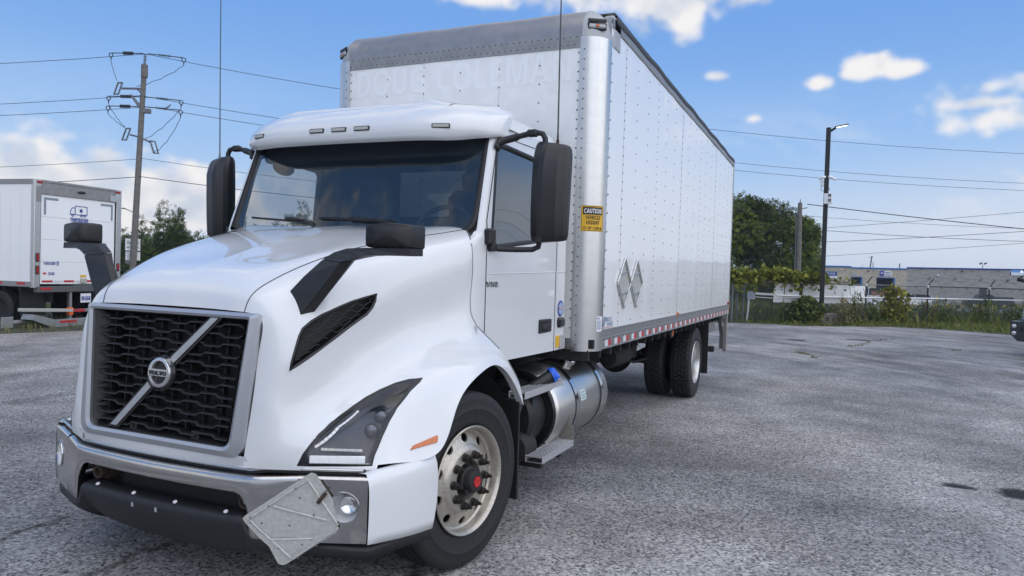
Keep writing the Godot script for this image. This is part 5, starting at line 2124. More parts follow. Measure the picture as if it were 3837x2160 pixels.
func front_wheel(truck: Node3D, side: float) -> void:
	var w := Node3D.new()
	put(w, "front_wheel", truck)
	# steered a little, so the near wheel shows more of its face
	w.position = Vector3(1.043 * side, .498, 1.998)
	w.rotation.y = -0.155 + (PI if side < 0.0 else 0.0)
	var s := sb()
	tyre(s, .498, .282, .300)
	obj("tyre", s, M.rubber, w)
	var ax := Transform3D(Basis(Vector3.BACK, -PI / 2))
	s = sb()
	# rim lip and barrel
	lathe(s, [Vector2(.300, .118), Vector2(.309, .140), Vector2(.304, .146), Vector2(.296, .143), Vector2(.286, .118), Vector2(.282, .085), Vector2(.270, .078)], ax, 64, 0.9)
	# disc with ten hand holes
	var disc := func(r: float) -> float:
		if r > .20: return lerpf(.108, .078, (r - .20) / .07)
		if r > .175: return lerpf(.128, .108, (r - .175) / .025)
		return .128
	smooth(s)
	var XY := func(a: float, r: float, off: float) -> Vector3:
		return Vector3(disc.call(r) + off, sin(a) * r, cos(a) * r)
	var deeps := []
	for k in 10:
		var a0 := TAU * (k + 0.5) / 10.0
		var N := 24
		var inn := []
		var out := []
		var deep := []
		for i in N:
			var f := TAU * i / N
			var du := cos(f)
			var dv := sin(f)
			inn.append(XY.call(a0 + du * .029 / .236, .236 + dv * .025, 0.0))
			deep.append(XY.call(a0 + du * .027 / .236, .236 + dv * .023, -.010))
			var t := minf((PI / 10.0) / maxf(absf(du), 1e-4), .034 / maxf(absf(dv), 1e-4))
			var tu := minf(t, 1e3)
			# to the edge of the sector
			var m := maxf(absf(du) / (PI / 10.0), absf(dv) / .034)
			out.append(XY.call(a0 + du / m, .236 + dv / m, 0.0))
		band(s, inn, out)
		deeps.append([deep, inn])
		# corners of the sector
		for c in [[-1, -1], [-1, 1], [1, -1], [1, 1]]:
			var ca: float = a0 + c[0] * PI / 10.0
			var cr: float = .236 + c[1] * .034
			var cp: Vector3 = XY.call(ca, cr, 0.0)
			var best := 0
			for i in N:
				if ((out[i] + out[(i + 1) % N]) * 0.5 - cp).length() < ((out[best] + out[(best + 1) % N]) * 0.5 - cp).length(): best = i
			tri(s, out[best], out[(best + 1) % N], cp)
	for q in deeps:
		smooth(s)
		band(s, q[0], q[1])
	lathe(s, [Vector2(.202, .1075), Vector2(.190, .117), Vector2(.178, .126), Vector2(.165, .129), Vector2(.113, .129), Vector2(.110, .122), Vector2(.110, .08)], ax, 64, 0.7)
	obj("rim", s, M.wheel, w)
	s = sb()
	lathe(s, [Vector2(.282, -.10), Vector2(.275, .05)], ax, 40)
	lathe(s, [Vector2(.27, .02), Vector2(.0, .02)], ax, 40)
	obj("drum", s, M.dark, w)
	s = sb()
	lathe(s, [Vector2(.110, .09), Vector2(.100, .098), Vector2(.082, .10), Vector2(.080, .135), Vector2(.066, .142), Vector2(.062, .180), Vector2(.056, .188), Vector2(.035, .190), Vector2(.033, .186), Vector2(0, .186)], ax, 36, 0.6)
	box(s, Vector3(.15, -.05, .05), Vector3(.03, .03, .03), .006)
	obj("hub", s, M.hub, w)
	s = sb()
	lathe(s, [Vector2(.030, .187), Vector2(.030, .193), Vector2(.016, .194), Vector2(.014, .190), Vector2(0, .190)], ax, 24, 0.6)
	obj("hub_cap", s, M.red, w)
	for k in 10:
		s = sb()
		var a := TAU * k / 10.0
		var c := Transform3D(ax.basis, Vector3(.128, sin(a) * .1425, cos(a) * .1425))
		lathe(s, [Vector2(.026, 0), Vector2(.026, .006), Vector2(.021, .012), Vector2(.0205, .030), Vector2(.017, .036), Vector2(.011, .036), Vector2(.0105, .060), Vector2(.0, .062)], c, 8, 0.4)
		obj("wheel_nut", s, M.nut, w)

func rear_wheels(truck: Node3D, side: float) -> void:
	for k in 2:
		var w := Node3D.new()
		put(w, "rear_wheel", truck)
		w.position = Vector3((1.085 if k == 0 else .725) * side, .492, -4.715)
		if side < 0.0: w.rotation.y = PI
		w.rotation.x = 0.03 * k
		var s := sb()
		block_tyre(s, .492, .270, .288)
		obj("tyre", s, M.rubber, w)
		var ax := Transform3D(Basis(Vector3.BACK, -PI / 2))
		s = sb()
		var f := 1.0 if k == 0 else -1.0
		lathe(s, [Vector2(.292, .110 * f), Vector2(.300, .128 * f), Vector2(.296, .134 * f), Vector2(.288, .131 * f), Vector2(.278, .10 * f), Vector2(.272, .06 * f), Vector2(.266, -.03 * f), Vector2(.24, -.05 * f), Vector2(.17, -.055 * f), Vector2(.168, -.05 * f), Vector2(.11, -.05 * f), Vector2(.11, .05 * f), Vector2(.0, .06 * f)], ax, 48, 0.7)
		obj("rim", s, M.rim_bright if k == 0 else M.chassis, w)

func build_chassis(truck: Node3D) -> void:
	for side in [1.0, -1.0]:
		front_wheel(truck, side)
		rear_wheels(truck, side)
	var c := Node3D.new()
	put(c, "chassis", truck)
	for side in [1.0, -1.0]:
		var s := sb()
		bx(s, Vector3(.36 * side, .72, -7.0), Vector3(.44 * side, .99, 2.6), .004)
		obj("frame_rail", s, M.chassis, c)
		s = sb()
		bx(s, Vector3(.40 * side, .99, -7.0), Vector3(.50 * side, 1.07, .1), .004)
		obj("sill_beam", s, M.chassis, c)
		s = sb()
		# bracket and tail of the body
		bar(s, Vector3(1.18 * side, 1.06, -6.92), Vector3(1.19 * side, .72, -7.20), .06, .05, .005)
		bx(s, Vector3(1.16 * side, .47, -7.24), Vector3(1.23 * side, .80, -7.16), .006)
		bx(s, Vector3(1.13 * side, .99, -7.25), Vector3(1.24 * side, 1.08, -6.85), .006)
		obj("liftgate_leg", s, M.galv, c)
		s = sb()
		bx(s, Vector3(1.205 * side, .42, -7.30), Vector3(1.27 * side, 1.24, -7.235), .008)
		obj("tail_post", s, M.rail, c)
		s = sb()
		bx(s, Vector3(.62 * side, .26, -5.375), Vector3(1.27 * side, 1.04, -5.36), .002)
		obj("mud_flap", s, M.black, c)
		s = sb()
		bx(s, Vector3(.55 * side, .58, -5.47), Vector3(1.345 * side, .665, -5.40), .006)
		obj("flap_hanger", s, M.chassis, c)
		s = sb()
		box(s, Vector3(1.22 * side, 1.0, -3.02), Vector3(.03, .105, .07), .012)
		var h := obj("marker_bracket", s, M.rust, c)
		s = sb()
		box(s, Vector3(1.236 * side, 1.005, -3.02), Vector3(.014, .065, .045), .006)
		obj("lens", s, M.amber, h)
	var s := sb()
	for z in 24:
		bx(s, Vector3(-1.24, .99, -6.9 + z * .305), Vector3(1.24, 1.075, -6.86 + z * .305))
	obj("crossmembers", s, M.chassis, c)
	s = sb()
	bx(s, Vector3(-1.15, .80, -6.75), Vector3(1.15, .98, -5.7), .02)
	obj("liftgate_pack", s, M.rail, c)
	# rear axle
	s = sb()
	tube(s, [Vector3(-.95, .5, -4.715), Vector3(.95, .5, -4.715)], .085, 16)
	lathe(s, [Vector2(.0, -.22), Vector2(.15, -.18), Vector2(.235, -.06), Vector2(.245, .05), Vector2(.17, .18), Vector2(.09, .30), Vector2(.0, .32)], Transform3D(Basis(Vector3.RIGHT, PI / 2), Vector3(.06, .50, -4.72)), 24)
	tube(s, [Vector3(.05, .52, -4.4), Vector3(0, .62, 1.5)], .06, 12)
	obj("rear_axle", s, M.chassis, c)
	for side in [1.0, -1.0]:
		s = sb()
		for k in 5:
			bar(s, Vector3(.52 * side, .66 - k * .022 + .0, -5.2 + k * .09), Vector3(.52 * side, .62 - k * .022, -4.2 - k * .09), .075, .018, .003)
		box(s, Vector3(.52 * side, .75, -3.85), Vector3(.12, .34, .16), .02)
		box(s, Vector3(.56 * side, .80, -4.75), Vector3(.16, .22, .3), .04)
		tube(s, [Vector3(.60 * side, .9, -4.3), Vector3(.66 * side, .74, -4.42), Vector3(.62 * side, .55, -4.5)], .035, 10)
		tube(s, [Vector3(.30 * side, .55, -3.9), Vector3(.50 * side, .50, -4.1), Vector3(.70 * side, .56, -4.32)], .02, 8)
		obj("suspension", s, M.chassis, c)
		s = sb()
		lathe(s, [Vector2(0, -.36), Vector2(.10, -.34), Vector2(.125, -.29), Vector2(.125, .29), Vector2(.10, .34), Vector2(0, .36)], Transform3D(Basis(Vector3.RIGHT, PI / 2), Vector3(.62 * side, .72, -2.8)), 20)
		obj("air_tank", s, M.chassis, c)
	s = sb()
	tube(s, [Vector3(-1.0, .46, 1.998), Vector3(1.0, .46, 1.998)], .07, 12)
	bx(s, Vector3(-.36, .55, 1.0), Vector3(.36, 1.15, 2.7), .05)
	obj("engine_block", s, M.dark, c)
	s = sb()
	bx(s, Vector3(-.35, .60, -1.2), Vector3(.35, 1.0, .6), .04)
	obj("gearbox", s, M.dark, c)
	fuel_tank(truck, 1.0)
	fuel_tank(truck, -1.0)
	steps(truck, 1.0)
	steps(truck, -1.0)

func fuel_tank(truck: Node3D, side: float) -> void:
	var t := Node3D.new()
	put(t, "fuel_tank", truck)
	var cx := .885 * side
	var cy := .645
	var xf := Transform3D(Basis(Vector3.RIGHT, -PI / 2), Vector3(cx, cy, 0))   # local y runs to the rear
	var R := .325
	var s := sb()
	lathe(s, [Vector2(0, -.70), Vector2(.29, -.70), Vector2(R - .012, -.69), Vector2(R, -.67), Vector2(R, .52), Vector2(R - .012, .545), Vector2(.27, .56), Vector2(0, .565)], xf, 64, 0.9)
	obj("barrel", s, M.tank, t)
	for z in [-.28, .36]:
		s = sb()
		lathe(s, [Vector2(R, z - .030), Vector2(R + .006, z - .030), Vector2(R + .006, z + .030), Vector2(R, z + .030)], xf, 64, 0.6)
		obj("strap", s, M.steel_strap, t)
		for e in [-.034, .034]:
			s = sb()
			lathe(s, [Vector2(R, z + e - .005), Vector2(R + .004, z + e - .005), Vector2(R + .004, z + e + .005), Vector2(R, z + e + .005)], xf, 64, 0.6)
			obj("strap_liner", s, M.rubber, t)
	s = sb()
	lathe(s, [Vector2(0, .0), Vector2(.29, .0), Vector2(.305, -.014), Vector2(.305, -.03)], Transform3D(Basis(Vector3.RIGHT, PI / 2), Vector3(cx, cy, .712)), 40)
	obj("front_end", s, M.black_gloss, t)
	# filler cap on top
	var cap := Transform3D(Basis(Vector3.BACK, -.42 * side), Vector3(cx + .128 * side, cy + .30, .02))
	s = sb()
	lathe(s, [Vector2(.050, -.02), Vector2(.050, .012), Vector2(.062, .014), Vector2(.062, .040), Vector2(.056, .047), Vector2(.028, .047), Vector2(.026, .040), Vector2(0, .040)], cap, 28, 0.6)
	obj("filler_cap", s, M.steel_strap, t)
	s = sb()
	var lab := Transform3D(Basis(Vector3.BACK, -PI / 2 * 0.98 * side), Vector3(0, 0, 0))
	var P := []
	for i in 2:
		var row := []
		for k in 7:
			var a := lerpf(.10, .36, k / 6.0)
			row.append(Vector3(cx + cos(a) * (R + .0015) * side, cy + sin(a) * (R + .0015), .13 - i * .13 + .06))
		P.append(row)
	grid(s, P)
	var lb := obj("label", s, M.label_green, t)
	s = sb()
	for q in 3:
		var row2 := []
		for i in 2:
			var r3 := []
			for k in 2:
				var a := .14 + q * .07 + k * .035
				r3.append(Vector3(cx + cos(a) * (R + .003) * side, cy + sin(a) * (R + .003), .165 - i * .08))
			row2.append(r3)
		grid(s, row2)
	obj("print", s, M.print_gray, lb)
	# exhaust fluid tank with its blue cap, ahead of the fuel tank
	s = sb()
	lathe(s, [Vector2(0, -.98), Vector2(.23, -.975), Vector2(.255, -.95), Vector2(.255, -.72), Vector2(0, -.72)], Transform3D(Basis(Vector3.RIGHT, -PI / 2), Vector3(cx - .02 * side, cy + .0, 0)), 40)
	var dt := obj("fluid_tank", s, M.black, t)
	s = sb()
	tube(s, [Vector3(1.02 * side, .84, .82), Vector3(1.125 * side, .925, .66)], .042, 16)
	obj("filler_neck", s, M.black, dt)
	s = sb()
	var bc := Transform3D(Basis(Quaternion(Vector3.UP, Vector3(.62 * side, .42, -.55).normalized())), Vector3(1.130 * side, .930, .645))
	lathe(s, [Vector2(.056, -.012), Vector2(.056, .016), Vector2(.050, .022), Vector2(0, .024)], bc, 20, 0.6)
	box(s, bc * Vector3(0, .032, 0), Vector3(.095, .022, .026), .006, bc.basis)
	obj("blue_cap", s, M.blue_cap, dt)
	# loose bits between wheel and tank
	s = sb()
	bar(s, Vector3(1.06 * side, .84, 1.02), Vector3(1.0 * side, .52, 1.10), .10, .012, .002, Vector3(1, 0, 0))
	bx(s, Vector3(.92 * side, .40, 1.12), Vector3(1.05 * side, .66, 1.16), .004)
	obj("bracket", s, M.galv, t)
	s = sb()
	lathe(s, [Vector2(0, -.09), Vector2(.09, -.08), Vector2(.10, -.05), Vector2(.10, .10), Vector2(0, .11)], Transform3D(Basis(Vector3.RIGHT, -PI / 2), Vector3(1.03 * side, .46, 1.0)), 20)
	obj("air_dryer", s, M.chassis, t)

func steps(truck: Node3D, side: float) -> void:
	# two punched treads on a bracket plate: [y, x inner, x outer, z front, z rear]
	for q in [[.873, 1.025, 1.150, 1.185, .455], [.425, 1.115, 1.246, 1.075, .445]]:
		var st := Node3D.new()
		put(st, "step", truck)
		var y: float = q[0]
		var x0: float = q[1]
		var x1: float = q[2]
		var s := sb()
		bx(s, Vector3((x1 - .008) * side, y - .040, q[3]), Vector3(x1 * side, y + .002, q[4]), .002)
		bx(s, Vector3(x0 * side, y - .040, q[3]), Vector3((x0 + .008) * side, y + .002, q[4]), .002)
		bx(s, Vector3(x0 * side, y - .044, q[3] - .004), Vector3(x1 * side, y - .040, q[4]), .001)
		obj("edge", s, M.step_alu, st)
		# tread: bars and cross pieces leave the punched slots open
		s = sb()
		var nx := 4
		var nz := 24
		for i in nx + 1:
			var x := lerpf(x0 + .008, x1 - .012, float(i) / nx)
			bx(s, Vector3(x * side, y - .006, q[3]), Vector3((x + .010) * side, y, q[4]), .001)
		for k in nz + 1:
			var z := lerpf(q[3] - .006, q[4] + .006, float(k) / nz)
			bx(s, Vector3(x0 * side, y - .007, z + .005), Vector3(x1 * side, y + .003 * (k % 2), z - .005), .001)
		obj("tread", s, M.step_alu, st)
		s = sb()
		bx(s, Vector3((x0 + .01) * side, y - .036, q[3] - .012), Vector3((x1 - .01) * side, y - .030, q[4] + .01))
		obj("tray", s, M.dark, st)
		s = sb()
		bx(s, Vector3((x0 - .25) * side, y - .105, q[3] - .10), Vector3((x1 - .05) * side, y - .045, q[3] - .14), .004)
		bx(s, Vector3((x0 - .25) * side, y - .105, q[4] + .14), Vector3((x1 - .05) * side, y - .045, q[4] + .18), .004)
		obj("arm", s, M.chassis, st)
	var s := sb()
	var po := PackedVector2Array([Vector2(1.06, .835), Vector2(1.150, .84), Vector2(1.175, .73), Vector2(1.246, .49), Vector2(1.249, .425), Vector2(1.137, .425), Vector2(1.07, .76)])
	if side < 0.0:
		for i in po.size(): po[i].x = -po[i].x
	prism(s, po, Transform3D(Basis(), Vector3(0, 0, .455)), -.004, .004)
	obj("step_bracket", s, M.galv_warm, truck)
	s = sb()
	var pd := PackedVector2Array([Vector2(.80, .84), Vector2(1.10, .84), Vector2(1.10, .70), Vector2(.98, .55), Vector2(.80, .46)])
	if side < 0.0:
		for i in pd.size(): pd[i].x = -pd[i].x
	prism(s, pd, Transform3D(Basis(), Vector3(0, 0, .93)), -.004, .004)
	obj("step_hanger", s, M.chassis, truck)

# far edge of the paved lot, left to right
const EDGE := [-60,-30, -30,-14, -20,-8.5, -15.5,-5.0, -13.4,-3.6, -12.6,-6.5, -12,-14, -9,-21.0, -4,-22.2, -0.8,-22.6, .85,-23.2, 1.6,-22.9, 2.6,-23.6, 3.4,-24.6, 4.8,-25.6, 6.2,-25.5, 7.3,-25.1, 8.3,-24.5, 11,-23.0, 16,-21, 60,-14]

func asphalt() -> StandardMaterial3D:
	var m := StandardMaterial3D.new()
	m.roughness = 0.88
	m.metallic_specular = 0.35
	var n := FastNoiseLite.new()
	n.noise_type = FastNoiseLite.TYPE_CELLULAR
	n.cellular_return_type = FastNoiseLite.RETURN_CELL_VALUE
	n.frequency = 0.15
	n.fractal_type = FastNoiseLite.FRACTAL_FBM
	n.fractal_octaves = 2
	n.fractal_gain = 0.75
	n.seed = 3
	var t := NoiseTexture2D.new()
	t.width = 1024
	t.height = 1024
	t.seamless = true
	t.noise = n
	var g := Gradient.new()
	g.offsets = PackedFloat32Array([0.05, 0.22, 0.42, 0.62, 0.80, 0.95])
	g.colors = PackedColorArray([Color(.25, .25, .245), Color(.45, .445, .44), Color(.60, .595, .58), Color(.69, .68, .66), Color(.77, .755, .73), Color(.88, .86, .83)])
	t.color_ramp = g
	m.albedo_texture = t
	m.uv1_scale = Vector3.ONE / 2.6
	# broad wear, oil, tyre sweeps and weedy cracks on a 64 m sheet
	m.detail_enabled = true
	m.detail_blend_mode = BaseMaterial3D.BLEND_MODE_MUL
	m.detail_uv_layer = BaseMaterial3D.DETAIL_UV_2
	m.detail_albedo = wear_picture()
	m.heightmap_enabled = true
	m.heightmap_texture = t
	m.heightmap_scale = 0.5
	return m

func wear_picture() -> ImageTexture:
	var W := 1024
	var im := Image.create(W, W, false, Image.FORMAT_RGB8)
	var a := FastNoiseLite.new()
	a.noise_type = FastNoiseLite.TYPE_SIMPLEX_SMOOTH
	a.frequency = 0.011
	a.fractal_octaves = 5
	a.seed = 4
	var b := FastNoiseLite.new()
	b.noise_type = FastNoiseLite.TYPE_SIMPLEX_SMOOTH
	b.frequency = 0.05
	b.fractal_octaves = 4
	b.seed = 9
	for y in W:
		for x in W:
			var wx := (float(x) / W - 0.5) * 48.0 - 6.0
			var wz := (float(y) / W - 0.5) * 48.0 - 4.0
			var v := 0.86 + a.get_noise_2d(x, y) * 0.24 + b.get_noise_2d(x, y) * 0.13
			# sweeping tyre marks on the right-hand side
			var arc := Vector2(wx + 6.0, wz + 2.0).length()
			var sweep := b.get_noise_2d(arc * 28.0, 3.0 + atan2(wz + 2.0, wx + 6.0) * 6.0)
			v -= maxf(0.0, sweep) * 0.30 * smoothstep(-5.0, -13.0, wz)
			# paler, dustier strip along the left
			v += 0.05 * smoothstep(-3.0, -9.0, wx)
			var warm := 0.02 * a.get_noise_2d(x + 400, y) + 0.015 * smoothstep(-2.0, -10.0, wx)
			for q in [[3.98, -1.46, .125, .07], [4.55, -1.48, .33, .20], [1.9, -16.2, .25, .18], [3.5, -17.7, .35, .25], [6.0, -3.2, .12, .08], [3.2, 1.9, .05, .04], [-7.5, 1.0, .5, .3]]:
				var e := Vector2((wx - q[0]) / q[2], (wz - q[1]) / q[3]).length() + b.get_noise_2d(x * 3.0, y * 3.0) * 0.5
				v = lerpf(v, 0.28, (1.0 - smoothstep(0.75, 1.1, e)))
			im.set_pixel(x, y, Color(v + warm, v, v - warm + 0.012))
	# cracks wandering over the sheet
	rng.seed = 31
	for k in 26:
		var p := Vector2(rng.randf() * W, rng.randf() * W)
		var a0 := rng.randf() * TAU
		for i in rng.randi_range(40, 150):
			a0 += rng.randfn() * .22
			p += Vector2(cos(a0), sin(a0))
			var x := posmod(int(p.x), W)
			var y := posmod(int(p.y), W)
			var c := im.get_pixel(x, y)
			var f := rng.randf_range(.45, .8)
			im.set_pixel(x, y, Color(c.r * f, c.g * f, c.b * f * .97))
	# pairs of tyre tracks
	for q in [[2.5, 9.0, 14.0, -20.0], [4.5, 10.0, 9.0, -22.0], [-9.0, 14.0, -7.0, -2.0], [7.0, 6.0, 3.0, -18.0]]:
		for side in [-1.0, 1.0]:
			for i in 1600:
				var t := i / 1600.0
				var wx: float = lerpf(q[0], q[2], t) + side * .95 + sin(t * 3.0) * 1.2
				var wz: float = lerpf(q[1], q[3], t)
				for j in 6:
					var x := int((wx + 6.0 + j * .045) / 48.0 * W + W * .5)
					var y := int((wz + 4.0) / 48.0 * W + W * .5)
					if x < 0 or y < 0 or x >= W or y >= W: continue
					var c := im.get_pixel(x, y)
					var g := 1.0 - .035 * (0.5 + 0.5 * b.get_noise_2d(x * 2.0, y * 2.0))
					im.set_pixel(x, y, Color(c.r * g, c.g * g, c.b * g))
	return ImageTexture.create_from_image(im)

func land_height(x: float, z: float) -> float:
	# beyond the fence the ground falls away towards the warehouse
	var d := (-z - 30.0) * 0.8 + (x - 4.0) * 0.35
	var h := -1.45 * smoothstep(0.0, 38.0, d)
	h -= 0.35 * smoothstep(16.0, 30.0, -x) * smoothstep(-30.0, -8.0, z)
	return h

func build_ground() -> void:
	var lot := PackedVector2Array()
	for i in range(0, EDGE.size(), 2):
		lot.append(Vector2(EDGE[i], EDGE[i + 1]))
	lot.append(Vector2(60, 60))
	lot.append(Vector2(-60, 60))
	var idx := Geometry2D.triangulate_polygon(lot)
	var s := sb()
	flat(s)
	for i in range(0, idx.size(), 3):
		var q := [lot[idx[i]], lot[idx[i + 1]], lot[idx[i + 2]]]
		if (q[1] - q[0]).cross(q[2] - q[0]) < 0.0:
			q = [q[0], q[2], q[1]]
		for p in q:
			s.set_uv(p)
			s.set_uv2(Vector2((p.x + 6.0) / 48.0 + 0.5, (p.y + 4.0) / 48.0 + 0.5))
			s.add_vertex(Vector3(p.x, 0.0, p.y))
	var o := obj("pavement", s, asphalt(), self)
	o.set_meta("kind", "structure")
	# land around it, out to the horizon
	var soil := worn(mat(lin(.075, .085, .035), .95), 0.55, 0.12, 41)
	s = sb()
	smooth(s)
	var xs := [-1500, -700, -350, -180, -120]
	for k in 46: xs.append(-90 + k * 4)
	xs.append_array([120, 180, 350, 700, 1500])
	var zs := [-2500, -900, -400, -250, -180]
	for k in 42: zs.append(-150 + k * 4)
	zs.append_array([60, 180, 500])
	var P := []
	for z in zs:
		var row := []
		for x in xs:
			row.append(Vector3(x, land_height(x, z) - 0.006 - (0.02 if z > -20 else 0.0), z))
		P.append(row)
	grid(s, P)
	o = obj("ground", s, soil, self)
	o.set_meta("kind", "structure")
	# warehouse yard
	s = sb()
	flat(s)
	var Y := PackedVector2Array([Vector2(-20, -82), Vector2(14, -78), Vector2(60, -70), Vector2(60, -125), Vector2(-20, -125)])
	quad(s, Vector3(-20, -1.43, -88), Vector3(-20, -1.43, -125), Vector3(70, -1.43, -125), Vector3(70, -1.43, -80))
	o = obj("yard_road", s, worn(mat(lin(.16, .16, .16), .9), .8, .3, 44), self)
	o.set_meta("kind", "structure")
	grass()

func blade_mesh(w: float, h: float, bend: float) -> ArrayMesh:
	var s := sb()
	smooth(s)
	var a := [Vector3(-w, 0, 0), Vector3(w, 0, 0), Vector3(w * .7, h * .55, bend * .35), Vector3(-w * .7, h * .55, bend * .35), Vector3(0, h, bend)]
	quad(s, a[0], a[1], a[2], a[3])
	tri(s, a[3], a[2], a[4])
	s.generate_normals()
	return s.commit()

func scatter(called: String, mesh: Mesh, m: Material, xf: Array, cols: Array, parent: Node, kind := "stuff") -> MultiMeshInstance3D:
	var mm := MultiMesh.new()
	mm.transform_format = MultiMesh.TRANSFORM_3D
	mm.use_colors = true
	mm.mesh = mesh
	mm.instance_count = xf.size()
	for i in xf.size():
		mm.set_instance_transform(i, xf[i])
		mm.set_instance_color(i, cols[i])
	var o := MultiMeshInstance3D.new()
	o.multimesh = mm
	o.material_override = m
	put(o, called, parent)
	if kind: o.set_meta("kind", kind)
	return o

func leaf_mat(back := 0.35) -> StandardMaterial3D:
	var m := StandardMaterial3D.new()
	m.albedo_color = Color.WHITE
	m.vertex_color_use_as_albedo = true
	m.roughness = 0.65
	m.metallic_specular = 0.3
	m.backlight_enabled = true
	m.backlight = Color(back, back, back * 0.6)
	return m

func tint(a: Color, b: Color, k := 0.25) -> Color:
	var c := a.lerp(b, rng.randf())
	var f := 1.0 + rng.randf_range(-k, k)
	return Color(c.r * f, c.g * f, c.b * f)

func in_lot(x: float, z: float) -> bool:
	if z > -3.0: return x > -13.5
	var last := 1e9
	for i in range(0, EDGE.size() - 2, 2):
		if x >= EDGE[i] and x <= EDGE[i + 2]:
			var t: float = (x - EDGE[i]) / maxf(0.001, EDGE[i + 2] - EDGE[i])
			return z > lerpf(EDGE[i + 1], EDGE[i + 3], t)
	return false

func grass() -> void:
	var xf := []
	var cols := []
	var n := 0
	while n < 26000:
		var x := rng.randf_range(-3.0, 14.0)
		var z := rng.randf_range(-44.0, -21.0)
		var line := -23.6 - maxf(0.0, x - 0.6) * 0.98
		if in_lot(x, z) or z < line - 9.0 : 
			n += 1
			continue
		var near := z > line - 0.6
		var h := rng.randf_range(.07, .20) if near else rng.randf_range(.2, .62)
		if rng.randf() < 0.06: h *= 1.6
		xf.append(Transform3D(Basis(Vector3.UP, rng.randf() * TAU).scaled(Vector3(h * 1.6 + .3, h, h)), Vector3(x, land_height(x, z) - .02, z)))
		cols.append(tint(lin(.075, .12, .018), lin(.18, .17, .04), .35))
		n += 1
	scatter("grass", blade_mesh(.035, 1.0, .35), leaf_mat(), xf, cols, self)
	# dry grass by the parked trailer on the left
	xf = []
	cols = []
	for k in 9000:
		var x := rng.randf_range(-34.0, -12.2)
		var z := rng.randf_range(-19.0, -3.0)
		if in_lot(x, z) and rng.randf() > 0.02: continue
		var h := rng.randf_range(.05, .22)
		xf.append(Transform3D(Basis(Vector3.UP, rng.randf() * TAU).scaled(Vector3(h * 2.2 + .3, h, h)), Vector3(x, land_height(x, z) - .02, z)))
		cols.append(tint(lin(.10, .13, .03), lin(.26, .20, .09), .3))
	scatter("grass", blade_mesh(.03, 1.0, .3), leaf_mat(), xf, cols, self)
	# weeds growing in the cracks of the paving
	xf = []
	cols = []
	for q in [[3.48, -15.57, 3.74, -17.0], [2.06, -12.48, 2.37, -12.13], [2.45, -11.6, 2.6, -11.5], [3.85, -17.7, 4.5, -18.8], [3.2, -15.2, 3.5, -15.6], [-13.9, -4.2, -16.5, -4.0], [-14.5, -3.6, -17.5, -3.9], [5.6, -16, 5.8, -16.1]]:
		for k in 22:
			var t := rng.randf()
			xf.append(Transform3D(Basis(Vector3.UP, rng.randf() * TAU).scaled(Vector3(.5, rng.randf_range(.02, .07), .08)), Vector3(lerpf(q[0], q[2], t) + rng.randf_range(-.06, .06), 0, lerpf(q[1], q[3], t) + rng.randf_range(-.06, .06))))
			cols.append(tint(lin(.10, .10, .04), lin(.20, .17, .08), .3))
	scatter("weeds", blade_mesh(.03, 1.0, .3), leaf_mat(), xf, cols, self)

# crown of leaf sprays round a set of clump centres [centre, radius]
func crown(parent: Node3D, clumps: Array, per: int, leaf: Mesh, c0: Color, c1: Color, hang := 0.0, size := 1.0) -> void:
	var xf := []
	var cols := []
	for c in clumps:
		var n := int(per * c[1] * c[1])
		var tone := rng.randf_range(0.75, 1.2)
		for k in n:
			var d := Vector3(rng.randfn(), rng.randfn(), rng.randfn()).normalized()
			var r: float = c[1] * (0.55 + 0.55 * sqrt(rng.randf()))
			var p: Vector3 = c[0] + d * r * Vector3(1.0, 0.85, 1.0)
			var out := (d + Vector3(0, -hang, 0) + Vector3(rng.randfn(), rng.randfn(), rng.randfn()) * 0.35).normalized()
			var side := out.cross(Vector3(rng.randfn(), rng.randfn(), rng.randfn())).normalized()
			var b := Basis(side, out, side.cross(out))
			var s := size * rng.randf_range(0.6, 1.3)
			xf.append(Transform3D(b.scaled_local(Vector3.ONE * s), p))
			var t := tint(c0, c1, 0.3)
			cols.append(Color(t.r * tone, t.g * tone, t.b * tone))
	scatter("crown", leaf, M.leaf, xf, cols, parent)

func spray_mesh(n: int, length: float, w: float) -> ArrayMesh:
	# a twig with n small leaves
	var s := sb()
	smooth(s)
	for k in n:
		var t := (k + 0.5) / n
		var a := Vector3(0, t * length, 0)
		var d := Vector3((1.0 if k % 2 else -1.0) * 0.8, 0.55, 0.35 * sin(k * 2.3)).normalized() * length * 0.42 * (1.2 - t * 0.5)
		var sd := d.cross(Vector3(0.2, 0.3, 1)).normalized() * w
		tri(s, a, a + d * 0.5 + sd, a + d)
		tri(s, a, a + d, a + d * 0.5 - sd)
	s.generate_normals()
	return s.commit()

func trunk_of(parent: Node3D, h: float, r: float, clumps: Array, m: Material) -> void:
	var s := sb()
	tube(s, [Vector3(0, -.4, 0), Vector3(r * .3, h * .35, 0), Vector3(-r * .4, h * .7, r * .3), Vector3(0, h * .95, 0)], r, 8, r * .2)
	obj("trunk", s, m, parent)
	for k in mini(clumps.size(), 9):
		var c: Vector3 = clumps[k * clumps.size() / mini(clumps.size(), 9)][0]
		s = sb()
		var y0 := clampf(c.y * 0.6, h * .12, h * .7)
		tube(s, [Vector3(0, y0, 0), Vector3(c.x * .5, lerpf(y0, c.y, .6), c.z * .5), c], r * .32, 6, r * .08)
		obj("limb", s, m, parent)

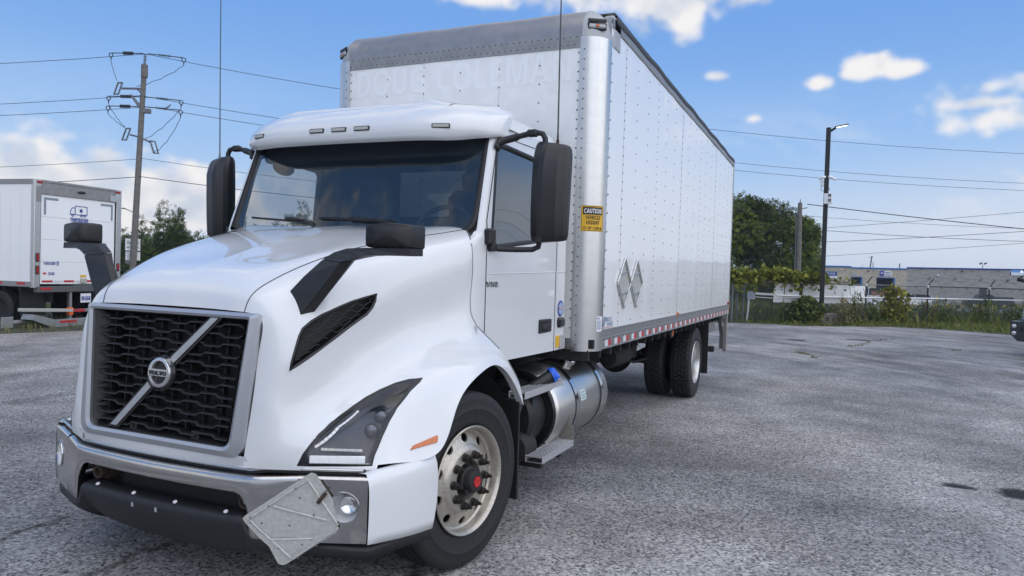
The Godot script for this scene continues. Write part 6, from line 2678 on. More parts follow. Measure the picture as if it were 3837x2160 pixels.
func broad_tree(label: String, at: Vector3, h: float, rx: float, rz: float, seed_: int, c0: Color, c1: Color, group: String) -> void:
	rng.seed = seed_
	var t := thing("broadleaf_tree", label, "tree", at, 0.0, group)
	var cl := []
	for k in 64:
		var a := rng.randf() * TAU
		var v := rng.randf()
		var y := lerpf(0.06, 0.97, v)
		var w := sin(pow(y, 0.65) * PI * 0.93) * 0.88 + 0.18
		var rr := sqrt(rng.randf_range(.35, 1.0))
		cl.append([Vector3(cos(a) * rx * w * rr, y * h - .25 * rng.randf(), sin(a) * rz * w * rr), rng.randf_range(.45, .85) * (0.75 + 0.1 * rx)])
	for k in 10:
		var a := rng.randf() * TAU
		cl.append([Vector3(cos(a) * rx * .45, h * rng.randf_range(.86, 1.0), sin(a) * rz * .45), rng.randf_range(.25, .45)])
	trunk_of(t, h, .17, cl, M.bark)
	crown(t, cl, 420, spray_mesh(6, .28, .036), c0, c1, .45)

func spire_tree(label: String, at: Vector3, h: float, rx: float, seed_: int, group: String) -> void:
	rng.seed = seed_
	var t := thing("cedar_tree", label, "tree", at, 0.0, group)
	var cl := []
	for k in 17:
		# upswept leaders, each a string of shrinking clumps
		var a := rng.randf() * TAU
		var rr := rx * sqrt(rng.randf())
		var top := h * rng.randf_range(.62, 1.0) * (1.0 - .25 * rr / rx)
		var x := cos(a) * rr
		var z := sin(a) * rr
		var n := int(top / .42)
		for j in n:
			var u := float(j) / n
			cl.append([Vector3(x * (1.0 + .15 * u) + rng.randfn() * .08, .25 + u * top, z * (1.0 + .15 * u) + rng.randfn() * .08), lerpf(.58, .13, pow(u, 1.3)) * rng.randf_range(.8, 1.15)])
	trunk_of(t, h * .55, .12, cl, M.bark)
	crown(t, cl, 620, spray_mesh(6, .24, .028), lin(.032, .062, .016), lin(.11, .15, .035), -.5)

func leafy_bush(called: String, label: String, category: String, at: Vector3, half: Vector3, n: int, leaf: Mesh, c0: Color, c1: Color, seed_: int, group := "", stems := 6) -> Node3D:
	rng.seed = seed_
	var t := thing(called, label, category, at, 0.0, group)
	var xf := []
	var cols := []
	for k in n:
		var p := Vector3(rng.randfn() * .45, rng.randf(), rng.randfn() * .45)
		p = Vector3(p.x * half.x, p.y * half.y * 2.0 * (1.0 - .3 * absf(p.x)), p.z * half.z)
		xf.append(Transform3D(Basis(Quaternion.from_euler(Vector3(rng.randf_range(-1.2, 1.2), rng.randf() * TAU, rng.randf_range(-.8, .8)))).scaled(Vector3.ONE * rng.randf_range(.6, 1.3)), p))
		cols.append(tint(c0, c1, .3))
	scatter("foliage", leaf, M.leaf, xf, cols, t)
	var s := sb()
	for k in stems:
		var x := rng.randfn() * half.x * .4
		tube(s, [Vector3(x * .5, -.05, 0), Vector3(x, half.y * rng.randf_range(.9, 1.8), rng.randfn() * half.z * .3)], .008, 5, .004)
	obj("stem", s, M.stem, t).set_meta("kind", "stuff")
	return t

func heart_leaf(r: float) -> ArrayMesh:
	var s := sb()
	smooth(s)
	var o := [Vector3(0, 0, 0), Vector3(-r * .9, r * .25, .02), Vector3(-r * .75, r * 1.0, -.02), Vector3(0, r * 1.6, -.05), Vector3(r * .75, r * 1.0, -.02), Vector3(r * .9, r * .25, .02)]
	for k in range(1, 5):
		tri(s, o[0], o[k], o[k + 1])
	s.generate_normals()
	return s.commit()

func plants() -> void:
	M.leaf = leaf_mat(.45)
	M.bark = worn(mat(lin(.10, .08, .06), .9), .5, 4.0, 51)
	M.stem = mat(lin(.10, .09, .05), .9)
	var g := "trees beyond the fence"
	var d0 := lin(.045, .075, .016)
	var d1 := lin(.20, .245, .038)
	broad_tree("dark green bushy tree rising behind the rear corner of the box truck", Vector3(-3.9, -.3, -43.8), 7.1, 2.6, 2.4, 101, d0, d1, g)
	broad_tree("rounded dark green tree with a yellowing top, left of the small wooden pole", Vector3(-1.4, -.3, -44.6), 6.9, 2.3, 2.2, 102, d0, lin(.10, .12, .03), g)
	broad_tree("dark green tree sloping down to the black light pole", Vector3(.25, -.3, -44.0), 5.6, 1.25, 1.6, 103, d0, d1, g)
	broad_tree("tall dark tree mostly hidden behind the cargo box", Vector3(-7.4, -.3, -43.0), 6.6, 2.8, 2.4, 104, d0, d1, g)
	var gl := "cedars seen left of the truck"
	var k := 0
	for q in [[-31.9, -24.1, 5.3, 1.3, "feathery cedar with the tallest spire, just right of the leaning wooden pole"], [-30.6, -25.6, 4.9, 1.2, "feathery cedar in the middle of the row left of the cab"], [-29.3, -26.9, 4.9, 1.2, "feathery cedar beside the passenger-side mirror"], [-27.9, -28.3, 5.0, 1.3, "cedar hidden behind the windscreen pillar"], [-26.6, -29.5, 5.9, 1.0, "cedar with two thin spires seen through the passenger window"], [-25.2, -30.6, 4.9, 1.2, "low cedar hidden by the cab"], [-33.2, -22.6, 3.4, 1.0, "low cedar behind the leaning wooden pole"]]:
		spire_tree(q[4], Vector3(q[0], -.4, q[1]), q[2] + .4, q[3], 120 + k, gl)
		k += 1
	# vine along the top of the fence
	var vl := heart_leaf(.075)
	var v0 := lin(.09, .13, .02)
	var v1 := lin(.26, .25, .04)
	rng.seed = 61
	var segs := [[-2.6, -21.6, 1.2, 260, "yellow-green vine behind the open gate"], [-.5, -23.0, 1.75, 620, "yellow-green vine heaped on the fence beside the gate post"], [.75, -24.4, 1.80, 650, "thick yellow-green vine on the fence in front of the dark trees"], [1.55, -25.2, 1.74, 460, "yellow-green vine ending at the black light pole"], [2.75, -26.55, 1.58, 60, "sparse vine sprigs on the fence just right of the black light pole"]]
	for q in segs:
		var t := thing("vine", q[4], "vine", Vector3(q[0], 0, q[1]), 0.77)
		var xf := []
		var cols := []
		for j in q[3]:
			var u := rng.randf_range(-1.0, 1.0)
			var hump := 1.0 - .35 * u * u
			var y: float = q[2] + rng.randfn() * .13 * hump + .06 * sin(u * 7.0)
			if rng.randf() < .12: y -= rng.randf() * .55
			xf.append(Transform3D(Basis(Quaternion.from_euler(Vector3(rng.randf_range(-1.3, .6), rng.randf() * TAU, rng.randf_range(-.6, .6)))).scaled(Vector3.ONE * rng.randf_range(.7, 1.35)), Vector3(u * .95, y, rng.randfn() * .14)))
			cols.append(tint(v0, v1, .3))
		scatter("foliage", vl, M.leaf, xf, cols, t)
		var s := sb()
		for j in 5:
			tube(s, [Vector3(-.9, 1.5 + rng.randfn() * .1, 0), Vector3(-.2, 1.7 + rng.randfn() * .12, .05), Vector3(.3, 1.6 + rng.randfn() * .1, -.05), Vector3(.95, 1.72 + rng.randfn() * .1, 0)], .008, 5)
		obj("stem", s, M.stem, t).set_meta("kind", "stuff")
	var w0 := lin(.045, .075, .018)
	var w1 := lin(.13, .16, .04)
	var dry0 := lin(.16, .14, .07)
	var dry1 := lin(.28, .24, .12)
	var wl := blade_mesh(.02, .22, .06)
	leafy_bush("shrub", "green shrub growing against the light pole's concrete base", "shrub", Vector3(1.75, 0, -24.75), Vector3(.62, .52, .4), 900, vl, w0, lin(.17, .19, .05), 71)
	leafy_bush("weed_clump", "dry seedy weeds right of the concrete base", "weeds", Vector3(3.05, 0, -25.0), Vector3(.35, .50, .3), 260, wl, dry0, dry1, 72, "", 14)
	leafy_bush("weed_clump", "tall dry weeds in front of the white boards", "weeds", Vector3(3.5, 0, -26.3), Vector3(.4, .62, .3), 260, wl, dry0, w1, 73, "", 14)
	leafy_bush("shrub", "yellowing leafy sapling climbing the fence by the brown post", "shrub", Vector3(4.9, 0, -28.5), Vector3(.75, .78, .35), 620, vl, w1, lin(.30, .26, .04), 74)
	var gold := ["goldenrod and weeds right beside the yellowing sapling", "goldenrod and weeds under the white hatchback", "goldenrod and weeds beside the yellow hydrant", "goldenrod and weeds right of the second rusty fence post", "goldenrod and weeds in front of the thin yellow bollard", "goldenrod and weeds left of the black pickup", "goldenrod and weeds under the black pickup's bonnet", "goldenrod and weeds under the black pickup's bed", "goldenrod and weeds next to the black truck's mirror"]
	for j in 9:
		leafy_bush("goldenrod", gold[j], "weeds", Vector3(5.6 + j * .62, 0, -30.3 - j * .55 + (j % 3) * .4), Vector3(.5, .40 + .06 * (j % 3), .4), 220, wl, w0, w1, 80 + j, "goldenrod along the fence", 10)
		var xf := []
		var cols := []
		var o := get_child(get_child_count() - 1)
		for i in 26:
			xf.append(Transform3D(Basis(Quaternion.from_euler(Vector3(rng.randf(), rng.randf() * TAU, rng.randf()))).scaled(Vector3.ONE * .38), Vector3(rng.randfn() * .09 + (.3 if i % 2 else -.2), .72 + rng.randfn() * .05, rng.randfn() * .1)))
			cols.append(tint(lin(.5, .34, .02), lin(.42, .36, .05), .2))
		scatter("flower_head", vl, M.leaf, xf, cols, o)
	for j in 5:
		leafy_bush("weed_clump", ["weeds behind the gate", "weeds at the foot of the white post", "low weeds under the white boards", "low weeds behind the light pole", "weeds under the brown fence post"][j], "weeds", Vector3([-1.6, .1, 1.0, 2.4, 3.9][j], 0, [-23.5, -24.6, -25.4, -26.7, -28.1][j]), Vector3(.8, .34, .4), 380, wl, w0, w1, 95 + j, "", 8)
	var far := thing("treeline", "low green treeline far beyond the sign on the left", "trees", Vector3(-62, -.6, -38))
	rng.seed = 99
	var xf := []
	var cols := []
	var sp := spray_mesh(6, 1.1, .16)
	for j in 3000:
		var u := rng.randf_range(-1.0, 1.0)
		xf.append(Transform3D(Basis(Quaternion.from_euler(Vector3(rng.randf_range(-1, 1), rng.randf() * TAU, rng.randf_range(-1, 1)))), Vector3(u * 24.0, rng.randf() * (2.0 + .8 * sin(u * 9.0) + .5 * sin(u * 23.0)), rng.randfn() * 1.5 - u * 22.0)))
		cols.append(tint(lin(.05, .08, .03), lin(.12, .14, .05), .3))
	scatter("foliage", sp, M.leaf, xf, cols, far, "stuff")

func wire(label: String, pts: Array, r: float, sag: float, group: String) -> void:
	var s := sb()
	for k in pts.size() - 1:
		var line := []
		for i in 13:
			var t := i / 12.0
			line.append((pts[k] as Vector3).lerp(pts[k + 1], t) - Vector3(0, sag * 4.0 * t * (1.0 - t) * (pts[k] as Vector3).distance_to(pts[k + 1]) / 30.0, 0))
		tube(s, line, r, 5)
	tag(obj("power_line", s, M.wire, self), label, "wire", group)

func insulator(s: SurfaceTool, a: Vector3, b: Vector3, n: int, r: float) -> void:
	tube(s, [a, b], r * .3, 5)
	var d := (b - a).normalized()
	var q := Basis(Quaternion(Vector3.UP, d))
	for k in n:
		var t := (k + .5) / n
		lathe(s, [Vector2(0, .02), Vector2(r, 0), Vector2(0, -.02)], Transform3D(q, a.lerp(b, t)), 8)

func cutout(parent: Node3D, at: Vector3, out: Vector3, tilt: float) -> void:
	# fused switch: grey insulator and tube held apart by two clips
	var s := sb()
	var up := (Vector3.UP + out * tilt).normalized()
	insulator(s, at - up * .30, at + up * .30, 8, .085)
	obj("switch_insulator", s, M.porcelain, parent)
	s = sb()
	var o2 := at + out * .20
	tube(s, [o2 - up * .31, o2 + up * .29], .035, 6)
	bar(s, at - up * .29, o2 - up * .27, .05, .05, .01)
	bar(s, at + up * .28, o2 + up * .27, .06, .06, .01)
	obj("fuse_tube", s, M.rivet, parent)

func utility_pole(called: String, label: String, base: Vector3, h: float, lean: float, full: bool) -> Node3D:
	var p := thing(called, label, "utility pole", base)
	var s := sb()
	tube(s, [Vector3(0, -.3, 0), Vector3(lean * .5, h * .5, 0), Vector3(lean, h, 0)], .155, 14, .11)
	obj("pole", s, M.pole_wood, p)
	if not full:
		return p
	var along := Vector3(.72, 0, -.69)
	var back := Vector3(-.93, 0, .36)
	var at := func(y: float) -> Vector3: return Vector3(lean * y / h, y, 0)
	# steel sleeve and post insulator at the top
	s = sb()
	lathe(s, [Vector2(.0, .02), Vector2(.14, .01), Vector2(.145, -.55), Vector2(.12, -.56)], Transform3D(Basis(), at.call(h)), 14)
	obj("top_sleeve", s, M.pole_wood, p)
	s = sb()
	insulator(s, at.call(h + .02), at.call(h + .50), 6, .09)
	obj("post_insulator", s, M.porcelain, p)
	for q in [[h + .52, 1.0], [h - 1.42, .6], [h - 1.86, .6]]:
		for dir in [along, back]:
			s = sb()
			var o: Vector3 = at.call(q[0]) + (dir as Vector3) * .1
			insulator(s, o + (dir as Vector3) * .45, o + (dir as Vector3) * .95, 7, .085)
			tube(s, [o, o + (dir as Vector3) * 1.45], .024, 5)
			obj("strain_insulator", s, M.wire, p)
			s = sb()
			var e := o + (dir as Vector3) * 1.5
			var loop := []
			for k in 11:
				var a := TAU * k / 10.0
				loop.append(e + Vector3(0, -.09, 0) + Vector3(0, cos(a), 0) * .09 + (dir as Vector3) * sin(a) * .09)
			tube(s, loop, .022, 5)
			tube(s, [e + Vector3(0, -.18, 0), e + Vector3(0, -.36, 0)], .04, 5, .012)
			obj("clamp", s, M.wire, p)
	s = sb()
	var k1: Vector3 = at.call(h - 1.06)
	var k2: Vector3 = at.call(h - 3.25)
	for q in [[k1, k1 + Vector3(-.95, 0, .36), .08], [k1 + Vector3(0, -.25, 0), k1 + Vector3(-.32, .02, .12), .06], [k2, k2 + Vector3(-.48, .12, .15), .08], [k2, k2 + Vector3(.34, -.18, -.22), .08], [at.call(h - 2.05), at.call(h - 2.05) + Vector3(.32, .0, -.2), .20]]:
		s = sb()
		bar(s, q[0], q[1], q[2], q[2], .01)
		obj("crossarm", s, M.rivet, p)
	s = sb()
	tube(s, [at.call(h - 1.98), at.call(h - 1.42) + Vector3(-.52, .08, .2)], .09, 8, .05)
	obj("stand_off", s, M.porcelain, p)
	cutout(p, k1 + Vector3(-1.0, 0, .38), Vector3(-.93, 0, .36), -.35)
	cutout(p, k2 + Vector3(-.55, .14, .18), Vector3(-.93, 0, .36), -.35)
	cutout(p, k2 + Vector3(.42, -.4, -.28), Vector3(.6, 0, -.75), -.3)
	# jumpers
	for q in [[along, h + .52, k1 + Vector3(-.3, .1, .1), .25], [back, h + .52, k1 + Vector3(-1.15, .35, .45), .1], [back, h - 1.42, k2 + Vector3(-.7, .45, .25), .15], [back, h - 1.86, k2 + Vector3(-.7, .42, .25), .05], [along, h - 1.42, k2 + Vector3(.1, -.1, -.1), .3], [along, h - 1.86, k2 + Vector3(.5, -.65, -.3), .55]]:
		s = sb()
		var a: Vector3 = at.call(q[1]) + q[0] * 1.6 + Vector3(0, -.36, 0)
		var line := []
		for i in 11:
			var t := i / 10.0
			line.append(a.lerp(q[2], t) + Vector3(0, -q[3] * 4.0 * t * (1.0 - t) * .5 + .03 * sin(t * 22.0), 0))
		tube(s, line, .013, 4)
		obj("jumper", s, M.wire, p)
	return p

func street() -> void:
	M.wire = mat(lin(.05, .055, .065), .6)
	M.porcelain = mat(lin(.17, .18, .19), .35)
	M.pole_wood = worn(mat(lin(.31, .29, .265), .9), .5, 3.0, 52)
	M.pole_wood.uv1_scale = Vector3(8, .7, 8)
	M.pole_black = mat(lin(.012, .012, .013), .5)
	M.concrete = worn(mat(lin(.36, .32, .27), .9), .55, 2.5, 53, -1.0, .4)
	M.fence_rust = worn(mat(lin(.055, .032, .024), .8), .5, 6.0, 54)
	M.fence_grey = worn(mat(lin(.24, .26, .27), .5, .5), .7, 5.0, 55)
	M.white_plastic = worn(mat(lin(.86, .87, .88), .45), .92, 3.0, 56)
	M.lamp_face = mat(lin(.8, .8, .78), .4)
	M.lamp_face.emission_enabled = true
	M.lamp_face.emission = Color(1.0, .98, .93)
	M.lamp_face.emission_energy_multiplier = 1.6
	utility_pole("utility_pole", "tall leaning wooden utility pole with switches and insulators, left of the truck", Vector3(-26.75, -.35, -17.9), 10.8, .62, true)
	var pb := utility_pole("utility_pole", "wooden utility pole hidden behind the cargo box", Vector3(-9.0, -.4, -38.5), 10.8, .1, false)
	utility_pole("utility_pole", "wooden utility pole beyond the right edge of the lot", Vector3(24.0, -.6, -30.0), 11.0, .5, true)
	var g := "power lines strung between the poles"
	var wires := [["highest wire, crossing from the tall leaning pole to the right", 10.98, 0.014, .45, -.0], ["second wire down on the tall leaning pole", 9.05, .013, .45, .25], ["third wire down on the tall leaning pole, just under the second", 8.65, .013, .45, -.25], ["fourth wire down on the tall leaning pole, low over the trailer", 6.25, .011, .5, 0.0], ["lowest cable on the tall leaning pole, passing above the trailer roof", 5.42, .016, .5, .1]]
	for w in wires:
		var y: float = w[1]
		wire(w[0], [Vector3(-62, y - .3, -5.5 + w[4]), Vector3(-26.2, y, -18.0 + w[4]), Vector3(-9, y + .1, -38.5 + w[4]), Vector3(34, y + .2, -63 + w[4])], w[2], w[3] + .1, g)
	# bird on the wire
	var bd := thing("bird", "small dark bird perched on the third wire by the leaning pole", "bird", Vector3(-25.55, 8.66, -18.75), 2.2)
	var s := sb()
	tube(s, [Vector3(0, .02, -.09), Vector3(0, .05, -.03), Vector3(0, .10, .03), Vector3(0, .135, .055)], .032, 8, .022)
	tube(s, [Vector3(0, .03, -.07), Vector3(0, -.03, -.17)], .018, 6, .008)
	obj("body", s, M.wire, bd)
	s = sb()
	lathe(s, [Vector2(0, .03), Vector2(.022, .015), Vector2(.028, 0), Vector2(.02, -.02), Vector2(0, -.028)], Transform3D(Basis(), Vector3(0, .155, .06)), 10)
	tube(s, [Vector3(0, .155, .085), Vector3(0, .15, .12)], .007, 5, .001)
	obj("head", s, M.wire, bd)
	s = sb()
	tube(s, [Vector3(.01, .03, 0), Vector3(.01, .0, 0)], .003, 4)
	tube(s, [Vector3(-.01, .03, 0), Vector3(-.01, .0, 0)], .003, 4)
	obj("legs", s, M.wire, bd).set_meta("kind", "stuff")
	# small pole by the trees with its own service lines
	var sp := thing("utility_pole", "short grey wooden pole with a conduit, in front of the dark trees", "utility pole", Vector3(.93, -.2, -34.2))
	s = sb()
	tube(s, [Vector3(0, -.3, 0), Vector3(-.02, 2.5, 0), Vector3(-.06, 5.75, 0)], .15, 12, .105)
	obj("pole", s, M.pole_wood, sp)
	s = sb()
	tube(s, [Vector3(-.20, 0, .05), Vector3(-.20, 4.9, .05), Vector3(-.28, 5.15, .05)], .03, 8)
	obj("conduit", s, M.fence_grey, sp)
	s = sb()
	bar(s, Vector3(-.06, 5.45, 0), Vector3(.30, 5.5, 0), .04, .04, .005)
	obj("bracket", s, M.rivet, sp)
	s = sb()
	insulator(s, Vector3(-.06, 5.75, 0), Vector3(-.06, 5.93, 0), 3, .05)
	obj("insulator", s, M.rivet, sp)
	s = sb()
	tube(s, [Vector3(-.28, 5.15, .05), Vector3(-.42, 5.35, .05), Vector3(-.35, 5.5, .05)], .012, 5)
	obj("drip_loop", s, M.rivet, sp)
	var g2 := "service lines on the right"
	wire("wavy service cable falling right from the short grey pole", [Vector3(1.2, 5.48, -34.2), Vector3(11.5, 4.35, -36.5), Vector3(30, 4.6, -40)], .022, .12, g2)
	wire("service wire rising to the right, passing behind the black light pole", [Vector3(-6, 4.0, -37), Vector3(1.0, 4.33, -36), Vector3(10.65, 5.2, -36), Vector3(24, 7.8, -30)], .010, .1, g2)
	wire("second service wire rising to the right", [Vector3(1.0, 3.62, -36), Vector3(10.65, 4.28, -36), Vector3(24, 6.8, -30)], .012, .12, g2)
	wire("lowest service wire, just above the warehouse roof", [Vector3(1.6, 2.9, -36), Vector3(10.65, 3.72, -36), Vector3(24, 6.0, -30)], .009, .06, g2)
	light_pole()
	fence()
	sign_and_lamp()

func light_pole() -> void:
	var b := thing("concrete_base", "weathered concrete block under the black light pole", "concrete block", Vector3(2.42, 0, -25.33))
	var s := sb()
	box(s, Vector3(0.02, .19, 0), Vector3(.86, .44, .62), .03)
	obj("block", s, M.concrete, b)
	s = sb()
	for k in 5:
		box(s, Vector3(-.36 + k * .055, .13 + .02 * (k % 2), .312), Vector3(.03, .10, .01), .004)
	obj("exposed_rebar", s, M.rust, b).set_meta("kind", "stuff")
	var p := thing("light_pole", "black square light pole with a lit lamp head and cameras", "street lamp", Vector3(2.28, .40, -25.28))
	s = sb()
	bx(s, Vector3(-.19, .0, -.19), Vector3(.22, .11, .19), .015)
	obj("foot", s, M.pole_black, p)
	s = sb()
	bx(s, Vector3(-.085, .1, -.085), Vector3(.085, 7.17, .085), .008)
	obj("shaft", s, M.pole_black, p)
	s = sb()
	tube(s, [Vector3(.05, 7.02, 0), Vector3(.16, 7.10, 0), Vector3(.25, 7.16, 0)], .045, 8)
	var hb := Basis(Vector3.BACK, .16) * Basis(Vector3.RIGHT, .12)
	box(s, Vector3(.45, 7.225, 0), Vector3(.50, .045, .26), .018, hb)
	obj("lamp_head", s, M.pole_black, p)
	s = sb()
	box(s, Vector3(.46, 7.196, .0), Vector3(.40, .02, .21), .004, hb)
	obj("lamp_face", s, M.lamp_face, p)
	var l := SpotLight3D.new()
	l.name = "lamp_light"
	l.position = Vector3(.46, 7.17, 0)
	l.rotation.x = -PI / 2
	l.spot_angle = 65.0
	l.spot_range = 30.0
	l.spot_attenuation = 2.0
	l.light_energy = 2.5
	l.light_size = .2
	l.shadow_enabled = true
	l.light_color = Color(1, .97, .9)
	p.add_child(l)
	for q in [[-.17, 5.22, -.35], [.24, 5.20, .45]]:
		s = sb()
		var x: float = q[0]
		lathe(s, [Vector2(0, .05), Vector2(.05, .03), Vector2(.06, 0), Vector2(.05, -.03), Vector2(0, -.05)], Transform3D(Basis(), Vector3(x * .45, 5.27, .09)), 12)
		box(s, Vector3(x, q[1], .13), Vector3(.22, .09, .09), .02, Basis(Vector3.BACK, -q[2]) * Basis(Vector3.UP, q[2]))
		obj("camera", s, M.white_plastic, p)
	s = sb()
	bx(s, Vector3(-.22, 4.93, -.02), Vector3(-.09, 5.14, .08), .01)
	obj("junction_box", s, M.white_plastic, p)
	s = sb()
	tube(s, [Vector3(-.16, 4.93, .05), Vector3(-.2, 4.78, .05), Vector3(-.08, 4.72, .09)], .012, 5)
	obj("cable", s, M.rivet, p)
	s = sb()
	tube(s, [Vector3(.05, 4.72, .09), Vector3(.13, 4.78, .09), Vector3(.10, 4.85, .09)], .012, 5)
	obj("cable", s, M.rivet, p)
	s = sb()
	bx(s, Vector3(-.07, 4.52 - .40 + .1, .085), Vector3(.22, 4.92 - .40 + .1 + .0, .20), .012)
	obj("control_box", s, M.white_plastic, p)
	for y in [4.30, 4.49]:
		s = sb()
		bx(s, Vector3(.08, y, .20), Vector3(.19, y + .12, .208), .003)
		obj("cover", s, M.fence_grey, p)
	# small white board leaning on the base
	s = sb()
	box(s, Vector3(1.95, .63, -25.15), Vector3(.37, .32, .015), .002, Basis(Vector3.RIGHT, -.15) * Basis(Vector3.BACK, .06))
	tag(obj("board", s, M.white_plastic, self), "small white board leaning behind the shrub at the light pole's foot", "board")

func fence() -> void:
	var F := [Vector3(-4.6, 0, -18.6), Vector3(-.75, 0, -22.85), Vector3(1.51, 0, -25.25), Vector3(3.875, 0, -27.78), Vector3(6.30, 0, -30.14), Vector3(8.90, 0, -32.65), Vector3(11.4, 0, -35.1), Vector3(13.9, 0, -37.6)]
	var names := ["chain-link fence panel left of the gate, behind the cargo box", "chain-link fence panel beside the gate with vines on top", "chain-link fence panel behind the black light pole", "chain-link fence panel with the yellowing sapling", "chain-link fence panel in front of the white hatchback's yard", "chain-link fence panel in front of the black pickup", "chain-link fence panel behind the black truck"]
	for k in F.size() - 1:
		var p := thing("fence_panel", names[k], "fence", F[k], 0.0, "chain-link fence along the lot")
		var d: Vector3 = F[k + 1] - F[k]
		var L := d.length()
		d /= L
		var rusty := k >= 2
		var s := sb()
		tube(s, [Vector3(0, -.3, 0), Vector3(0, 1.62, 0)], .034, 8)
		obj("post", s, M.fence_rust if rusty else M.fence_grey, p)
		if rusty:
			s = sb()
			lathe(s, [Vector2(0, .06), Vector2(.04, .05), Vector2(.042, -.05)], Transform3D(Basis(), Vector3(0, 1.56, 0)), 8)
			obj("post_cap", s, M.white_plastic, p)
			s = sb()
			bar(s, Vector3(0, 1.58, 0), Vector3(.21, 1.90, -.08), .05, .03, .004)
			obj("barb_arm", s, M.fence_rust, p)
		s = sb()
		tube(s, [Vector3(0, 1.555, 0), d * L + Vector3(0, 1.555, 0)], .024, 6)
		obj("top_rail", s, M.fence_rust if k >= 4 else M.fence_grey, p)
		# woven wire: two sets of slanted strands, clipped to the panel
		s = sb()
		var step := .105
		var y1 := 1.53
		var n := int((L + y1) / step)
		for dirn in 2:
			for i in n:
				var x0 := i * step - (y1 if dirn == 0 else 0.0)
				var a := Vector2(x0, .03) if dirn == 0 else Vector2(x0, .03)
				var b := Vector2(x0 + y1, y1) if dirn == 0 else Vector2(x0 - y1, y1)
				if dirn == 0 and a.x < 0.0: a = Vector2(0, .03 - x0)
				if b.x > L:
					b = b + (a - b) * ((b.x - L) / (b.x - a.x))
				if b.x < 0.0:
					b = b + (a - b) * ((0.0 - b.x) / (a.x - b.x))
				if a.x > L:
					a = a + (b - a) * ((a.x - L) / (a.x - b.x))
				if a.distance_to(b) < .05 or a.y > y1: continue
				tube(s, [d * a.x + Vector3(0, a.y, .0), d * b.x + Vector3(0, b.y, .004)], .0032, 3, -1, false)
		obj("wire_mesh", s, M.fence_grey, p).set_meta("kind", "stuff")
	# gate leaf, latch post
	var gt := thing("gate", "grey pipe gate with chain link, just right of the cargo box", "gate", Vector3(-.72, 0, -24.05), 0.0)
	var s := sb()
	for x in [0.0, -1.55]:
		tube(s, [Vector3(x, .0, x * -.25), Vector3(x, 1.80 if x == 0.0 else 1.5, x * -.25)], .032, 8)
	for y in [.10, 1.48]:
		tube(s, [Vector3(0, y, 0), Vector3(-1.55, y, .39)], .026, 6)
	tube(s, [Vector3(0, 1.44, 0), Vector3(-1.55, .15, .39)], .022, 6)
	obj("frame", s, M.fence_grey, gt)
	s = sb()
	for i in 30:
		var x0 := i * .105 - 1.4
		for q in [[x0, x0 + 1.4], [x0 + 1.4, x0]]:
			var a := Vector2(q[0], .1)
			var b := Vector2(q[1], 1.48)
			var ca := clampf(a.x, 0.0, 1.55)
			var cb := clampf(b.x, 0.0, 1.55)
			if absf(ca - cb) < .04: continue
			var a2 := a.lerp(b, (ca - a.x) / (b.x - a.x))
			var b2 := a.lerp(b, (cb - a.x) / (b.x - a.x))
			tube(s, [Vector3(-a2.x, a2.y, a2.x * .25), Vector3(-b2.x, b2.y, b2.x * .25)], .0042, 3, -1, false)
	obj("wire_mesh", s, M.fence_grey, gt).set_meta("kind", "stuff")
	var lp := thing("gate_post", "grey latch post with cross bars between the gate and the white cabinet", "post", Vector3(-.50, 0, -24.08))
	s = sb()
	tube(s, [Vector3(0, 0, 0), Vector3(.04, 1.52, 0)], .026, 8)
	obj("post", s, M.fence_grey, lp)
	for y in [.34, 1.24]:
		s = sb()
		bar(s, Vector3(-.14, y, 0), Vector3(.10, y, 0), .03, .025, .003)
		box(s, Vector3(.02, y + .04, .02), Vector3(.07, .07, .05), .01)
		obj("latch", s, M.fence_grey, lp)
	# white cabinet on a post with the white rail running off it
	var cb := thing("cabinet", "pale grey cabinet on a white post at the start of the white rail", "cabinet", Vector3(-.22, 0, -24.1))
	s = sb()
	bx(s, Vector3(-.13, .86, -.06), Vector3(.15, 1.165, .08), .012)
	obj("box", s, M.cabinet_grey, cb)
	s = sb()
	tube(s, [Vector3(-.13, 0, 0), Vector3(-.09, .42, 0), Vector3(-.07, .87, 0)], .032, 8)
	obj("post", s, M.white_plastic, cb)
	for q in [[[Vector3(-.05, 1.075, -24.05), Vector3(.92, 1.045, -24.55), Vector3(2.3, 1.02, -26.0), Vector3(3.93, 1.03, -27.73), Vector3(6.30, 1.05, -30.05), Vector3(10.3, 1.04, -34.3), Vector3(13.8, 1.04, -37.5)], .030, "long white rail along the front of the fence"], [[Vector3(-.05, .965, -24.05), Vector3(.6, .93, -24.35), Vector3(1.6, .985, -25.25)], .018, "short white pipe under the start of the white rail"], [[Vector3(-.05, 1.12, -24.05), Vector3(.5, 1.10, -24.35), Vector3(1.4, 1.06, -25.05)], .018, "thin grey pipe above the start of the white rail"]]:
		s = sb()
		tube(s, q[0], q[1], 8)
		tag(obj("rail", s, M.white_plastic, self), q[2], "rail")
	# white boards fixed behind the wire
	for q in [[.58, .92, 1.55, "white board behind the fence, nearest the gate"], [.95, 1.45, 1.55, "narrow torn white board between the two long ones"], [1.57, 3.84, 1.54, "long white board behind the fence, cracked, either side of the light pole"]]:
		var a := Vector3(q[0], 0, lerpf(-24.24, -27.7, (q[0] - .55) / 3.32) - .06)
		var b := Vector3(q[1], 0, lerpf(-24.24, -27.7, (q[1] - .55) / 3.32) - .06)
		var u := (b - a).normalized()
		var W := a.distance_to(b)
		var poly := PackedVector2Array([Vector2(0, .78), Vector2(W * .5, .77), Vector2(W, .80), Vector2(W, 1.50), Vector2(W * .4, 1.51), Vector2(.04, 1.50)])
		s = sb()
		prism(s, poly, Transform3D(Basis(u, Vector3.UP, u.cross(Vector3.UP)), a), -.006, .006)
		var o := obj("white_board", s, M.white_plastic, self)
		tag(o, q[3], "board")
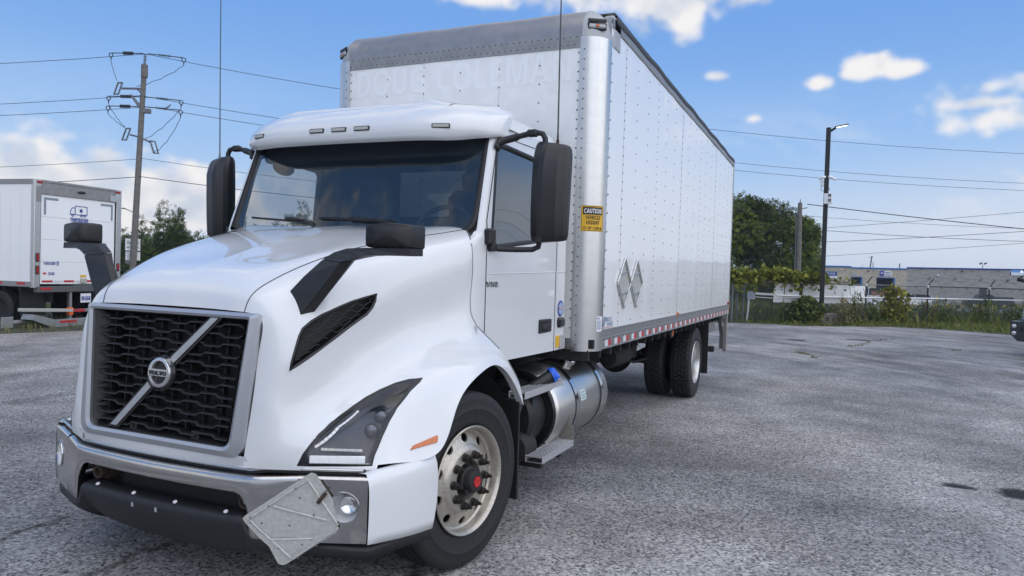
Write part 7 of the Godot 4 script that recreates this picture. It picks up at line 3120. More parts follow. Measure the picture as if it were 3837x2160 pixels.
		if q[1] > 2.0:
			for c in [[1.2, 1.45, 1.18], [1.55, 1.2, 1.0], [1.85, 1.48, 1.1], [2.2, 1.2, .95], [2.45, 1.4, 1.05]]:
				s = sb()
				var p0: Vector3 = a + u * c[0] * 1.3
				bar(s, p0 + Vector3(.008, c[1], .01), p0 + u * .1 + Vector3(.008, c[2], .01), .012, .006, 0.0, Vector3(.7, 0, .7))
				obj("crack", s, M.gap, o)

func sign_and_lamp() -> void:
	# roadside sign by the leaning pole
	var g := thing("roadside_sign", "white tradesman's sign on two posts left of the leaning pole", "sign", Vector3(-26.72, -.35, -17.9), .0)
	g.rotation.y = .93
	var s := sb()
	bx(s, Vector3(-.28, 2.40, -.03), Vector3(.34, 2.98, .03), .01)
	bx(s, Vector3(-.26, 1.96, -.03), Vector3(.34, 2.36, .03), .01)
	obj("panel", s, M.print_white, g)
	s = sb()
	for x in [-.30, .36]:
		bx(s, Vector3(x - .02, 0, -.03), Vector3(x + .02, 3.0, .03), .004)
	bx(s, Vector3(-.3, 2.96, -.035), Vector3(.36, 3.0, .035), .004)
	bx(s, Vector3(-.3, 2.355, -.035), Vector3(.36, 2.40, .035), .004)
	obj("frame", s, M.gap, g)
	s = sb()
	bx(s, Vector3(-.26, 1.80, -.03), Vector3(.2, 1.94, .03), .005)
	obj("dark_panel", s, M.fence_grey, g)
	var tx := func(y: float) -> Transform3D: return Transform3D(Basis(), Vector3(.03, y, .032))
	text("lettering", "Barrett", .15, M.print_teal, g, tx.call(2.77), "Droid Serif", true, .48, .004)
	text("lettering", "MECHANICAL", .07, M.print_black, g, tx.call(2.56), "Droid Sans", true, .50, .004)
	var k := 0
	for w in ["PLUMBING", "HEATING", "HVAC"]:
		text("lettering", w, .065, M.print_blue, g, Transform3D(Basis(), Vector3(.0 - .03 * k, 2.27 - k * .115, .032)), "Droid Sans", true, .42 - .08 * k, .004)
		k += 1
	var l := thing("street_lamp", "distant grey street lamp above the tradesman's sign", "street lamp", Vector3(-51.66, -.6, -37.93))
	s = sb()
	tube(s, [Vector3(0, 0, 0), Vector3(0, 4.9, 0)], .10, 8, .07)
	obj("mast", s, M.fence_grey, l)
	s = sb()
	tube(s, [Vector3(0, 4.8, 0), Vector3(-.05, 6.15, .05), Vector3(-.5, 6.45, .55)], .045, 6)
	obj("arm", s, M.fence_grey, l)
	s = sb()
	box(s, Vector3(-.62, 6.48, .68), Vector3(.35, .1, .2), .03, Basis(Vector3.UP, .8))
	obj("lamp_head", s, M.fence_grey, l)
	for y in [2.9, 3.5, 4.1]:
		s = sb()
		bar(s, Vector3(-.3, y, .2), Vector3(.25, y, -.2), .04, .04)
		obj("bracket", s, M.fence_grey, l)

# white box truck seen from behind, left of the scene: local x runs across its rear (0 near corner), z out of its back, y up
func parked_trailer() -> void:
	var a := Vector3(-14.95, -.10, -5.85)
	var r := Vector3(-.32, 0, -2.65).normalized()
	var t := thing("reefer_truck", "white refrigerated box truck with a folded tail lift, parked at the left edge", "box truck", a, atan2(-r.z, r.x))
	var W := 2.62
	var B := 1.02
	var T := 3.66
	var L := -8.0
	var s := sb()
	bx(s, Vector3(.02, B + .12, L), Vector3(W - .02, T - .10, -.06), .01)
	obj("box_body", s, M.panel, t)
	s = sb()
	bx(s, Vector3(-.004, B, L), Vector3(.03, B + .13, -.05), .004)
	bx(s, Vector3(-.004, T - .12, L), Vector3(.03, T - .0, -.05), .004)
	obj("side_rail", s, M.rail, t)
	s = sb()
	for c in 16:
		var y := B + .2
		while y < T - .2:
			rivet_mesh(s, Vector3(.018, y, -.12 - c * .33), Vector3(-1, 0, 0), .008)
			y += .075
	obj("side_rivets", s, M.rivet, t).set_meta("kind", "stuff")
	for k in 8:
		s = sb()
		bx(s, Vector3(-.008, B + .05, -.25 - k * .75), Vector3(.0, B + .11, -.52 - k * .75))
		obj("red_reflector", s, M.red, t)
	# steel rear frame
	for q in [[0.0, .17, "corner_post"], [W - .17, W, "corner_post"]]:
		s = sb()
		bx(s, Vector3(q[0], B - .02, -.10), Vector3(q[1], T, .02), .008)
		obj(q[2], s, M.alu, t)
	s = sb()
	bx(s, Vector3(.17, T - .35, -.1), Vector3(W - .17, T - .05, .012), .004)
	bx(s, Vector3(.17, T - .06, -.1), Vector3(W - .17, T + .0, .03), .006)
	obj("header", s, M.cap, t)
	for q in [[.04, 1.0], [W - .04, -1.0]]:
		s = sb()
		var x: float = q[0]
		var d: float = q[1]
		prism(s, PackedVector2Array([Vector2(x, T - .55), Vector2(x, T - .17), Vector2(x + d * .36, T - .17), Vector2(x + d * .36, T - .33), Vector2(x + d * .13, T - .34), Vector2(x + d * .13, T - .55)]), Transform3D(), .02, .032)
		obj("corner_plate", s, M.cap if d > 0 else M.alu, t)
		s = sb()
		bx(s, Vector3(x + .02 * d, T - .10, .02), Vector3(x + d * .15, T - .04, .045), .006)
		obj("top_lamp", s, M.red_lamp, t)
		for y in ([B + .42, B + .73] if d > 0 else [B + .52]):
			var lp := Vector3(x + d * .055, y, .025)
			s = sb()
			box(s, lp, Vector3(.10, .22, .03), .03)
			var o := obj("tail_lamp", s, M.black, t)
			s = sb()
			box(s, lp + Vector3(0, 0, .012), Vector3(.065, .18, .03), .02)
			obj("lens", s, M.red_lamp, o)
	s = sb()
	box(s, Vector3(1.32, T - .20, .05), Vector3(.17, .06, .08), .02)
	obj("rear_camera", s, M.black, t)
	# door of horizontal panels
	for k in 4:
		s = sb()
		var y0 := B + .07 + k * .555
		bx(s, Vector3(.19, y0 + .002, -.05), Vector3(W - .19, y0 + .553, -.02 + .001 * (k % 2)), .004)
		obj("door_panel", s, M.panel, t)
	s = sb()
	bx(s, Vector3(.17, B + .05, -.03), Vector3(.19, T - .35, .0))
	bx(s, Vector3(W - .19, B + .05, -.03), Vector3(W - .17, T - .35, .0))
	obj("door_track", s, M.gap, t)
	for q in [[.28, 1.0], [W - .26, -1.0]]:
		s = sb()
		var x: float = q[0]
		var d: float = q[1]
		prism(s, PackedVector2Array([Vector2(x, T - .85), Vector2(x, T - .42), Vector2(x + d * .40, T - .42), Vector2(x + d * .40, T - .48), Vector2(x + d * .06, T - .48), Vector2(x + d * .06, T - .85)]), Transform3D(), -.018, -.015)
		obj("corner_mark", s, M.print_grey2, t)
	# printed sign: a lorry outline over two words
	var g := Node3D.new()
	put(g, "door_print", t)
	s = sb()
	var ic := func(x: float, y: float) -> Vector3: return Vector3(1.30 + x, 2.98 + y, -.012)
	for q in [[-.13, -.10, -.13, .12], [-.13, .12, .23, .12], [.23, .12, .23, -.10], [-.13, -.10, .23, -.10], [-.13, .07, -.22, .07], [-.22, .07, -.27, -.02], [-.27, -.02, -.27, -.10], [-.27, -.10, -.13, -.10], [.0, .01, .1, .01], [.05, .06, .05, -.04], [.015, .045, .085, -.025], [.015, -.025, .085, .045]]:
		bar(s, ic.call(q[0], q[1]), ic.call(q[2], q[3]), .018, .003, 0, Vector3(0, 0, 1))
	for x in [-.2, .06, .16]:
		lathe(s, [Vector2(.022, 0), Vector2(.022, .003), Vector2(.040, .003), Vector2(.040, 0)], Transform3D(Basis(Vector3.RIGHT, PI / 2), ic.call(x, -.115)), 14)
	obj("lorry_outline", s, M.print_blue, g)
	text("lettering", "TEMPERATURE", .105, M.print_blue, g, Transform3D(Basis(), Vector3(1.30, 2.745, -.014)), "Droid Sans", true, .54, .003)
	text("lettering", "CONTROLLED", .105, M.print_blue, g, Transform3D(Basis(), Vector3(1.30, 2.60, -.014)), "Droid Sans", true, .50, .003)
	text("lettering", "LINE", .13, M.print_blue, g, Transform3D(Basis(), Vector3(1.96, 1.99, -.014)), "Droid Sans", false, .40, .003)
	text("lettering", "LIMITED", .05, M.print_blue, g, Transform3D(Basis(), Vector3(2.20, 1.84, -.014)), "Droid Sans", false, .24, .003)
	text("lettering", ".ca", .09, M.print_blue, g, Transform3D(Basis(), Vector3(2.22, 1.70, -.014)), "Droid Sans", false, .14, .003)
	text("lettering", "VANGUARD", .075, M.print_blue, g, Transform3D(Basis(), Vector3(.455, 1.61, -.014)), "Droid Serif", true, .33, .003)
	s = sb()
	lathe(s, [Vector2(0, .004), Vector2(.04, .004), Vector2(.042, 0)], Transform3D(Basis(Vector3.RIGHT, PI / 2), Vector3(.69, 1.63, -.016)), 16)
	bx(s, Vector3(.66, 1.55, -.018), Vector3(.72, 1.60, -.014))
	obj("globe_mark", s, M.print_gray, g)
	text("lettering", "23-03", .07, M.print_blue, g, Transform3D(Basis(), Vector3(.51, 1.355, -.014)), "Droid Sans", true, .17, .003)
	for q in [[.28, 1.335, .37, 1.38]]:
		s = sb()
		bx(s, Vector3(q[0], q[1], -.02), Vector3(q[2], q[3], -.014))
		obj("red_mark", s, M.red, g)
	for k in 7:
		s = sb()
		bx(s, Vector3(.26 + k * .31, B + .115, -.02), Vector3(.26 + k * .31 + .29, B + .165, -.013))
		obj("red_reflector" if k % 2 == 0 else "white_reflector", s, M.red if k % 2 == 0 else M.tape_white, g)
	s = sb()
	bx(s, Vector3(1.36, B + .09, -.02), Vector3(1.52, B + .22, .05), .015)
	obj("door_handle", s, M.lamp_white, t)
	s = sb()
	bx(s, Vector3(1.355, B + .24, -.018), Vector3(1.53, B + .30, -.012))
	obj("yellow_sticker", s, M.yellow, t)
	# sill, bumper, plate, tail lift
	s = sb()
	bx(s, Vector3(.10, B - .13, -.1), Vector3(W - .10, B + .02, .06), .008)
	obj("rear_sill", s, M.galv, t)
	s = sb()
	bx(s, Vector3(.16, B - .07, .06), Vector3(.46, B - .01, .066))
	obj("red_reflector", s, M.red, t)
	s = sb()
	bx(s, Vector3(1.34, .60, .02), Vector3(1.66, .84, .03), .01)
	var pl := obj("number_plate", s, M.print_white, t)
	text("lettering", "BW-56548", .12, M.print_blue, pl, Transform3D(Basis(), Vector3(1.50, .71, .032)), "Droid Sans", true, .27, .003)
	s = sb()
	bx(s, Vector3(1.06, .10, -.12), Vector3(1.13, .92, -.02), .006)
	bx(s, Vector3(2.05, .10, -.12), Vector3(2.12, .92, -.02), .006)
	obj("hanger", s, M.rail, t)
	s = sb()
	bar(s, Vector3(-.55, .50, .30), Vector3(.98, .42, .10), .08, .17, .01, Vector3(0, 0, 1))
	obj("lift_arm", s, M.lamp_white, t)
	s = sb()
	bx(s, Vector3(.88, .30, .06), Vector3(1.0, .50, .18), .01)
	obj("orange_marker", s, M.orange, t)
	s = sb()
	prism(s, PackedVector2Array([Vector2(-.50, .30), Vector2(.20, .02), Vector2(2.4, .10), Vector2(2.4, .26), Vector2(.25, .24), Vector2(-.45, .42)]), Transform3D(Basis(), Vector3(0, -.02, .26)), -.02, .35)
	obj("lift_platform", s, M.galv_light, t)
	s = sb()
	box(s, Vector3(-.88, .22, .30), Vector3(.30, .26, .02), .03)
	tube(s, [Vector3(-.75, .2, .2), Vector3(-.3, .2, .2)], .06, 8)
	obj("lift_end_plate", s, M.galv_light, t)
	s = sb()
	bx(s, Vector3(.22, .16, .600), Vector3(.72, .22, .612))
	obj("red_reflector", s, M.red, t)
	s = sb()
	bx(s, Vector3(1.15, .36, -.05), Vector3(2.3, .44, .0), .004)
	obj("bumper_bar", s, M.rail, t)
	s = sb()
	bx(s, Vector3(1.16, .365, .0), Vector3(1.5, .435, .006))
	obj("red_reflector", s, M.red, t)
	s = sb()
	for x in [.7, 1.75]:
		bx(s, Vector3(x, .62, L), Vector3(x + .12, .98, -.3))
	for k in 14:
		bx(s, Vector3(.1, .92, -.6 - k * .5), Vector3(W - .1, 1.0, -.54 - k * .5))
	bx(s, Vector3(.9, .25, -2.6), Vector3(1.7, .7, -2.1), .1)
	obj("underframe", s, M.chassis, t)
	for q in [[.22, -.75], [.55, -.75], [2.1, -.75], [2.42, -.75]]:
		var w := Node3D.new()
		put(w, "wheel", t)
		w.position = Vector3(q[0], .42, q[1] - .5)
		s = sb()
		tyre(s, .50, .27, .29)
		obj("tyre", s, M.rubber, w)
		s = sb()
		lathe(s, [Vector2(.295, -.1), Vector2(.28, -.05), Vector2(.2, .0), Vector2(.0, .0)], Transform3D(Basis(Vector3.BACK, -PI / 2)), 24)
		obj("rim", s, M.chassis, w)
	s = sb()
	bx(s, Vector3(.0, .3, -.42), Vector3(.7, 1.0, -.40))
	bx(s, Vector3(1.95, .3, -.42), Vector3(2.6, 1.0, -.40))
	obj("mud_flap", s, M.black, t)
	# cab, ahead of the box
	s = sb()
	bx(s, Vector3(.12, .55, L - 1.9), Vector3(W - .12, 2.7, L - .25), .2)
	obj("cab", s, M.paint, t)

# black truck cut by the right edge; local z points to its front, x to its right as seen from the front
func black_truck() -> void:
	var t := thing("black_truck", "black conventional truck with a chrome hood mirror, entering at the right edge", "truck", Vector3(7.85, 0, -15.05), -.64)
	var s := sb()
	# hood and fenders lofted back from the grille
	for side in [1.0, -1.0]:
		var ctrl := []
		for c in [[0, 1.62, 0], [.72, 1.60, 0], [.97, 1.50, .02], [1.02, 1.25, .04], [1.03, .95, .06]]:
			var col := []
			for k in 4:
				var u := k / 3.0
				col.append(Vector3((c[0] + (.12 if c[0] > .5 else .05) * u) * side, c[1] + .35 * u * (1.0 if c[1] > 1.4 else .3), c[2] * -4.0 - u * 1.5 - .02))
			ctrl.append(col)
		grid(s, patch(ctrl, 5, 5), side > 0.0)
	obj("hood", s, M.gloss_black, t)
	s = sb()
	bx(s, Vector3(-.96, .80, -.12), Vector3(.96, 1.60, -.01), .06)
	obj("grille_surround", s, M.gloss_black, t)
	s = sb()
	bx(s, Vector3(-.82, .86, -.02), Vector3(.82, 1.50, .01), .03)
	var g := obj("grille", s, M.radiator, t)
	for k in 12:
		s = sb()
		bx(s, Vector3(-.82, .88 + k * .052, .0), Vector3(.82, .90 + k * .052, .03), .004)
		obj("grille_bar", s, M.black_gloss, g)
	s = sb()
	prism(s, PackedVector2Array([Vector2(-1.22, .52), Vector2(-1.05, .36), Vector2(1.05, .36), Vector2(1.22, .52), Vector2(1.22, .84), Vector2(-1.22, .84)]), Transform3D(), -.10, .14)
	obj("bumper", s, M.gloss_black, t)
	for side in [1.0, -1.0]:
		s = sb()
		bx(s, Vector3(.95 * side, .52, -1.1), Vector3(1.22 * side, .84, -.10), .03)
		obj("bumper_wing", s, M.gloss_black, t)
		for y in [.55, .72]:
			s = sb()
			lathe(s, [Vector2(0, .02), Vector2(.05, .012), Vector2(.055, 0)], Transform3D(Basis(Vector3.RIGHT, PI / 2), Vector3(1.13 * side, y, .14)), 14)
			obj("fog_lamp", s, M.mirror_chrome, t)
		s = sb()
		bx(s, Vector3(.93 * side, .60, .13), Vector3(1.01 * side, .72, .15), .01)
		obj("tow_slot", s, M.dark, t)
		# fender with headlight
		s = sb()
		var P := []
		for i in 9:
			var a := lerpf(-.2, PI * .75, i / 8.0)
			P.append([Vector3(.80 * side, .72 + sin(a) * .52, -.75 + cos(a) * .62), Vector3(1.10 * side, .70 + sin(a) * .50, -.75 + cos(a) * .60), Vector3(1.20 * side, .66 + sin(a) * .46, -.75 + cos(a) * .56)])
		grid(s, P, side > 0.0)
		obj("fender", s, M.gloss_black, t)
		s = sb()
		var h := Transform3D(Basis(Quaternion(Vector3.UP, Vector3(.45 * side, .25, .85).normalized())) , Vector3(1.0 * side, 1.0, -.16))
		lathe(s, [Vector2(0, .06), Vector2(.07, .05), Vector2(.13, .02), Vector2(.15, -.03), Vector2(.15, -.12)], h, 20)
		obj("headlight", s, M.mirror_chrome, t)
		# hood mirror on its arm
		s = sb()
		tube(s, [Vector3(.80 * side, 1.55, -.35), Vector3(1.05 * side, 1.80, -.30), Vector3(1.30 * side, 1.86, -.25)], .05, 8)
		obj("mirror_arm", s, M.black, t)
		s = sb()
		box(s, Vector3(1.30 * side, 1.99, -.22), Vector3(.32, .19, .16), .06)
		obj("mirror", s, M.mirror_chrome, t)
		for z in [-.85, -4.6]:
			var w := Node3D.new()
			put(w, "wheel", t)
			w.position = Vector3(1.03 * side, .5, z)
			s = sb()
			tyre(s, .5, .28, .3)
			obj("tyre", s, M.rubber, w)
			s = sb()
			lathe(s, [Vector2(.30, .11), Vector2(.28, .08), Vector2(.15, .10), Vector2(.0, .14)], Transform3D(Basis(Vector3.BACK, -PI / 2 * side)), 24)
			obj("rim", s, M.rim_bright, w)
	s = sb()
	bx(s, Vector3(-1.05, .95, -3.2), Vector3(1.05, 2.75, -1.55), .15)
	obj("cab", s, M.gloss_black, t)
	s = sb()
	bx(s, Vector3(-.92, 1.98, -1.56), Vector3(.92, 2.55, -1.54), .01)
	obj("windscreen", s, M.side_glass, t)
	s = sb()
	bx(s, Vector3(-.42, .6, -7.0), Vector3(.42, .95, -.3), .02)
	obj("chassis", s, M.chassis, t)

func masonry(c: Color, sd: int) -> StandardMaterial3D:
	# block courses too far off to pick apart: colour and joints only
	var m := mat(c, .9)
	var im := Image.create(256, 256, false, Image.FORMAT_RGB8)
	var r := RandomNumberGenerator.new()
	r.seed = sd
	var tone := []
	for k in 16 * 16: tone.append(r.randf_range(.88, 1.0) if r.randf() > .03 else r.randf_range(.7, .85))
	for y in 256:
		for x in 256:
			var row := y / 16
			var col := ((x + (8 if row % 2 else 0)) / 32) % 8
			var k: float = tone[row * 16 + col]
			if y % 16 == 0 or (x + (16 if row % 2 else 0)) % 32 == 0: k *= .75
			im.set_pixel(x, y, Color(k, k, k * .98))
	m.albedo_texture = ImageTexture.create_from_image(im)
	triplanar(m, .31)
	return m

func warehouse() -> void:
	var gy := -1.45
	var brick := masonry(lin(.58, .51, .40), 5)
	var block := masonry(lin(.42, .40, .375), 6)
	var blue := mat(lin(.02, .14, .42), .5)
	var b := thing("workshop_building", "tan brick workshop with blue roof edge, blue sign and two open doors", "building", Vector3(0, gy, -119.3))
	var s := sb()
	# front wall with two openings: [x0, x1, top]
	var doors := [[3.96, 5.39, 3.73], [7.45, 9.85, 3.73]]
	var xs := [-3.0, 3.96, 5.39, 7.45, 9.85, 11.5]
	for k in 5:
		var open := k == 1 or k == 3
		bx(s, Vector3(xs[k], 3.73 if open else 0.0, -.3), Vector3(xs[k + 1], 5.25, 0.0))
	bx(s, Vector3(-3, 0, -14), Vector3(-2.7, 5.2, -.3))
	bx(s, Vector3(-3, 0, -14.3), Vector3(11.5, 5.2, -14))
	obj("wall", s, brick, b)
	s = sb()
	bx(s, Vector3(-3, 5.0, -14), Vector3(11.5, 5.1, -.3))
	obj("roof", s, M.roof_trim, b)
	s = sb()
	bx(s, Vector3(-3.1, 5.22, -.35), Vector3(3.9, 5.44, .12), .02)
	bx(s, Vector3(3.9, 5.06, -.35), Vector3(11.5, 5.28, .08), .02)
	obj("roof_edge", s, blue, b)
	for d in doors:
		s = sb()
		var y1: float = d[2]
		bx(s, Vector3(d[1] - .1, 0, -.05), Vector3(d[1] + .12, y1 + .1, .05), .01)
		bx(s, Vector3(d[0] - .06, y1, -.05), Vector3(d[1], y1 + .08, .05), .01)
		obj("door_frame", s, blue, b)
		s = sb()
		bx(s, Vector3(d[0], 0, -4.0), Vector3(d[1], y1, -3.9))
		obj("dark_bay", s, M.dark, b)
	s = sb()
	bx(s, Vector3(-3, 0, -4.1), Vector3(11.5, .02, -.3))
	obj("floor", s, M.concrete, b)
	var sg_ := Node3D.new()
	put(sg_, "sign", b)
	s = sb()
	bx(s, Vector3(-.35, 3.86, .0), Vector3(1.92, 4.52, .10), .02)
	obj("blue_panel", s, mat(lin(.015, .05, .28), .5), sg_)
	s = sb()
	bx(s, Vector3(-.35, 3.46, .0), Vector3(1.92, 3.84, .08), .02)
	obj("white_panel", s, M.print_white, sg_)
	text("lettering", "VOLVO", .36, M.print_white, sg_, Transform3D(Basis(), Vector3(.78, 4.19, .105)), "Droid Serif", true, 1.75, .01)
	sg_ = Node3D.new()
	put(sg_, "sign", b)
	s = sb()
	bx(s, Vector3(7.85, 4.03, .0), Vector3(8.45, 4.80, .10), .02)
	obj("blue_panel", s, mat(lin(.02, .10, .42), .5), sg_)
	s = sb()
	bx(s, Vector3(8.47, 4.03, .0), Vector3(9.52, 4.80, .09), .02)
	obj("white_panel", s, M.print_white, sg_)
	s = sb()
	for q in [[8.16, 4.52, M.print_white], [8.16, 4.35, M.red]]:
		pass
	prism(s, PackedVector2Array([Vector2(8.0, 4.62), Vector2(8.16, 4.52), Vector2(8.32, 4.62), Vector2(8.32, 4.48), Vector2(8.16, 4.38), Vector2(8.0, 4.48)]), Transform3D(), .10, .115)
	obj("white_chevron", s, M.print_white, sg_)
	s = sb()
	prism(s, PackedVector2Array([Vector2(8.0, 4.42), Vector2(8.16, 4.32), Vector2(8.32, 4.42), Vector2(8.32, 4.28), Vector2(8.16, 4.18), Vector2(8.0, 4.28)]), Transform3D(), .10, .115)
	obj("red_chevron", s, M.red, sg_)
	text("lettering", "QUALITY", .26, M.print_blue, sg_, Transform3D(Basis(), Vector3(9.0, 4.55, .095)), "Droid Sans", true, .86, .01)
	text("lettering", "SERVICE", .18, M.print_blue, sg_, Transform3D(Basis(), Vector3(9.0, 4.22, .095)), "Droid Sans", true, .80, .01)
	s = sb()
	bx(s, Vector3(3.95, 4.08, .0), Vector3(4.62, 4.60, .06), .02)
	var ss := obj("small_sign", s, M.lamp_white, b)
	text("lettering", "Oil Bay", .16, M.print_gray, ss, Transform3D(Basis(), Vector3(4.28, 4.34, .065)), "Droid Sans", false, .5, .01)
	for q in [[2.25, 4.7], [6.3, 4.75]]:
		s = sb()
		box(s, Vector3(q[0], q[1], .12), Vector3(.24, .2, .22), .05)
		obj("wall_lamp", s, M.lamp_white if q[0] < 3 else M.rivet, b)
	s = sb()
	for q in [[5.4, 5.7, .03], [6.9, 6.1, .06], [6.98, 4.9, .05], [10.5, 6.0, .09]]:
		tube(s, [Vector3(q[0], 4.6, -.1 if q[1] > 5 else .1), Vector3(q[0], q[1], -.1 if q[1] > 5 else .1)], q[2], 6)
	obj("vent_pipe", s, M.fence_grey, b).set_meta("kind", "stuff")
	s = sb()
	tube(s, [Vector3(6.55, 5.1, -2), Vector3(6.75, 7.1, -2)], .10, 8)
	bar(s, Vector3(6.2, 6.9, -2), Vector3(6.9, 6.95, -2), .06, .06)
	obj("mast", s, M.fence_grey, b)
	# long grey block building
	b = thing("warehouse", "long grey concrete-block warehouse with a dark blue roof edge and brown door", "building", Vector3(11.5, gy, -119.3))
	var slope := .12
	b.rotation.y = -.06
	s = sb()
	bx(s, Vector3(0, 0, -.3), Vector3(9.25, 5.35, 0))
	bx(s, Vector3(10.25, 0, -.3), Vector3(16.7, 5.45, 0))
	bx(s, Vector3(9.25, 2.75, -.3), Vector3(10.25, 5.35, 0))
	bx(s, Vector3(16.7, 0, -.3), Vector3(40, 5.5, .06))
	bx(s, Vector3(0, 0, -20), Vector3(.3, 5.35, -.3))
	bx(s, Vector3(0, 0, -20.3), Vector3(40, 5.35, -20))
	obj("wall", s, block, b)
	s = sb()
	bx(s, Vector3(0, 5.1, -20), Vector3(40, 5.2, -.3))
	obj("roof", s, M.roof_trim, b)
	s = sb()
	bar(s, Vector3(-.05, 5.38, -.1), Vector3(40, 5.62, -.1), .42, .20, .02)
	obj("roof_edge", s, mat(lin(.012, .05, .24), .5), b)
	s = sb()
	bx(s, Vector3(9.27, 0, -.12), Vector3(10.23, 2.73, -.04), .01)
	obj("door", s, mat(lin(.03, .018, .015), .6), b)
	for q in [[4.05, 4.35, .34], [7.05, 5.05, .3], [12.6, 3.85, .16]]:
		s = sb()
		box(s, Vector3(q[0], q[1], .15), Vector3(q[2], .2, .25), .05)
		obj("wall_lamp", s, M.print_white if q[0] < 5 else M.black, b)
	s = sb()
	bar(s, Vector3(15.95, 0, .06), Vector3(15.95, 5.5, .06), .14, .12, .02, Vector3(0, 0, 1))
	obj("downpipe", s, mat(lin(.20, .15, .12), .7), b)
	s = sb()
	tube(s, [Vector3(9.6, 5.3, -.3), Vector3(9.6, 6.1, -.3)], .05, 6)
	box(s, Vector3(9.35, 6.25, -.3), Vector3(.42, .25, .25), .06, Basis(Vector3.BACK, .5))
	box(s, Vector3(9.9, 6.25, -.3), Vector3(.42, .25, .25), .06, Basis(Vector3.BACK, .5))
	obj("floodlight", s, M.fence_grey, b)

# small distant car; side outline extruded with inset glass. turn about y; length l, height h
func car(called: String, label: String, cat: String, at: Vector3, turn: float, l: float, h: float, roof: Array, body: Material, bed := false) -> Node3D:
	var c := thing(called, label, cat, at, turn)
	var w := 1.85
	var low := PackedVector2Array([Vector2(-.5 * l, .35), Vector2(-.5 * l, h * .52), Vector2(-.48 * l, h * .58), Vector2(.36 * l, h * .60), Vector2(.48 * l, h * .52), Vector2(.5 * l, h * .42), Vector2(.5 * l, .32), Vector2(.40 * l, .26), Vector2(-.42 * l, .26)])
	var X := Transform3D(Basis(), Vector3(0, 0, 0))
	var s := sb()
	prism(s, low, X, -w * .5, w * .5)
	obj("body", s, body, c)
	var top := PackedVector2Array()
	for q in roof: top.append(Vector2(q[0] * l, q[1] * h))
	s = sb()
	prism(s, top, X, -w * .44, w * .44)
	obj("cabin", s, M.car_glass, c)
	s = sb()
	var hi := []
	for q in roof:
		if q[1] > .9: hi.append(q)
	bx(s, Vector3(hi[0][0] * l + .05, h * .955, -w * .43), Vector3(hi[hi.size() - 1][0] * l - .05, h * 1.0, w * .43), .03)
	for q in [[roof[0], hi[0]], [roof[roof.size() - 1], hi[hi.size() - 1]]]:
		for z in [-w * .435, w * .435]:
			bar(s, Vector3(q[0][0] * l, q[0][1] * h, z), Vector3(q[1][0] * l, q[1][1] * h, z), .09, .07, .01)
	for z in [-w * .44, w * .44]:
		bar(s, Vector3(.02 * l, h * .56, z), Vector3(.02 * l, h * .98, z), .04, .11, .01, Vector3(0, 0, 1))
	obj("roof_pillars", s, body, c)
	for x in [-.31 * l, .32 * l]:
		for z in [-1.0, 1.0]:
			var wl := Node3D.new()
			put(wl, "wheel", c)
			wl.position = Vector3(x, .36, z * (w * .5 - .08))
			s = sb()
			lathe(s, [Vector2(.23, .10), Vector2(.34, .11), Vector2(.365, .07), Vector2(.365, -.1), Vector2(.2, -.1)], Transform3D(Basis(Vector3.RIGHT, PI / 2 * z), Vector3.ZERO), 20)
			obj("tyre", s, M.rubber, wl)
			s = sb()
			lathe(s, [Vector2(.24, .10), Vector2(.2, .08), Vector2(.0, .10)], Transform3D(Basis(Vector3.RIGHT, PI / 2 * z), Vector3.ZERO), 16)
			obj("rim", s, M.rim_bright, wl)
	for z in [-.7, .7]:
		s = sb()
		box(s, Vector3(-.497 * l, h * .50, z), Vector3(.05, .14, .26), .02)
		obj("tail_light", s, M.red_lamp, c)
		s = sb()
		box(s, Vector3(.485 * l, h * .44, z), Vector3(.08, .13, .3), .03)
		obj("headlight", s, M.lamp_bright, c)
		s = sb()
		box(s, Vector3(.20 * l, h * .62, z * 1.45), Vector3(.12, .12, .16), .03)
		obj("door_mirror", s, body, c)
	return c

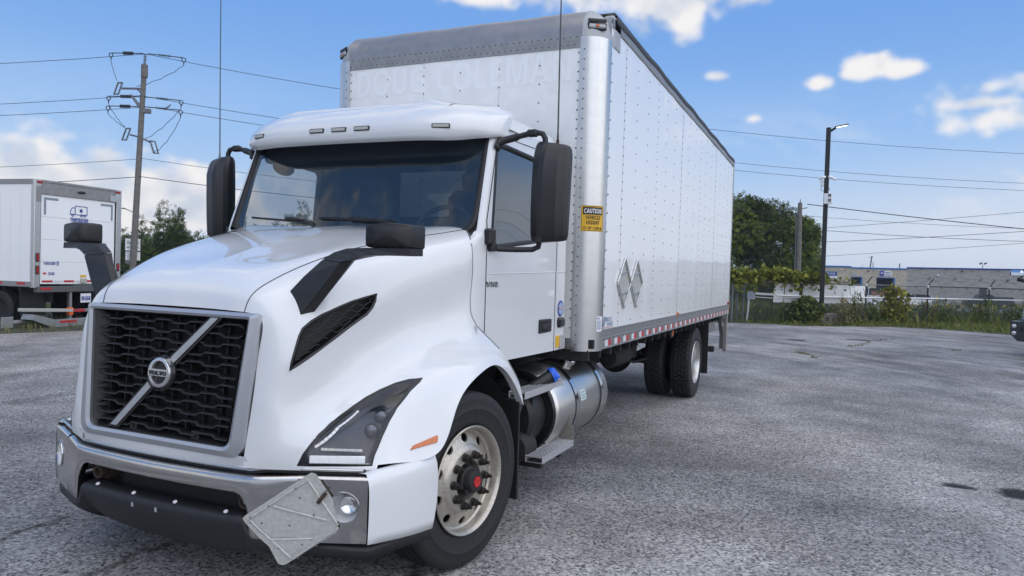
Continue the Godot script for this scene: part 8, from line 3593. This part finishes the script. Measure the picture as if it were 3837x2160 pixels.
func far_yard() -> void:
	M.print_grey2 = mat(lin(.25, .28, .33), .5)
	M.orange = mat(lin(.75, .12, .01), .5)
	M.galv_light = worn(mat(lin(.42, .43, .43), .5, .4), .75, 5.0, 61)
	M.gloss_black = mat(lin(.008, .008, .009), .18)
	M.gloss_black.clearcoat_enabled = true
	M.car_glass = mat(lin(.012, .014, .017), .08)
	M.car_white = mat(lin(.75, .76, .78), .25)
	M.car_black = mat(lin(.012, .013, .015), .2)
	M.van_print = mat(lin(.20, .06, .05), .5)
	parked_trailer()
	black_truck()
	warehouse()
	var gy := -1.42
	var suv := [[-.49, .56], [-.44, .93], [-.36, 1.0], [.06, 1.0], [.16, .94], [.30, .58]]
	car("parked_car", "white hatchback parked in front of the grey warehouse wall", "car", Vector3(11.35, gy, -105.5), 3.5, 4.4, 1.62, suv, M.car_white)
	var van := [[-.49, .50], [-.48, .95], [-.44, 1.0], [.18, 1.0], [.26, .95], [.38, .56]]
	var v := car("parked_van", "white van with a printed side, behind the yellowing sapling", "van", Vector3(8.2, gy, -103.5), .15, 4.9, 2.25, van, M.car_white)
	var s := sb()
	bx(s, Vector3(-2.1, 1.30, .84), Vector3(.45, 1.85, .86), .01)
	obj("side_print", s, M.van_print, v)
	s = sb()
	for k in 5:
		bx(s, Vector3(-1.9 + k * .45, 1.42, .862), Vector3(-1.65 + k * .45, 1.72, .868))
	obj("print_blocks", s, M.sticker_tan, v).set_meta("kind", "stuff")
	var pick := [[-.10, .56], [-.06, .95], [-.02, 1.0], [.14, 1.0], [.20, .95], [.29, .60]]
	var pk := car("pickup_truck", "black pickup truck parked beside the brown warehouse door", "pickup truck", Vector3(20.6, gy, -110.5), 3.3, 5.7, 1.85, pick, M.car_black)
	s = sb()
	bx(s, Vector3(-2.8, 1.05, -.88), Vector3(-.6, 1.62, .88), .08)
	obj("bed_cover", s, M.car_black, pk)
	car("parked_van", "white van roof just showing above the boards, in front of the first open door", "van", Vector3(4.9, gy, -104.5), .1, 5.0, 2.35, van, M.car_white)
	car("parked_car", "white car roof showing above the boards under the blue sign", "car", Vector3(1.2, gy, -100.5), 3.3, 4.5, 2.2, suv, M.car_white)
	var hy := thing("fire_hydrant", "yellow fire hydrant in the grass beyond the fence", "fire hydrant", Vector3(8.35, -.42, -54.06))
	s = sb()
	lathe(s, [Vector2(.17, 0), Vector2(.17, .05), Vector2(.12, .07), Vector2(.11, .50), Vector2(.15, .52), Vector2(.15, .56), Vector2(.11, .60), Vector2(.06, .72), Vector2(.03, .73), Vector2(.03, .79), Vector2(0, .79)], Transform3D(), 16, .5)
	obj("barrel", s, M.yellow, hy)
	for x in [-1.0, 1.0]:
		s = sb()
		lathe(s, [Vector2(.06, .08), Vector2(.06, .17), Vector2(.075, .17), Vector2(.075, .21), Vector2(0, .22)], Transform3D(Basis(Vector3.BACK, -PI / 2 * x), Vector3(0, .40, 0)), 10, .5)
		obj("outlet", s, M.yellow, hy)
	var bo := thing("bollard", "thin yellow bollard standing before the grey warehouse", "bollard", Vector3(14.9, gy, -113.0))
	s = sb()
	tube(s, [Vector3(0, 0, 0), Vector3(0, 1.5, 0)], .08, 10)
	obj("post", s, M.yellow, bo)

func build_truck() -> void:
	var t := thing("box_truck", "white day-cab box truck parked facing the camera, with black grille and open paved lot around", "box truck")
	build_hood(t)
	build_grille(t)
	build_bumper(t)
	build_cab(t)
	build_box(t)
	build_chassis(t)

func _ready() -> void:
	rng.seed = 7
	camera_and_light()
	materials()
	build_ground()
	street()
	far_yard()
	plants()
	build_truck()
